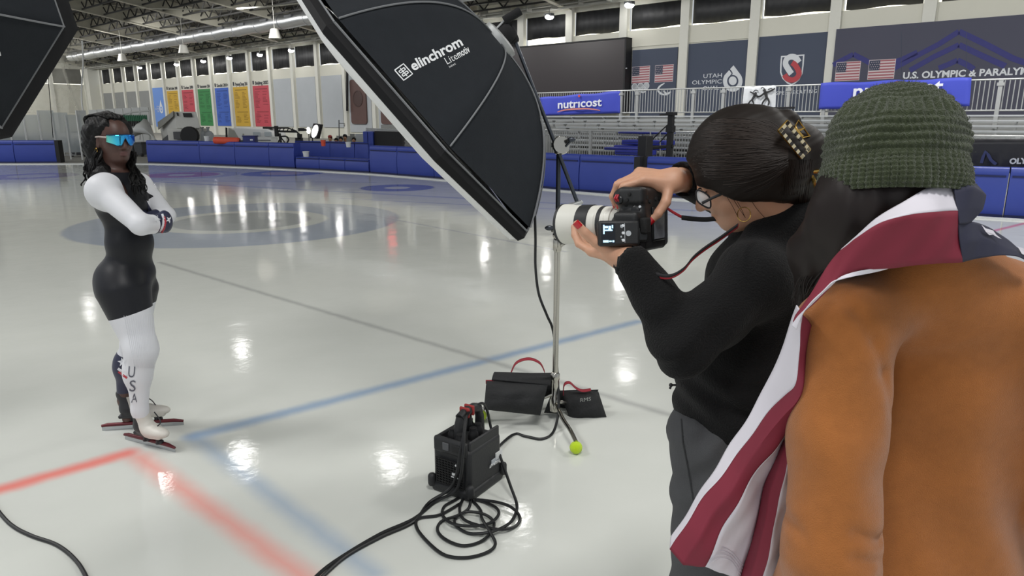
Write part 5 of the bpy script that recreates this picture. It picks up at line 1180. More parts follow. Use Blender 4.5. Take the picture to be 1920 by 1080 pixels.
u_ = V @ ZW; zc_ = h(0, 0, -.11)[2]
Vb, Fb = clip(V, F, (zc_ + .005) - V[:, 2]); Vh, Fh = clip(hv, hf, hv[:, 2] - zc_)
bv, bf = joined([(Vb, Fb), (Vh, Fh)])
npmesh('body', bv, bf, 'skin_dark', skater)
# lips: a slightly different tone
V2, F2 = surface(sk, h(.075, 0, -.062) - .045, h(.075, 0, -.062) + .045, .0028, iso=.0012)
q = (V2 - h(.082, 0, -.062)) @ np.array(AXH).T
Vl, Fl = clip(V2, F2, 1 - np.hypot(q[:, 1] / .024, q[:, 2] / .0125) - (q[:, 0] < -.012) * 2); npmesh('lips', Vl, Fl, 'lip_dark', skater)
# racing suit, cut into its coloured pieces along clean lines
V, F = surface(sk, lo, hi, .0068, iso=.0045)
def segdist(V, a, b):
    ba = b - a; t = np.clip(((V - a) @ ba) / (ba @ ba), 0, 1); return np.linalg.norm(V - a - t[:, None] * ba, axis=1), t
dN1, tN1 = segdist(V, SN, EN); dN2, tN2 = segdist(V, EN, WN); dF1, tF1 = segdist(V, SF, EF); dF2, tF2 = segdist(V, EF, WF)
tors = np.minimum(segdist(V, S(226, 385), S(243, 520))[0] - .135, 9)
mid = (V - S(220, 350, -.0)) @ SKR
armN = np.minimum(np.minimum(dN1 - (.092 - .036 * tN1), dN2 - .060), np.linalg.norm(V - S(309, 415, -.12), axis=1) - .062)
armN = np.where((tN1 < .55) & (tN2 < .05), np.maximum(armN, .058 + .05 * np.clip(tN1 - .0, 0, .4) - mid), armN)
armF = np.minimum(dF1 - (.080 - .025 * tF1), dF2 - .056); armF = np.where(tF1 < .6, np.maximum(armF, mid + .06), armF)
yk = (V[:, 2] - S(0, 338)[2])
sleeve_f = -np.minimum(armN, armF)
neck_cut = (zc_ - .035) - V[:, 2] + .35 * ((V - NB) @ -SKF) * .5
ankN = segdist(V, KN, AN); ankF = segdist(V, KF, AF)
isleg = V[:, 2] < S(0, 560)[2]
legN = (ankN[0] < ankF[0])
low = np.where(legN, V[:, 2] - S(0, 762)[2], V[:, 2] - S(0, 748)[2])
keep = np.minimum(neck_cut, low)
cuff = np.where(armN < armF, (tN2 - .62) * .08, (tF2 - .30) * .1)
hem = S(0, 578)[2] + .12 * (S(225, 590)[0] - V[:, 0]) * 0 + (V[:, 0] - S(225, 590)[0]) * .28 - .03 - V[:, 2]     # white stockings below the black shorts
calf = np.where(~legN & isleg, (S(0, 672)[2] - .35 * (V[:, 0] - S(222, 672)[0])) - V[:, 2], -1.)
def piece(name, material, *conds, label=None):
    a = keep.copy()
    for c in conds: a = np.minimum(a, c)
    v, f = clip(V, F, a)
    if len(f): return npmesh(name, *biggest(v, f), material, skater, label)
isl = np.where(isleg, 1., -1.)
body_c = np.maximum(-sleeve_f, isl)
piece('suit_bodice', 'suit_navy', body_c, -hem, label='black bodice and shorts')
for nm, cond in (('sleeve', dN1.clip(0) * 0 + np.where(armN < armF, 1., -1.)), ('sleeve', np.where(armN < armF, -1., 1.))):
    piece(nm, 'suit_white', sleeve_f, -isl, -cuff, cond, label='white sleeve')
piece('cuff', 'suit_blue', sleeve_f, -isl, cuff, np.where(armN < armF, 1., -1.), label='navy cuff'); piece('cuff', 'suit_blue', sleeve_f, -isl, cuff, np.where(armN < armF, -1., 1.), label='navy cuff')
piece('stocking', 'suit_white', hem, isl, np.where(legN, 1., -1.), label='white ribbed stocking'); piece('stocking', 'suit_white', hem, isl, np.where(legN, -1., 1.), -calf, label='white ribbed stocking')
piece('stocking_foot', 'suit_blue', hem, isl, np.where(legN, -1., 1.), calf, label='navy lower stocking')
# printed marks on the suit: laid on the surface from measured positions
tri = np.concatenate([F[:, [0, 1, 2]], F[:, [0, 2, 3]]]); sbv = BVHTree.FromPolygons(V.tolist(), tri.tolist())
def px_poly(bvh, pts, material, parent, name, off=.002):
    P = px_project(bvh, pts, off, YS); B = MB(); B.add(P, [tuple(range(len(P)))]); return B.build(name, material, parent, smooth=False)
def star(x, y, r, rot=0.): return [(x + (r if i % 2 == 0 else r * .42) * math.sin(rot + i * math.pi / 5), y - (r if i % 2 == 0 else r * .42) * math.cos(rot + i * math.pi / 5)) for i in range(10)]
def star_fan(bvh, x, y, r, rot, material, parent, off=.0035):
    pts = star(x, y, r, rot); P = px_project(bvh, pts + [(x, y)], off, YS); B = MB(); B.add(P, [(10, i, (i + 1) % 10) for i in range(10)]); return B.build('printed_star', material, parent, smooth=False)
star_fan(sbv, 293.5, 411, 8, .3, 'suit_white', skater); star_fan(sbv, 317.5, 412, 7, .5, 'suit_white', skater); star_fan(sbv, 229, 679, 9, -.1, 'suit_white', skater)
px_line(sbv, [[(304, 401), (307, 410), (306, 422), (301, 435)]], 4.2, 'suit_white', skater, 'printed_stripe'); px_line(sbv, [[(308, 406), (310.5, 416), (308, 428), (303, 437)]], 3.6, 'suit_red', skater, 'printed_stripe')
px_line(sbv, [[(221, 691), (229, 697), (238, 703)]], 5, 'suit_white', skater, 'printed_stripe'); px_line(sbv, [[(222, 697), (230, 703), (238, 709)]], 4, 'suit_red', skater, 'printed_stripe')
mk('usa_ink', '#5c5e6a', .6, var=0)
for ch, p0, p1, up in (('U', (238.5, 707), (252, 708), (1.5, -21)), ('S', (241, 734), (254, 734), (1, -21)), ('A', (245.5, 755), (257, 754), (.5, -17))): px_text(sbv, ch, p0, p1, up, 'usa_ink', skater, name='printed_letter', off=.003)
B = MB()                                                        # knitted ribs of the stockings
for i, x0 in enumerate(np.linspace(232, 289, 14)):
    pts = [(x0 + (262 - x0) * .0 + (y - 590) * (.22 - (x0 - 228) * .0038) , y) for y in np.linspace(592, 690, 9)]
    P = [p for p in px_project(sbv, pts, .001, 99) if np.linalg.norm(p) < 6]
    if len(P) > 3: B.tube(P, .0012, 4, caps=False)
o = B.build('knit_rib', 'suit_white', skater); o['kind'] = 'stuff'
# hair: cap, loose mass and braids
hb = Body()
hb.add(ellipsoid(h(-.035, .0, .048), (.100, .088, .086), AXH), .02); hb.add(ellipsoid(h(-.075, .03, .0), (.065, .07, .085), AXH), .04)
hb.add(ellipsoid(h(-.005, -.065, .03), (.05, .028, .06), AXH), .03); hb.add(ellipsoid(h(-.065, .062, .015), (.05, .024, .07), AXH), .03)
hb.add(capsule(h(-.075, .05, -.05), S(190, 335, -.06), .05, .045), .04); hb.add(capsule(S(196, 328, -.06), S(186, 350, -.06), .045, .02), .03)
hb.add(capsule(h(-.05, -.075, -.05), S(248, 322, .05), .03, .024), .03)
hb.cut(ellipsoid(h(.085, .0, -.045), (.085, .068, .105), AXH), .012); hb.cut(ellipsoid(h(.10, .0, .045), (.05, .05, .03), AXH), .03)
def hair_post(P, d):
    q = P - HC; return d - .003 * np.sin(P[:, 2] * 70 + np.sin(P[:, 0] * 90) * 1.5 + P[:, 1] * 60) - .0015 * np.sin(P[:, 0] * 210 + P[:, 2] * 120)
hb.post = hair_post
V, F = surface(hb, HC - [.24, .24, .32], HC + [.2, .2, .16], .0045); hair = npmesh('hair', V, F, 'hair_black', skater)
rs = random.Random(3)
B = MB()
def braid(pts, r):
    P = smooth_path(pts, 6); ph = rs.random() * 6; P = [p + np.array([.004 * math.sin(i * .9 + ph), .004 * math.cos(i * .9 + ph), 0]) for i, p in enumerate(P)]
    B.tube(P, [r * (1 + .22 * math.sin(i * 1.9 + ph)) * (1 - .5 * i / len(P)) for i in range(len(P))], 6)
for i in range(26):
    x = 160 + rs.random() * 26; e = x - 8 + rs.random() * 26; o_ = -.08 + rs.random() * .1
    braid([S(x + 9, 262 + rs.random() * 15, o_ * .5), S(x + 4, 292, o_), S(x - 2, 318, o_ - .02), S(e + 4, 335, o_ - .03), S(e + rs.uniform(-4, 4), 340 + rs.random() * 20, o_ - .03)], .006)
for i in range(26):
    x = 241 + rs.random() * 11; o_ = -.02 + rs.random() * .10; e = x + rs.uniform(0, 30)
    braid([S(x + 4, 282 + rs.random() * 15, .09), S(x + 1, 305, .04 + o_ * .3), S((x + e) / 2, 322, -.03 + o_ * .4), S(e - 1, 340, -.09 + o_ * .4), S(e + rs.uniform(-3, 5), 345 + rs.random() * 24, -.10 + o_ * .4)], .005)
for i in range(22):
    a = rs.uniform(-1.2, 1.4); braid([h(.05 - .02 * abs(a), -.07 * a * .6, .105), h(-.03, -.085 * a * .8, .135 - .02 * abs(a)), h(-.1, -.09 * a * .7 + .02, .10), h(-.14, .02 - .07 * a * .6, .03), h(-.145, .03 - .05 * a, -.04)], .0055)
o = B.build('braids', 'hair_black', hair); o['kind'] = 'stuff'
# mirrored wrap glasses, earring
def lensmat():
    m = mat('mirror_lens', '#35b7c9', .06, .85, var=0); M['mirror_lens'] = m; nt = m.node_tree; b = nt.nodes['Principled BSDF']; tc = nt.nodes.new('ShaderNodeTexCoord'); sx = nt.nodes.new('ShaderNodeSeparateXYZ'); nt.links.new(tc.outputs['Generated'], sx.inputs[0])
    cr = nt.nodes.new('ShaderNodeValToRGB'); nt.links.new(sx.outputs[0], cr.inputs[0]); cr.color_ramp.elements[0].color = lin('#7fe0c8'); cr.color_ramp.elements[1].color = lin('#2f86e0'); e = cr.color_ramp.elements.new(.5); e.color = lin('#45c3e8'); nt.links.new(cr.outputs[0], b.inputs['Base Color'])
lensmat(); mk('frame_dark', '#1a2540', .3); mk('arm_pale', '#b9aca6', .4); mk('gold', '#c9a45a', .25, metal=1)
G = []; n_ = 34
for i in range(n_ + 1):
    a = (i / n_ - .5) * 2; th = a * 1.12; r = .083; x = .034 + r * math.cos(th) * .92; y = r * math.sin(th) * .93
    top_ = .032 - .004 * a * a; nose = .034 * math.exp(-(a / .16) ** 2); bot = -.020 + .013 * max(0, abs(a) - .45) ** 1.0 * 2 + nose - .004 * math.sin(min(1, abs(a) / .6) * math.pi)
    G.append([h(x - .004 * (1 - s) ** 2, y, bot + (top_ - bot) * s) for s in np.linspace(0, 1, 7)])
gl = thing('sunglasses_part', 'x', 'x'); bpy.data.objects.remove(gl)
B = MB(); B.grid(G); lens = B.build('sunglasses', 'mirror_lens', skater, angle=80, solid=.003, label='blue mirrored wrap sunglasses')
B = MB(); B.tube([g_[-1] for g_ in G], .0028, 6); B.tube([g_[0] for g_ in G], .0018, 6); B.build('rim', 'frame_dark', lens)
for i in (0, -1): B = MB(); p = G[i][4]; s_ = -1 if i == 0 else 1; B.tube([p, h(.02, s_ * .08, .018), h(-.03, s_ * .082, .012)], .004, 6, squash=(1, .5)); B.build('temple_arm', 'arm_pale', lens)
B = MB(); c = h(-.01, .083, -.05); B.tube([c + FD * .009 * math.cos(a) + FU * .011 * math.sin(a) for a in np.linspace(0, 6.283, 17)], .0016, 6, caps=False); B.build('earring', 'gold', skater, label='small gold hoop earring')
# skates
mk('boot_white', '#d2cec6', .45, var=.08, scale=20); mk('boot_black', '#26262a', .5); mk('blade_red', '#5e1e26', .35, metal=.3); mk('blade_steel', '#b9bcc0', .2, metal=1)
def skate(heel, toe, ankle, tail, tip, lab):
    """heel/toe on the blade line (ground), blade from tail to tip"""
    f = unit(toe - heel); r = np.array([f[1], -f[0], 0]); A = [f, r, ZW]; H0 = heel
    P = lambda x, y, z: H0 + f * x + r * y + ZW * z
    Lf = np.linalg.norm(toe - heel); b = Body()
    b.add(capsule(P(.035, 0, .115), P(Lf * .55, 0, .10), .040, .038), .02); b.add(ellipsoid(P(Lf * .72, .004, .098), (.085, .040, .030), A), .03)
    b.add(capsule(P(.045, 0, .13), np.array([ankle[0], ankle[1], P(0, 0, .205)[2]]), .042, .041), .03)
    b.cut(rbox(P(.06, 0, .275), (.2, .2, .055), A, .001), .004)
    b.add(rbox(P(Lf * .45, 0, .077), (Lf * .5, .030, .010), A, .008), .01)
    t = thing('boot', 'x', 'x'); bpy.data.objects.remove(t)
    v, fc = surface(b, *bounds([P(-.05, 0, .0), P(Lf + .08, 0, .25)], .12), .0045)
    q = (v - P(0, 0, 0)) @ np.array(A).T; heelc = .035 + (.19 - q[:, 2]) * .28 - q[:, 0] + .012
    v1, f1 = clip(v, fc, -heelc); v2, f2 = clip(v, fc, heelc)
    bo = npmesh('skate_boot', v1, f1, 'boot_white', skater, label=lab); npmesh('heel_shell', v2, f2, 'boot_black', bo)
    e = tip - tail; L = np.linalg.norm(e); e = unit(e); s = np.array([e[1], -e[0], 0]); BA = [e, s, ZW]; C_ = (tail + tip) / 2
    B = MB(); B.box(C_ + ZW * .014, (L, .0016, .026), BA); B.build('blade', 'blade_steel', bo, smooth=False)
    B = MB(); B.tube([tail + ZW * .030, tail + e * .03 + ZW * .034, tip - e * .05 + ZW * .034, tip + ZW * .026], [.008, .0105, .0105, .007], 10); B.build('blade_tube', 'blade_red', bo)
    B = MB()
    for x in (.05, Lf * .74): B.lathe([(.016, 0), (.012, .02), (.02, .042)], P(x, 0, .032), n=10); B.ball(P(x + .02, .0, .045), .013, 10, 8)
    B.build('mount', 'boot_black', bo)
    B = MB(); B.tube(smooth_path([P(.10, -.03, .19), P(.16, -.012, .155), P(Lf * .75, .0, .128)], 5), .003, 6); B.build('zip', 'boot_black', bo)
skate(gnd(263, 833), gnd(312, 845), AN, gnd(235, 824), gnd(329, 848.5), 'near white skate boot')
skate(gnd(232, 803), gnd(318, 798), AF, gnd(192, 808), gnd(345, 797), 'far white skate boot')
# ================================================================ PHOTOGRAPHER'S CAMERA
mk('cam_black', '#1c1d1f', .5, var=.08, scale=60, bump=.15, bscale=500); mk('cam_grip', '#161617', .75, bump=.6, bscale=900); mk('cam_dark', '#101113', .35); mk('lens_white', '#d5d4cc', .4, var=.02); mk('lens_black', '#222325', .55)
mk('screen_dark', '#0b1018', .15, var=0); mk('lcd_glow', (.45, .72, 1, 1), .4, var=0, em=1.1); mk('lcd_image', '#6d7076', .2, var=.5, scale=40); mk('strap_black', '#17171a', .8); mk('cam_red', '#a31f2c', .5)
CF = unit([-.80, .58, -.085]); CR = unit(np.array([.10, .0, 1.]) - CF * (np.array([.10, 0, 1.]) @ CF)); CU = np.cross(CR, CF)
CC = at(1203, 411, 1.62); CA = [CR, CF, CU]
def Q(r, f, u): return CC + CR * r + CF * f + CU * u
cm = thing('camera', 'black professional camera with a big white zoom lens held on end by the photographer', 'camera', Q(0, 0, 0))
def cbox(r, f, u, name, m='cam_black', bevel=.004, parent=cm, **k):
    B = MB(); B.box(Q((r[0] + r[1]) / 2, (f[0] + f[1]) / 2, (u[0] + u[1]) / 2), (r[1] - r[0], f[1] - f[0], u[1] - u[0]), CA); return B.build(name, m, parent, bevel=bevel, **k)
bd = Body(); bd.add(rbox(Q(0, 0, -.010), (.071, .030, .062), CA, .012), 0); bd.add(capsule(Q(.052, .028, -.05), Q(.052, .030, .035), .019, .021), .015); bd.add(rbox(Q(-.012, .004, .055), (.032, .030, .024), CA, .010), .014); bd.add(capsule(Q(-.012, .03, .03), Q(-.012, .045, -.01), .03, .034), .012); bd.add(rbox(Q(0, .0, -.075), (.068, .026, .02), CA, .012), .01); bd.add(rbox(Q(.055, .0, .045), (.018, .030, .014), CA, .008), .008)
V, F = surface(bd, *bounds([Q(a, b, c) for a in (-.1, .1) for b in (-.06, .09) for c in (-.12, .1)], .01), .0028); npmesh('camera_body', V, F, 'cam_black', cm)
B = MB(); LB = Q(-.012, .045, -.012)
prof = [(.030, 0), (.034, .004), (.034, .012), (.036, .016), (.036, .05), (.0385, .056), (.0385, .085), (.041, .09), (.041, .135), (.0425, .14), (.0425, .185), (.0445, .20), (.0455, .232), (.043, .234), (.040, .22), (.001, .2)]
B.lathe([(r * 1.1, h * .74) for r, h in prof], LB, CF, 32); lens_ = B.build('lens', 'lens_white', cm, angle=30)
for (h0, h1, r) in ((.050, .062, .0435), (.084, .118, .0472), (.166, .1745, .0505)):
    B = MB(); B.lathe([(r - .003, h0), (r, h0 + .001), (r, h1 - .001), (r - .003, h1)], LB + CF * 0, CF, 32); B.build('rubber_ring', 'lens_black', lens_, angle=30)
B = MB(); B.lathe([(.040, .026), (.0425, .027), (.0425, .038), (.040, .039)], LB, CF, 28); B.box(LB + CF * .032 - CR * .05, (.025, .018, .012), CA); B.build('tripod_collar', 'lens_white', lens_, angle=30)
# top plate facing the viewer: dials, buttons, screen
for r, f, u, R_, hgt, m in ((.022, -.012, .052, .011, .006, 'cam_dark'), (.046, .026, .058, .010, .006, 'cam_dark'), (.045, .006, .060, .004, .003, 'cam_grip'), (.058, .0, .060, .004, .003, 'cam_grip'), (.034, .012, .052, .0035, .003, 'cam_grip'), (.03, -.022, .052, .003, .003, 'print_white')):
    B = MB(); B.lathe([(R_, 0), (R_, hgt * .7), (R_ * .8, hgt), (.0005, hgt)], Q(r, f, u), CU, 18); B.build('dial' if R_ > .005 else 'button', m, cm)
B = MB(); B.tube([Q(.058, .03, .062), Q(.05, .034, .066), Q(.043, .03, .062)], .003, 6); B.tube([Q(.058, .026, .062), Q(.05, .028, .067), Q(.043, .025, .062)], .0025, 6); B.build('red_accent', 'cam_red', cm)
cbox((-.002, .02), (-.012, .01), (.0505, .053), 'top_display', 'screen_dark', .001)
# rear: monitor, viewfinder, buttons
cbox((-.05, .028), (-.0345, -.029), (-.052, .012), 'monitor_frame', 'cam_dark', .002); cbox((-.045, .022), (-.0355, -.0345), (-.047, .007), 'monitor', 'lcd_image', 0)
cbox((-.030, .006), (-.044, -.026), (.04, .068), 'viewfinder', 'cam_grip', .005)
for r, u in ((.04, .02), (.045, -.01), (.045, -.03), (.05, .035)): B = MB(); B.lathe([(.005, 0), (.0045, .003), (.0005, .0035)], Q(r, -.030, u), -CF, 12); B.build('button', 'cam_grip', cm)
# wireless flash trigger on the hot shoe, its screen towards the lens of the viewer
tn = unit([.06, -.97, .25]); tr_ = unit(np.cross(ZW, tn)) * -1; TXX = unit(np.cross(tn, ZW)); TZZ = np.cross(TXX, tn); 
TXX = -TXX if TXX[0] < 0 else TXX; TZZ = np.cross(tn, TXX); TZZ = TZZ if TZZ[2] > 0 else -TZZ
tc = at(1161, 437, 1.53); TA = [TXX, TZZ, tn]
def tp(x, z, o): return tc + TXX * x + TZZ * z + tn * o
B = MB(); B.box(tp(0, 0, -.012), (.092, .056, .026), TA); trg = B.build('flash_trigger', 'cam_black', cm, bevel=.006)
B = MB(); B.box(tp(-.024, -.001, .0012), (.030, .044, .001), TA); B.build('trigger_display', 'screen_dark', trg, smooth=False)
B = MB()
for x, z, w, hh in ((-.034, .008, .003, .02), (-.029, .013, .008, .005), (-.021, .011, .006, .009), (-.015, .014, .003, .007), (-.024, .006, .018, .003), (-.030, -.018, .012, .005), (-.02, -.018, .006, .003), (-.0135, -.018, .004, .004)): B.box(tp(x, z, .002), (w, hh, .0006), TA)
B.build('display_digits', 'lcd_glow', trg, smooth=False)
B = MB()
for x, z, w, hh in ((.012, .0, .0012, .042), (.004, .015, .003, .006), (.004, -.008, .003, .004), (.006, .012, .004, .002), (.006, -.014, .003, .002)): B.box(tp(x, z, .0014), (w, hh, .0006), TA)
B.lathe([(.0045, 0), (.006, 0), (.006, .0014), (.0045, .0014)], tp(.020, -.001, .001), tn, 18); B.build('trigger_marks', 'acoustic', trg, smooth=False)
for z in (.016, .0, -.016): B = MB(); B.lathe([(.0035, 0), (.003, .002), (.0005, .0022)], tp(.0085, z, .001), tn, 10); B.build('button', 'print_white', trg)
B = MB(); B.box(tp(.052, -.002, -.028), (.03, .03, .03), TA); B.build('hot_shoe_foot', 'cam_dark', trg, bevel=.003)
for r, u in ((-.055, .052), (-.055, .07)): B = MB(); B.tube([Q(r, -.004, u), Q(r - .008, -.004, u + .004)], .006, 8); B.build('port', 'cam_dark', cm)
def ribbon3(pts, w, up, material, parent, name, th=.0018):
    P = smooth_path([at(*p) for p in pts], 8); up = unit(up); B = MB(); B.grid([[p + up * w / 2, p - up * w / 2] for p in P]); return B.build(name, material, parent, solid=th, angle=80)
st = ribbon3([(1245, 386, 1.62), (1262, 398, 1.62), (1285, 409, 1.62), (1320, 412, 1.61), (1345, 410, 1.60), (1366, 405, 1.60)], .007, (0, .1, 1), 'cam_red', cm, 'neck_strap', .0015)
ribbon3([(1278, 408, 1.612), (1300, 410.5, 1.612), (1325, 411.5, 1.604), (1350, 408.5, 1.596)], .011, (0, .1, 1), 'strap_black', st, 'strap_pad', .003)
ribbon3([(1182, 474, 1.54), (1192, 492, 1.52), (1208, 506, 1.49), (1232, 517, 1.46), (1258, 519, 1.44), (1282, 506, 1.43), (1300, 485, 1.43), (1322, 467, 1.44), (1352, 447, 1.46), (1384, 424, 1.50)], .009, (.25, .1, 1), 'cam_red', cm, 'neck_strap', .0015)
ribbon3([(1183, 473, 1.538), (1193, 490, 1.517), (1209, 504, 1.487), (1233, 514.5, 1.457), (1258, 516.5, 1.437), (1281, 504, 1.427), (1299, 483, 1.427), (1321, 465, 1.437), (1351, 445, 1.457), (1383, 422, 1.497)], .007, (.25, .1, 1), 'strap_black', cm, 'neck_strap', .002)
B = MB(); B.box(at(1209, 505, 1.482), (.018, .006, .014)); B.build('strap_buckle', 'cam_dark', cm, bevel=.002)
# ================================================================ PHOTOGRAPHER
skin_mat('skin_light', '#c4957a', .5)
mk('sweater_black', '#131314', .9, var=.12, scale=30, bump=.5, bscale=260, spec=.2, sheen=.05); mk('denim_black', '#47484b', .85, var=.22, scale=14, bump=.4, bscale=500); mk('nail_red', '#b3141f', .2, coat=.5)
mk('hair_brown', '#1a1411', .55, var=.3, scale=18, spec=.2)
ph = thing('person', 'photographer in a black sweatshirt and dark jeans bending over her camera', 'person', gnd(1330, 1080) * [1, .68, 0])
PF = unit([-.80, .30, -.46]); PR = unit(np.cross(PF, ZW)); PU = np.cross(PR, PF); PA = [PF, PR, PU]; PC = at(1386, 328, 1.60)
hp = lambda f, r, u: PC + PF * f + PR * r + PU * u
A_ = lambda x, y, Y: at(x, y, Y)
pb = Body()
pb.add(ellipsoid(hp(-.012, 0, .03), (.095, .073, .088), PA), .03); pb.add(ellipsoid(hp(.028, 0, -.035), (.062, .056, .078), PA), .04); pb.add(ellipsoid(hp(.05, 0, -.088), (.03, .028, .022), PA), .03)
for s_ in (-1, 1):
    pb.add(ellipsoid(hp(.045, s_ * .038, -.03), (.03, .026, .028), PA), .025); pb.cut(ellipsoid(hp(.092, s_ * .030, .012), (.016, .018, .011), PA), .018); pb.add(ellipsoid(hp(.070, s_ * .030, .010), (.012, .013, .012), PA), .004)
    pb.add(ellipsoid(hp(-.012, s_ * .073, -.015), (.018, .009, .030), PA), .008); pb.add(ellipsoid(hp(.09, s_ * .011, -.034), (.010, .0085, .0075), PA), .006)
pb.add(capsule(hp(.080, 0, .018), hp(.106, 0, -.028), .009, .0115), .012); pb.add(ellipsoid(hp(.082, 0, -.058), (.011, .022, .006), PA), .006); pb.add(ellipsoid(hp(.080, 0, -.069), (.012, .020, .007), PA), .006)
NK = A_(1472, 432, 1.63)
pb.add(capsule(hp(-.03, 0, -.06), NK, .056, .066), .03)
V, F = surface(pb, *bounds([hp(a, b, c) for a in (-.12, .13) for b in (-.1, .1) for c in (-.13, .14)] + [NK], .05), .0042)
parts = [(V, F)]
# rough torso and limbs under the clothes keep the body whole
tb = Body()
tb.add(ellipsoid(A_(1430, 550, 1.66), (.11, .16, .16)), .03); tb.add(ellipsoid(A_(1385, 690, 1.66), (.10, .14, .16)), .06); tb.add(ellipsoid(A_(1352, 800, 1.66), (.11, .15, .13)), .06); tb.add(capsule(NK, A_(1440, 520, 1.66), .06, .08), .04)
SL, EL, WL = A_(1418, 520, 1.51), A_(1285, 645, 1.43), A_(1183, 492, 1.52); SR, ER, WR = A_(1412, 505, 1.82), A_(1415, 395, 1.98), A_(1278, 337, 1.70)
for a, b, c in ((SL, EL, WL), (SR, ER, WR)): tb.add(capsule(A_(1430, 500, 1.66), a, .07, .06), .04); tb.add(capsule(a, b, .05, .042), .02); tb.add(capsule(b, c, .042, .027), .015)
HPs = [A_(1340, 830, 1.60), A_(1360, 830, 1.74)]
for i, hpx in enumerate(HPs): tb.add(capsule(hpx, np.array([hpx[0] - .01, hpx[1] - .02, .5]), .085, .055), .03); tb.add(capsule(np.array([hpx[0] - .01, hpx[1] - .02, .5]), np.array([hpx[0] + .02, hpx[1], .06]), .052, .038), .03)
V, F = surface(tb, *bounds([A_(1140, 320, 1.4), A_(1560, 330, 2.05), [A_(1300, 800, 1.6)[0], 1.45, 0], [A_(1560, 800, 1.6)[0], 1.95, 0]], .08), .012); parts.append((V, F))
# right hand over the grip end, left hand under the lens
hR = Body(); hdR = unit([-.97, -.12, .10]); hnR = unit([-.02, -.30, 1]); hnR = unit(hnR - hdR * (hnR @ hdR)); htR = np.cross(hnR, hdR); htR = htR if htR[1] < 0 else -htR
WRh = A_(1266, 338, 1.66)
tipsR, thR = hand_sdf(hR, WRh, hdR, hnR, htR, 1.0, ((22, 52, 35), (26, 54, 38), (34, 56, 40), (42, 56, 40)), (6, 1, -4, -9), ((.25, .72, -.62), (.50, .42, -.70), (.62, .20, -.72)), forearm=WR + (WR - WRh) * 1.2)
V, F = surface(hR, *bounds([WRh, WRh + hdR * .2, WRh - hdR * .1], .09), .0026); parts.append((V, F))
hL = Body(); hdL = unit([-.55, .83, .0]); hnL = unit([-.25, -.15, -1]); hnL = unit(hnL - hdL * (hnL @ hdL)); htL = np.cross(hdL, hnL); htL = htL if htL[1] < 0 else -htL
WLh = A_(1174, 486, 1.545)
tipsL, thL = hand_sdf(hL, WLh, hdL, hnL, htL, 1.0, ((14, 28, 20),) * 4, (6, 1, -4, -9), ((.30, .80, -.32), (.38, .76, -.42), (.42, .68, -.52)), forearm=WL)
V, F = surface(hL, *bounds([WLh, WLh + hdL * .2, WLh - hdL * .1], .09), .0026); parts.append((V, F))
v, f = joined(parts); npmesh('body', v, f, 'skin_light', ph)
def nail1(tip, v, up, s_, r): B = MB(); nail(B, tip, v, up, s_, r); B.build('fingernail', 'nail_red', ph, angle=60, label='red painted fingernail')
nail1(thR[0], thR[1], np.array([.1, -1, .25]), 1.1, .0088); nail1(thL[0], thL[1], np.array([-.1, -1, .25]), 1.1, .0088)
for (p, v, f, a) in tipsR[:2]: nail1(p, v, -np.cross(v, htR) if (-np.cross(v, htR)) @ (-hdR + hnR * .2) < 0 else np.cross(v, htR), 1.0, .007)
# sweatshirt
sb = Body()
sb.add(ellipsoid(A_(1432, 545, 1.66), (.135, .19, .16)), .03); sb.add(ellipsoid(A_(1378, 685, 1.66), (.137, .175, .16)), .07); sb.add(ellipsoid(A_(1362, 770, 1.65), (.128, .17, .085)), .05)
sb.add(capsule(A_(1470, 432, 1.63), A_(1450, 520, 1.65), .088, .11), .05)
sb.add(capsule(A_(1440, 500, 1.62), SL, .085, .078), .05); sb.add(capsule(SL, EL, .076, .066), .035); sb.add(capsule(EL, WL + (WL - EL) * -.02, .064, .043), .022)
sb.add(capsule(A_(1440, 490, 1.7), SR, .08, .075), .05); sb.add(capsule(SR, ER, .07, .06), .03); sb.add(capsule(ER, WR, .056, .041), .02)
sb.cut(ellipsoid(A_(1352, 868, 1.66), (.3, .3, .062)), .02)
sb.cut(capsule(WL, WL + (WL - EL) * .5, .034, .04), .004); sb.cut(capsule(WR, WR + (WR - ER) * .5, .033, .04), .004)
sb.cut(ellipsoid(hp(-.0, 0, -.02), (.12, .085, .108), PA), .008); sb.add(capsule(A_(1424, 440, 1.555), A_(1515, 402, 1.56), .036, .036), .03)
def sb_post(P, d):
    e = np.exp(-((P - EL) ** 2).sum(1) / .012); w = np.exp(-((P[:, 2] - A_(0, 730, 1.6)[2]) / .07) ** 2)
    return d + e * .007 * np.sin(P @ np.array([60, 25, -70.])) + w * .006 * np.sin(P[:, 2] * 85 + P[:, 0] * 22 + 2 * np.sin(P[:, 0] * 14)) + .003 * np.sin(P @ np.array([28, 9, 33.]))
sb.post = sb_post
V, F = surface(sb, *bounds([A_(1140, 330, 1.4), A_(1140, 330, 1.7), A_(1600, 330, 2.0), A_(1240, 860, 1.35), A_(1620, 860, 1.95)], .09), .0065)
sw = npmesh('sweatshirt', V, F, 'sweater_black', ph)
sv = BVHTree.FromPolygons(V.tolist(), np.concatenate([F[:, [0, 1, 2]], F[:, [0, 2, 3]]]).tolist())
B = MB(); B.tube([at(1268, 722, 1.60), at(1259, 722, 1.60), at(1256, 729, 1.60)], .003, 6); B.ball(at(1258, 722, 1.60), .005, 8, 6); B.build('hem_toggle', 'rubber_black', sw)
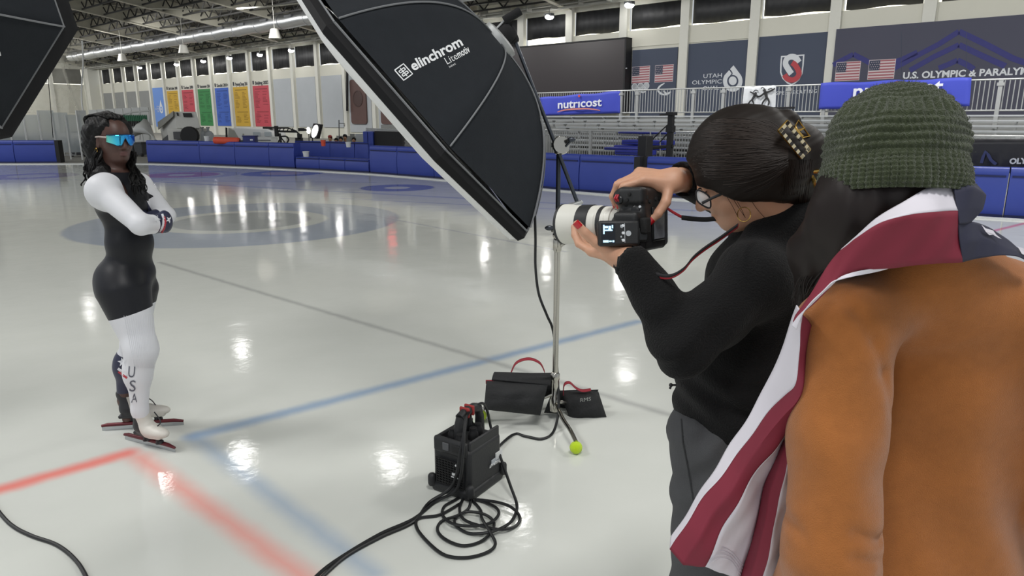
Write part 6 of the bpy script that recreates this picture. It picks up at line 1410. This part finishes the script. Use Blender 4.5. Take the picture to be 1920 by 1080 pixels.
# jeans
jb = Body()
jb.add(ellipsoid(A_(1350, 810, 1.66), (.118, .165, .12)), .03)
for i, hpx in enumerate(HPs):
    kx = np.array([hpx[0] - .008, hpx[1] - .02, .52]); jb.add(capsule(hpx + [0, 0, .02], kx, .105, .08), .05); jb.add(capsule(kx, [kx[0] + .02, kx[1] + .02, .10], .078, .065), .04)
jb.cut(ellipsoid(A_(1350, 690, 1.66), (.3, .3, .10)), .01)
jb.post = lambda P, d: d + (.004 * np.sin(P[:, 2] * 45 + P[:, 0] * 30 + np.sin(P[:, 1] * 20)) + .003 * np.sin(P[:, 2] * 70 - P[:, 0] * 95)) * np.exp(-((P[:, 2] - .9) / .3) ** 2)
V, F = surface(jb, *bounds([[HPs[0][0] - .15, 1.42, .04], [HPs[1][0] + .15, 1.95, 1.05]], .04), .009); je = npmesh('jeans', V, F, 'denim_black', ph)
jv = BVHTree.FromPolygons(V.tolist(), np.concatenate([F[:, [0, 1, 2]], F[:, [0, 2, 3]]]).tolist())
mk('seam_grey', '#222326', .8, var=0); px_line(jv, [[(1277, 785), (1280, 830), (1290, 880), (1300, 940)]], 2.2, 'seam_grey', je, 'side_seam')
for i, hpx in enumerate(HPs):
    B = MB(); b_ = Body(); c = np.array([hpx[0] - .04, hpx[1], 0]); b_.add(capsule(c + [.05, 0, .05], c + [-.12, 0, .035], .045, .035), .03); b_.add(capsule(c + [.05, 0, .05], c + [.05, 0, .11], .045, .045), .02); v, f = surface(b_, *bounds([c], .24), .008); v, f = clip(v, f, v[:, 2] - .004); npmesh('shoe', v, f, 'rubber_black', ph)
# hair gathered up with a claw clip
hh = Body()
hh.add(ellipsoid(hp(-.02, 0, .036), (.120, .096, .112), PA), .02); hh.add(ellipsoid(hp(-.02, -.052, .0), (.095, .05, .075), PA), .04); hh.add(ellipsoid(hp(-.085, -.01, -.01), (.06, .08, .09), PA), .05)
hh.add(ellipsoid(A_(1500, 300, 1.59), (.052, .06, .075)), .03); hh.add(capsule(A_(1462, 238, 1.60), A_(1500, 290, 1.57), .033, .042), .02); hh.add(ellipsoid(A_(1472, 232, 1.57), (.033, .034, .030)), .006); hh.add(capsule(A_(1500, 290, 1.58), A_(1497, 385, 1.58), .05, .03), .03)
hh.cut(ellipsoid(hp(.105, -.015, -.075), (.098, .14, .098), PA), .008); hh.cut(ellipsoid(hp(.105, .0, .035), (.035, .05, .045), PA), .02); hh.cut(ellipsoid(A_(1412, 410, 1.52), (.085, .09, .036)), .012)
def hair_g(P, d):
    q = (P - PC) @ np.array(PA).T; th = np.arctan2(q[:, 2] + .02, q[:, 0]); return d + .0003 * np.sin(q[:, 2] * 420 + 2 * np.sin(q[:, 0] * 30)) + .0007 * np.sin(q[:, 2] * 120 + 1.5 * np.sin(q[:, 0] * 25))
hh.post = hair_g
V, F = surface(hh, *bounds([hp(a, b, c) for a in (-.16, .12) for b in (-.12, .12) for c in (-.12, .17)] + [A_(1540, 220, 1.6), A_(1540, 400, 1.6), A_(1470, 200, 1.6)], .02), .0032); hr = npmesh('hair', V, F, 'hair_brown', ph)
hv_ = BVHTree.FromPolygons(V.tolist(), np.concatenate([F[:, [0, 1, 2]], F[:, [0, 2, 3]]]).tolist())
rs = random.Random(5); B = MB()
for i in range(420):
    # single strands lie on the head, combed from the brow to the twist at the back
    x0 = rs.uniform(1292, 1420); s0 = rs.random(); y0 = 318 + (x0 - 1292) * .42 - s0 * (95 + (x0 - 1292) * .45) + 2
    P = px_project(hv_, [(x0 + (1478 - x0) * q, y0 + (285 + (s0 - .5) * -60 - y0) * q + (8 - 22 * s0) * math.sin(q * math.pi)) for q in np.linspace(0, 1, 9)], rs.uniform(-.0005, .0012), 9)
    P = [p for p in P if p[1] < 2.0]
    if len(P) > 4: B.tube(P, .0007, 3, caps=False)
for i in range(60):
    x0 = rs.uniform(1470, 1525); P = px_project(hv_, [(x0 - 10 * q, 300 + 80 * q + rs.uniform(-2, 2)) for q in np.linspace(0, 1, 6)], .001, 9); P = [p for p in P if p[1] < 2.0]
    if len(P) > 3: B.tube(P, .0007, 3, caps=False)
for i in range(4): x0 = rs.uniform(1352, 1420); B.tube(smooth_path([at(x0, 368, 1.535), at(x0 + 12, 388, 1.53), at(x0 + 24 + rs.uniform(-6, 6), 408, 1.54)], 4), .0006, 3, caps=False)
mk('hair_strand', '#241b16', .5, var=.2, spec=.2); o = B.build('hair_strands', 'hair_strand', hr); o['kind'] = 'stuff'
# claw clip
mk('clip_dark', '#2b2521', .3); mk('clip_cream', '#cfc4a4', .35)
YC_ = 1.505
yy = min(p[1] for p in px_project(hv_, [(1489, 262), (1476, 250), (1500, 285)], .004, 9)) - .004
cl = [np.array(at(x, y, yy + dy)) for x, y, dy in ((1476, 226, .0), (1519, 280, .008), (1502, 297, .0), (1459, 245, -.008))]
B = MB()
for a, b in zip(cl, cl[1:] + cl[:1]): B.tube([a, b], .0022, 8)
clip_ = B.build('hair_clip', 'gold', ph, label='gold edged patterned claw clip')
cn = unit(np.cross(cl[1] - cl[0], cl[3] - cl[0])); cn = cn if cn[1] < 0 else -cn
cc = sum(cl) / 4; inn = [cc + (p - cc) * .62 + (p - cc) * .0 for p in cl]; lx = unit(cl[1] - cl[0]); ly = unit(cl[3] - cl[0]); LX, LY = np.linalg.norm(cl[1] - cl[0]), np.linalg.norm(cl[3] - cl[0])
def cp(a, b): return cl[0] + lx * (a * LX) + ly * (b * LY)
k = 0
for side in range(4):
    n_ = 11 if side < 2 else 3
    for i in range(n_):
        a0_, a1_ = i / n_, (i + 1) / n_
        q = [(a0_, .0, a1_, .26), (a0_, .74, a1_, 1.), (.0, a0_, .08, a1_), (.92, a0_, 1., a1_)][side]
        B = MB(); B.slab([cp(q[0], q[1]), cp(q[2], q[1]), cp(q[2], q[3]), cp(q[0], q[3])], cn, .003); B.build('clip_tile', 'clip_cream' if (i + side) % 2 else 'clip_dark', clip_, smooth=False, recalc=True)
B = MB()
for pts in (((1491, 238, 1.53), (1497, 226, 1.53), (1508, 240, 1.53), (1496, 244, 1.52), (1491, 238, 1.53)), ((1497, 246, 1.525), (1507, 241, 1.53), (1518, 255, 1.53), (1504, 258, 1.52), (1497, 246, 1.525))): B.tube([at(*p) for p in pts], .0022, 6)
B.tube([at(1489, 240, 1.52), at(1504, 257, 1.515)], .004, 8); B.build('clip_claw', 'gold', clip_)
B = MB(); B.tube([at(1512, 324, 1.52), at(1536, 321, 1.52)], .0045, 8); B.tube(smooth_path([at(1518, 326, 1.52), at(1526, 338, 1.515), at(1530, 352, 1.515), at(1537, 361, 1.52)], 5), [.0045] * 8 + [.004] * 5 + [.0025] * 3, 8); B.build('clip_claw', 'gold', clip_)
# glasses and earring
B = MB(); gx = [at(x, y, 1.545) for x, y in ((1307, 357), (1306, 372), (1313, 382), (1331, 390), (1331, 372), (1322, 362))]; B.tube(smooth_path(gx, 4, True) + [smooth_path(gx, 4, True)[0]], .0019, 6, caps=False)
gl_ = B.build('glasses', 'rubber_black', ph, label='black framed glasses'); mk('lens_clear', '#eef3f6', .05, var=0, alpha=.35, spec=.9)
B = MB(); B.slab(smooth_path(gx, 4, True), unit([-.9, -.2, -.3]), .0012); B.build('glass_lens', 'lens_clear', gl_, recalc=True)
off = np.array([.02, .062, -.002]); B = MB(); B.tube([p + off for p in smooth_path(gx, 4, True)] + [gx[0] + off], .0019, 6, caps=False); B.tube([gx[5], gx[5] + off], .0016, 6); B.build('glass_rim', 'rubber_black', gl_)
B = MB(); B.tube([at(1316, 381, 1.54), at(1336, 371, 1.535), at(1354, 363, 1.53), at(1385, 352, 1.53)], .0022, 6, squash=(1.4, .6)); B.build('temple_arm', 'rubber_black', gl_)
c = at(1395, 402, 1.525); B = MB(); B.tube([c + np.array([.8 * math.cos(a), -.35 * math.cos(a), math.sin(a)]) * .0155 for a in np.linspace(0, 6.283, 25)], .0011, 6, caps=False); B.build('earring', 'gold', ph, label='thin gold hoop earring')
# ================================================================ WOMAN IN THE RUST SWEATER, BEANIE AND FLAG
mk('sweater_rust', '#a16433', .9, var=.14, scale=45, bump=.35, bscale=600, spec=.15, sheen=.25)
mk('knit_green', '#3e4630', .95, var=.22, scale=60, bump=.6, bscale=420, spec=.1, sheen=.3)
mk('hair_dark', '#1b1312', .5, var=.3, scale=20, spec=.3)
fp = thing('person', 'woman seen from behind in a rust sweater and green knitted beanie', 'person', [.72, 1.12, 0])
Y0 = 1.14
hc = at(1682, 290, Y0)
fb = Body(); fb.add(ellipsoid(hc + [0, .015, -.02], (.072, .082, .092)), .03); fb.add(ellipsoid(hc + [-.02, .04, -.07], (.055, .06, .06)), .03); fb.add(ellipsoid(hc + [-.025, .095, -.045], (.012, .018, .02)), .015)
for s_ in (-1, 1): fb.add(ellipsoid(hc + [s_ * .078, .01, -.04], (.01, .018, .03)), .008)
fb.add(capsule(hc + [.01, 0, -.08], at(1730, 480, Y0 + .02), .056, .062), .03)
TC = at(1790, 660, 1.24); SLf, ELf, WLf = at(1583, 625, 1.13), at(1556, 1045, 1.03), at(1480, 1150, 1.20)
fb.add(ellipsoid(TC, (.17, .10, .19)), .05); fb.add(ellipsoid(TC + [0, 0, -.3], (.14, .095, .22)), .06); fb.add(ellipsoid(TC + [0, 0, -.5], (.16, .12, .14)), .05)
SRf = SLf + [.40, .0, .0]; ERf = SRf + [.05, .0, -.30]; WRf = ERf + [-.05, .2, -.12]
for a, b, c in ((SLf, ELf, WLf), (SRf, ERf, WRf)): fb.add(capsule(a, b, .055, .045), .03); fb.add(capsule(b, c, .044, .03), .02); fb.add(ellipsoid(c + (c - b) * .2, (.04, .05, .03)), .02)
for s_ in (-.09, .09):
    q = TC + [s_, 0, -.55]; fb.add(capsule(q, [q[0], q[1], .5], .085, .055), .03); fb.add(capsule([q[0], q[1], .5], [q[0], q[1] + .02, .07], .052, .04), .03)
V, F = surface(fb, *bounds([hc + [0, 0, .1], [TC[0] - .32, TC[1] - .2, .02], [TC[0] + .4, TC[1] + .3, .02]], .05), .011); npmesh('body', V, F, 'skin_light', fp)
# trousers and shoes (below the frame)
lb = Body(); lb.add(ellipsoid(TC + [0, 0, -.52], (.175, .135, .13)), .03)
for s_ in (-.09, .09): q = TC + [s_, 0, -.55]; lb.add(capsule(q, [q[0], q[1], .12], .10, .075), .03)
V, F = surface(lb, *bounds([TC + [-.25, -.2, -.4], [TC[0] + .25, TC[1] + .2, .03]], .03), .014); npmesh('trousers', V, F, 'denim_black', fp)
for s_ in (-.09, .09):
    q = TC + [s_, 0, 0]; B = MB(); B.tube([[q[0], q[1] - .06, .045], [q[0], q[1] + .06, .05], [q[0], q[1] + .17, .035]], [.045, .05, .03], 12); B.build('shoe', 'rubber_black', fp)
# sweater
wb = Body()
wb.add(ellipsoid(TC + [0, 0, .02], (.205, .125, .17)), .03); wb.add(ellipsoid(TC + [.0, .0, -.20], (.185, .118, .22)), .08); wb.add(ellipsoid(TC + [.0, .0, -.42], (.19, .135, .14)), .07)
wb.add(capsule(at(1745, 505, 1.19), SLf + [.03, 0, .02], .06, .062), .06); wb.add(capsule(at(1745, 505, 1.19), SRf + [-.03, 0, .0], .06, .062), .06); wb.add(capsule(at(1740, 470, 1.16), at(1760, 560, 1.2), .07, .10), .05)
wb.add(ellipsoid(SLf + [-.0, 0, .0], (.074, .078, .085)), .035); wb.add(capsule(SLf, SLf + (ELf - SLf) * .5, .072, .074), .022); wb.add(capsule(SLf + (ELf - SLf) * .5, ELf, .074, .076), .02); wb.add(capsule(ELf, WLf, .075, .052), .02)
wb.add(capsule(SRf, ERf, .076, .07), .03); wb.add(capsule(ERf, WRf, .068, .05), .02)
ad = unit(ELf - SLf)
def w_post(P, d):
    q = P - SLf; t = q @ ad; e = np.exp(-((P - ELf - [.03, -.03, -.06]) ** 2).sum(1) / .0042)
    d = d + .0022 * np.sin(P @ np.array([46, 10, -52.]) + 1.3 * np.sin(P[:, 2] * 21)) * np.exp(-((P - (SLf + ELf) / 2 - [.05, 0, .03]) ** 2).sum(1) / .02)
    d = d + e * .008 * np.sin(P @ np.array([75, 10, -120.])) 
    # seam where the sleeve meets the back, and soft hanging folds
    x = P[:, 0] - TC[0]; d = d + .0048 * np.sin(x * 42 + P[:, 2] * 9 + 1.5 * np.sin(P[:, 2] * 7)) * np.clip((TC[2] + .08 - P[:, 2]) * 4, 0, 1) * (P[:, 1] < TC[1])
    crease = [at(x, y, 1.06) for x, y in ((1586, 556), (1612, 590), (1636, 640), (1654, 700), (1664, 770))]
    for a, b, w in list(zip(crease[:-1], crease[1:], (.3, .5, .6, .6))) + [(at(1590, 985, 1.0), at(1648, 1012, 1.0), 1.2), (at(1580, 1020, 1.0), at(1640, 1040, 1.0), 1.0), (at(1462, 985, 1.0), at(1500, 1005, 1.0), .9)]:
        ba = (b - a)[[0, 2]]; q2 = P[:, [0, 2]] - a[[0, 2]]; tt = np.clip((q2 @ ba) / (ba @ ba), 0, 1); ds = np.linalg.norm(q2 - tt[:, None] * ba, axis=1)
        d = d + .0055 * w * np.exp(-(ds / .0085) ** 2) * (P[:, 1] < TC[1]) - .0012 * w * np.exp(-((ds - .022) / .012) ** 2) * (P[:, 1] < TC[1])
    d = d + .003 * np.sin(P @ np.array([22, 8, 30.]) + 2 * np.sin(P[:, 0] * 13))
    return d
wb.post = w_post
V, F = surface(wb, *bounds([at(1440, 470, 1.0), at(1440, 470, 1.4), [TC[0] + .36, TC[1] + .25, TC[2] - .60], [TC[0] - .36, TC[1] - .3, TC[2] - .60]], .03), .0062); npmesh('sweater', V, F, 'sweater_rust', fp)
swv = BVHTree.FromPolygons(V.tolist(), np.concatenate([F[:, [0, 1, 2]], F[:, [0, 2, 3]]]).tolist())
# long dark hair, falling over her left side
kb = Body(); kb.add(ellipsoid(hc + [0, .01, -.035], (.082, .088, .07)), .03); kb.add(capsule(at(1598, 378, 1.16), at(1540, 470, 1.20), .045, .05), .04); kb.add(capsule(at(1540, 470, 1.21), at(1515, 555, 1.25), .045, .022), .03); kb.add(capsule(at(1660, 385, 1.135), at(1640, 450, 1.13), .06, .04), .05); kb.add(capsule(at(1625, 392, 1.13), at(1560, 480, 1.17), .05, .035), .04)
kb.add(capsule(at(1690, 378, 1.125), at(1735, 440, 1.14), .062, .055), .04); kb.add(ellipsoid(at(1600, 400, 1.13), (.06, .05, .06)), .06)
kb.post = lambda P, d: d + .0022 * np.sin(P[:, 0] * 170 + P[:, 2] * 40 + 2 * np.sin(P[:, 2] * 18))
V, F = surface(kb, *bounds([at(1470, 300, 1.1), at(1500, 600, 1.3), at(1800, 300, 1.0), at(1800, 300, 1.3)], .06), .005); hrf = npmesh('hair', V, F, 'hair_dark', fp)
rs = random.Random(11); B = MB()
for i in range(260):
    s = rs.random(); x0 = 1545 + 90 * s; Ya = 1.10 + .06 * (1 - s) + rs.uniform(-.02, .05); e = 1480 + 70 * rs.random() + 30 * s
    P = smooth_path([at(x0, 362, Ya), at(x0 - 12 - 10 * rs.random(), 420, Ya), at((x0 + e) / 2 - 4, 480, Ya + .04), at(e + 10, 525, Ya + .06), at(e + rs.uniform(-15, 12), 545 + rs.random() * 35, Ya + .08)], 5); B.tube(P, [.0011] * (len(P) - 3) + [.0008, .0006, .0003], 4, caps=False)
o = B.build('hair_strands', 'hair_dark', hrf); o['kind'] = 'stuff'
# beanie: knitted shell with ribbed brim and rows of stitches
AXB = unit([.03, .20, 1.0]); BX = unit(np.cross([0, 1, 0], AXB)); BY = np.cross(AXB, BX); bc = at(1675, 317, Y0 + .005)
NB_, MB_ = 480, 130; th = np.linspace(0, 2 * math.pi, NB_, endpoint=False)
prof = [(-.040, .106), (-.026, .1095), (-.006, .1085), (.012, .1035), (.03, .1045), (.058, .1015), (.082, .092), (.103, .076), (.119, .055), (.129, .032), (.1335, .012), (.134, .002)]
pz = np.array(smooth_path([np.array(p) for p in prof], 14)); ss = np.r_[0, np.cumsum(np.linalg.norm(np.diff(pz, axis=0), axis=1))]; u = np.linspace(0, ss[-1], MB_); zz = np.interp(u, ss, pz[:, 0]); rr = np.interp(u, ss, pz[:, 1])
nz = np.gradient(zz); nr = np.gradient(rr); ln = np.hypot(nz, nr); nrm_r, nrm_z = nz / ln, -nr / ln
G = np.zeros((MB_, NB_, 3)); rg_ = np.random.default_rng(4); wob = rg_.normal(size=(MB_, 12))
for j in range(MB_):
    s = u[j]; ph_ = .5 * math.sin(s * 300)
    brim = 1 / (1 + math.exp((s - .056) / .004)); band = math.exp(-((s - .128) / .013) ** 2)
    ribs = .0034 * np.abs(np.sin(th * 30 + .15 * np.sin(s * 200))) ** .7 - .0017 + .0009 * np.sin(s * 900) 
    rows = .0015 * np.sin(s * 2 * math.pi / .0125 + .35 * np.sin(th * 9)) + .0011 * np.sin(th * 62 + 1.6 * math.floor(s / .0125)) * (.5 + .5 * np.sin(s * 2 * math.pi / .0125))
    posts = .0026 * np.sin(th * 40)
    d = ribs * brim + (rows * (1 - band) + posts * band) * (1 - brim) + .0014 * np.sin(th * 7 + 3 * math.sin(s * 40)) + .0008 * np.sin(th * 133 + s * 900)
    d = d * min(1, rr[j] / .05); r = rr[j] + d * nrm_r[j]; z = zz[j] + d * nrm_z[j] - .018 * (-np.sin(th)) * brim * 0
    lean = 1.0 + .045 * np.cos(th)                                   # slightly longer towards the face
    G[j] = bc + np.outer(r * np.cos(th) * 1.0, BX) + np.outer(r * np.sin(th) * .98, BY) + np.outer(z, AXB)
v = G.reshape(-1, 3); jj, ii = np.meshgrid(np.arange(MB_ - 1), np.arange(NB_), indexing='ij'); f = np.stack([jj * NB_ + ii, jj * NB_ + (ii + 1) % NB_, (jj + 1) * NB_ + (ii + 1) % NB_, (jj + 1) * NB_ + ii], -1).reshape(-1, 4)
bn = npmesh('beanie', v, f, 'knit_green', fp, label='dark green knitted beanie with a ribbed brim')
B = MB()                                                         # loose fuzz of the wool
for i in range(2600):
    j = rg_.integers(2, MB_ - 4); k = rg_.integers(0, NB_); p = G[j, k]; n_ = unit(p - bc + AXB * -.02); t_ = rg_.normal(size=3) * .8; q = p + n_ * .0035 * rg_.random() + t_ * .0018; B.tube([p, (p + q) / 2 + n_ * .0014, q], .00022, 3, caps=False)
o = B.build('wool_fuzz', 'knit_green', bn, smooth=False); o['kind'] = 'stuff'
# ================================================================ FLAG worn as a cape
mk('flag_white', '#d9d5de', .75, var=.03, scale=20); mk('flag_red', '#7d2236', .75, var=.06, scale=20); mk('flag_navy', '#2b2c40', .75, var=.06, scale=20)
flag = thing('flag', 'striped flag with navy star field draped round the neck of the woman in rust', 'flag', at(1560, 560, 1.1))
def sheet(rows, material, name, n=10, th=.0016, wav=.0022):
    """rows: polylines of (x, y, Y); lofted with smooth rows and rippled like cloth"""
    R_ = [smooth_path([at(*p) for p in r], n) for r in rows]; L = min(map(len, R_)); R_ = [np.array([r[int(round(i * (len(r) - 1) / (L - 1)))] for i in range(L)]) for r in R_]
    C_ = []; m = 8
    for a, b in zip(R_[:-1], R_[1:]):
        for q in range(m): C_.append(a + (b - a) * (q / m))
    C_.append(R_[-1]); G = np.array(C_)
    for i in range(len(G)):
        for j in range(L): s_ = math.sin(G[i, j, 0] * 55 + G[i, j, 2] * 38) + .5 * math.sin(G[i, j, 0] * 120 - G[i, j, 2] * 75); G[i, j, 1] += wav * s_
    B = MB(); B.grid(G); o = B.build(name, material, flag, angle=80, solid=th); return o
c0 = [(1782, 332, 1.065), (1735, 354, 1.045), (1690, 381, 1.035), (1640, 412, 1.04), (1600, 446, 1.055), (1578, 466, 1.075)]
c1 = [(1797, 395, 1.03), (1750, 397, 1.01), (1700, 404, 1.0), (1650, 418, 1.01), (1610, 442, 1.035), (1576, 469, 1.07)]
c1x = c1 + [(1545, 510, 1.075), (1515, 555, 1.075), (1492, 592, 1.075)]
c2 = [(1802, 491, 1.035), (1745, 495, 1.02), (1690, 501, 1.02), (1630, 505, 1.03), (1580, 520, 1.04), (1545, 548, 1.05), (1520, 572, 1.055), (1500, 590, 1.06), (1488, 604, 1.065)]
c3 = [(1660, 504, 1.03), (1630, 512, 1.03), (1600, 519, 1.03), (1575, 524, 1.03), (1560, 529, 1.03), (1543, 545, 1.035), (1522, 565, 1.04), (1504, 590, 1.045), (1494, 618, 1.05)]
c2b = [(1665, 502.5, 1.025), (1630, 505, 1.028), (1600, 511, 1.033), (1575, 521, 1.036), (1555, 538, 1.042), (1540, 551, 1.046), (1518, 573, 1.05), (1498, 592, 1.056), (1485, 610, 1.06)]
sheet([c0, c1], 'flag_white', 'white_stripe'); sheet([c1x, c2], 'flag_red', 'red_stripe', wav=.003); sheet([c2b, c3], 'flag_white', 'white_stripe', wav=.001)
# star field, folded over at the right
sheet([[(1780, 333, 1.062), (1800, 330, 1.075), (1822, 336, 1.09)], [(1792, 362, 1.04), (1822, 352, 1.055), (1847, 366, 1.085)], [(1796, 394, 1.03), (1822, 390, 1.045), (1840, 392, 1.07)], [(1799, 420, 1.028), (1812, 420, 1.035), (1820, 418, 1.05)]], 'flag_navy', 'star_field', wav=.002)
sheet([[(1798, 418, 1.03), (1816, 416, 1.045), (1832, 418, 1.07), (1855, 428, 1.09), (1885, 447, 1.1), (1912, 468, 1.1), (1935, 486, 1.1)], [(1800, 455, 1.028), (1818, 452, 1.035), (1838, 450, 1.05), (1860, 455, 1.07), (1885, 465, 1.08), (1912, 476, 1.085), (1935, 492, 1.09)], [(1802, 491, 1.035), (1820, 488, 1.04), (1840, 484, 1.05), (1860, 481, 1.06), (1885, 478, 1.07), (1912, 482, 1.08), (1935, 496, 1.09)]], 'flag_navy', 'star_field', wav=.002)
B = MB(); sp = [(1840, 421, 1.068), (1848, 428, 1.07), (1862, 432, 1.078), (1868, 440, 1.078), (1878, 448, 1.08), (1872, 446, 1.078), (1862, 440, 1.075), (1855, 441, 1.07), (1848, 434, 1.066)]; B.add([at(x, y, Y - .006) for x, y, Y in sp], [tuple(range(9))]); B.add([at(x, y, Y) for x, y, Y in ((1908, 462, 1.088), (1925, 468, 1.09), (1935, 484, 1.088), (1916, 476, 1.084))], [(0, 1, 2, 3)]); B.build('printed_star', 'flag_white', flag, smooth=False)
# hanging part along her left arm
h0 = [(1494, 572, 1.12), (1478, 622, 1.13), (1455, 680, 1.15), (1425, 742, 1.17), (1385, 810, 1.19), (1340, 880, 1.20), (1300, 942, 1.20), (1258, 1008, 1.20)]
h1 = [(1505, 590, 1.06), (1500, 655, 1.08), (1492, 715, 1.09), (1470, 742, 1.12), (1425, 795, 1.15), (1375, 865, 1.165), (1315, 940, 1.17), (1256, 1030, 1.175)]
h2 = [(1520, 610, 1.10), (1512, 700, 1.11), (1500, 770, 1.11), (1462, 830, 1.12), (1425, 872, 1.13), (1385, 940, 1.135), (1350, 1000, 1.14), (1322, 1062, 1.15)]
sheet([h0, h1], 'flag_white', 'white_stripe', wav=.003)
sheet([h1, [(1515, 600, 1.08), (1508, 680, 1.085), (1498, 740, 1.085), (1468, 785, 1.10), (1426, 832, 1.12), (1380, 902, 1.135), (1330, 975, 1.14), (1282, 1062, 1.145)], h2], 'flag_red', 'red_stripe', wav=.003)
h3 = [(1520, 640, 1.14), (1510, 720, 1.15), (1490, 790, 1.16), (1462, 840, 1.16), (1440, 890, 1.17), (1422, 960, 1.18), (1405, 1030, 1.185), (1388, 1085, 1.19)]
sheet([h2, h3], 'flag_white', 'white_stripe', wav=.003)
h4 = [(1530, 650, 1.10), (1518, 740, 1.11), (1500, 800, 1.11), (1480, 850, 1.115), (1468, 900, 1.12), (1455, 970, 1.125), (1440, 1040, 1.13), (1428, 1100, 1.135)]
sheet([h3, [(1525, 645, 1.11), (1512, 730, 1.12), (1495, 795, 1.125), (1470, 845, 1.13), (1452, 895, 1.135), (1438, 965, 1.14), (1420, 1040, 1.145), (1405, 1100, 1.15)], h4], 'flag_red', 'red_stripe', wav=.003)
h5 = [(1545, 660, 1.13), (1535, 740, 1.14), (1520, 810, 1.15), (1506, 860, 1.15), (1500, 910, 1.155), (1492, 970, 1.16), (1482, 1040, 1.165), (1475, 1110, 1.17)]
sheet([h4, h5], 'flag_white', 'white_stripe', wav=.003)
mk('stitch', '#a9a4b0', .8, var=0); B = MB()
for k in range(4): B.tube(smooth_path([at(1330 + k * 1, 1056 - k * 6.5, 1.142), at(1350, 1046 - k * 7, 1.150), at(1372, 1052 - k * 6, 1.165), at(1389 + k * 1.5, 1078 - k * 6, 1.175)], 5), .0005, 4)
B.build('hem_stitching', 'stitch', flag)
# ================================================================ people far behind the pads, sitting low
skin_mat('skin_mid', '#b08468', .5)
mk('coat_black', '#1f1f22', .8); mk('coat_grey', '#6d6f74', .8); mk('coat_cream', '#c9c3b0', .8); mk('cap_red', '#9a3a38', .7)
def sitter(x, yh, Y, coat, hairm, lab, cap=None):
    c = at(x, yh, Y); t = thing('person', lab, 'person', c * [1, 1, 0], 'people sitting beyond the pads'); b = Body()
    b.add(ellipsoid(c, (.08, .09, .11)), .02); b.add(capsule(c - [0, 0, .08], c - [0, 0, .2], .05, .06), .03); b.add(ellipsoid(c - [0, 0, .42], (.17, .12, .24)), .04)
    for s in (-1, 1): b.add(capsule(c + [s * .17, 0, -.25], c + [s * .23, -.1, -.5], .06, .05), .04); b.add(capsule(c + [s * .1, -.05, -.62], c + [s * .14, -.45, -.60], .08, .06), .04); b.add(capsule(c + [s * .14, -.45, -.6], [c[0] + s * .14, c[1] - .45, max(.05, c[2] - 1.0)], .06, .05), .03)
    V, F = surface(b, *bounds([c + [.3, .2, .15], c + [-.3, -.6, -1.1]], .05), .03); a = (c[2] - .17) - V[:, 2]
    v, f = clip(V, F, -a); npmesh('body', V, F, 'skin_mid', t); V2, F2 = surface(b, *bounds([c + [.3, .2, .15], c + [-.3, -.6, -1.1]], .05), .03, iso=.012); v, f = clip(V2, F2, (c[2] - .17) - V2[:, 2]); npmesh('coat', v, f, coat, t)
    B = MB(); B.ball(c + [0, .02, .04], (.098, .10, .10), 12, 8); B.build('hair', hairm, t)
    if cap: B = MB(); B.ball(c + [0, 0, .09], (.1, .11, .07), 12, 6); B.build('cap', cap, t)
for a in ((619, 260, 32.2, 'coat_black', 'hair_brown', 'far person in a black coat and reddish cap behind the pads', 'cap_red'), (630.5, 264, 32.6, 'coat_black', 'hair_black', 'far person with black hair, second from the left behind the pads'), (639, 262, 32.4, 'coat_black', 'hair_black', 'far person with long black hair in the middle of the group'),
          (647, 258, 32.8, 'coat_grey', 'hair_brown', 'far person in a grey coat and dark cap behind the pads', 'rubber_black'), (663.5, 263, 32.2, 'coat_cream', 'hair_brown', 'far person in a cream top right of the white bucket')): sitter(*a)
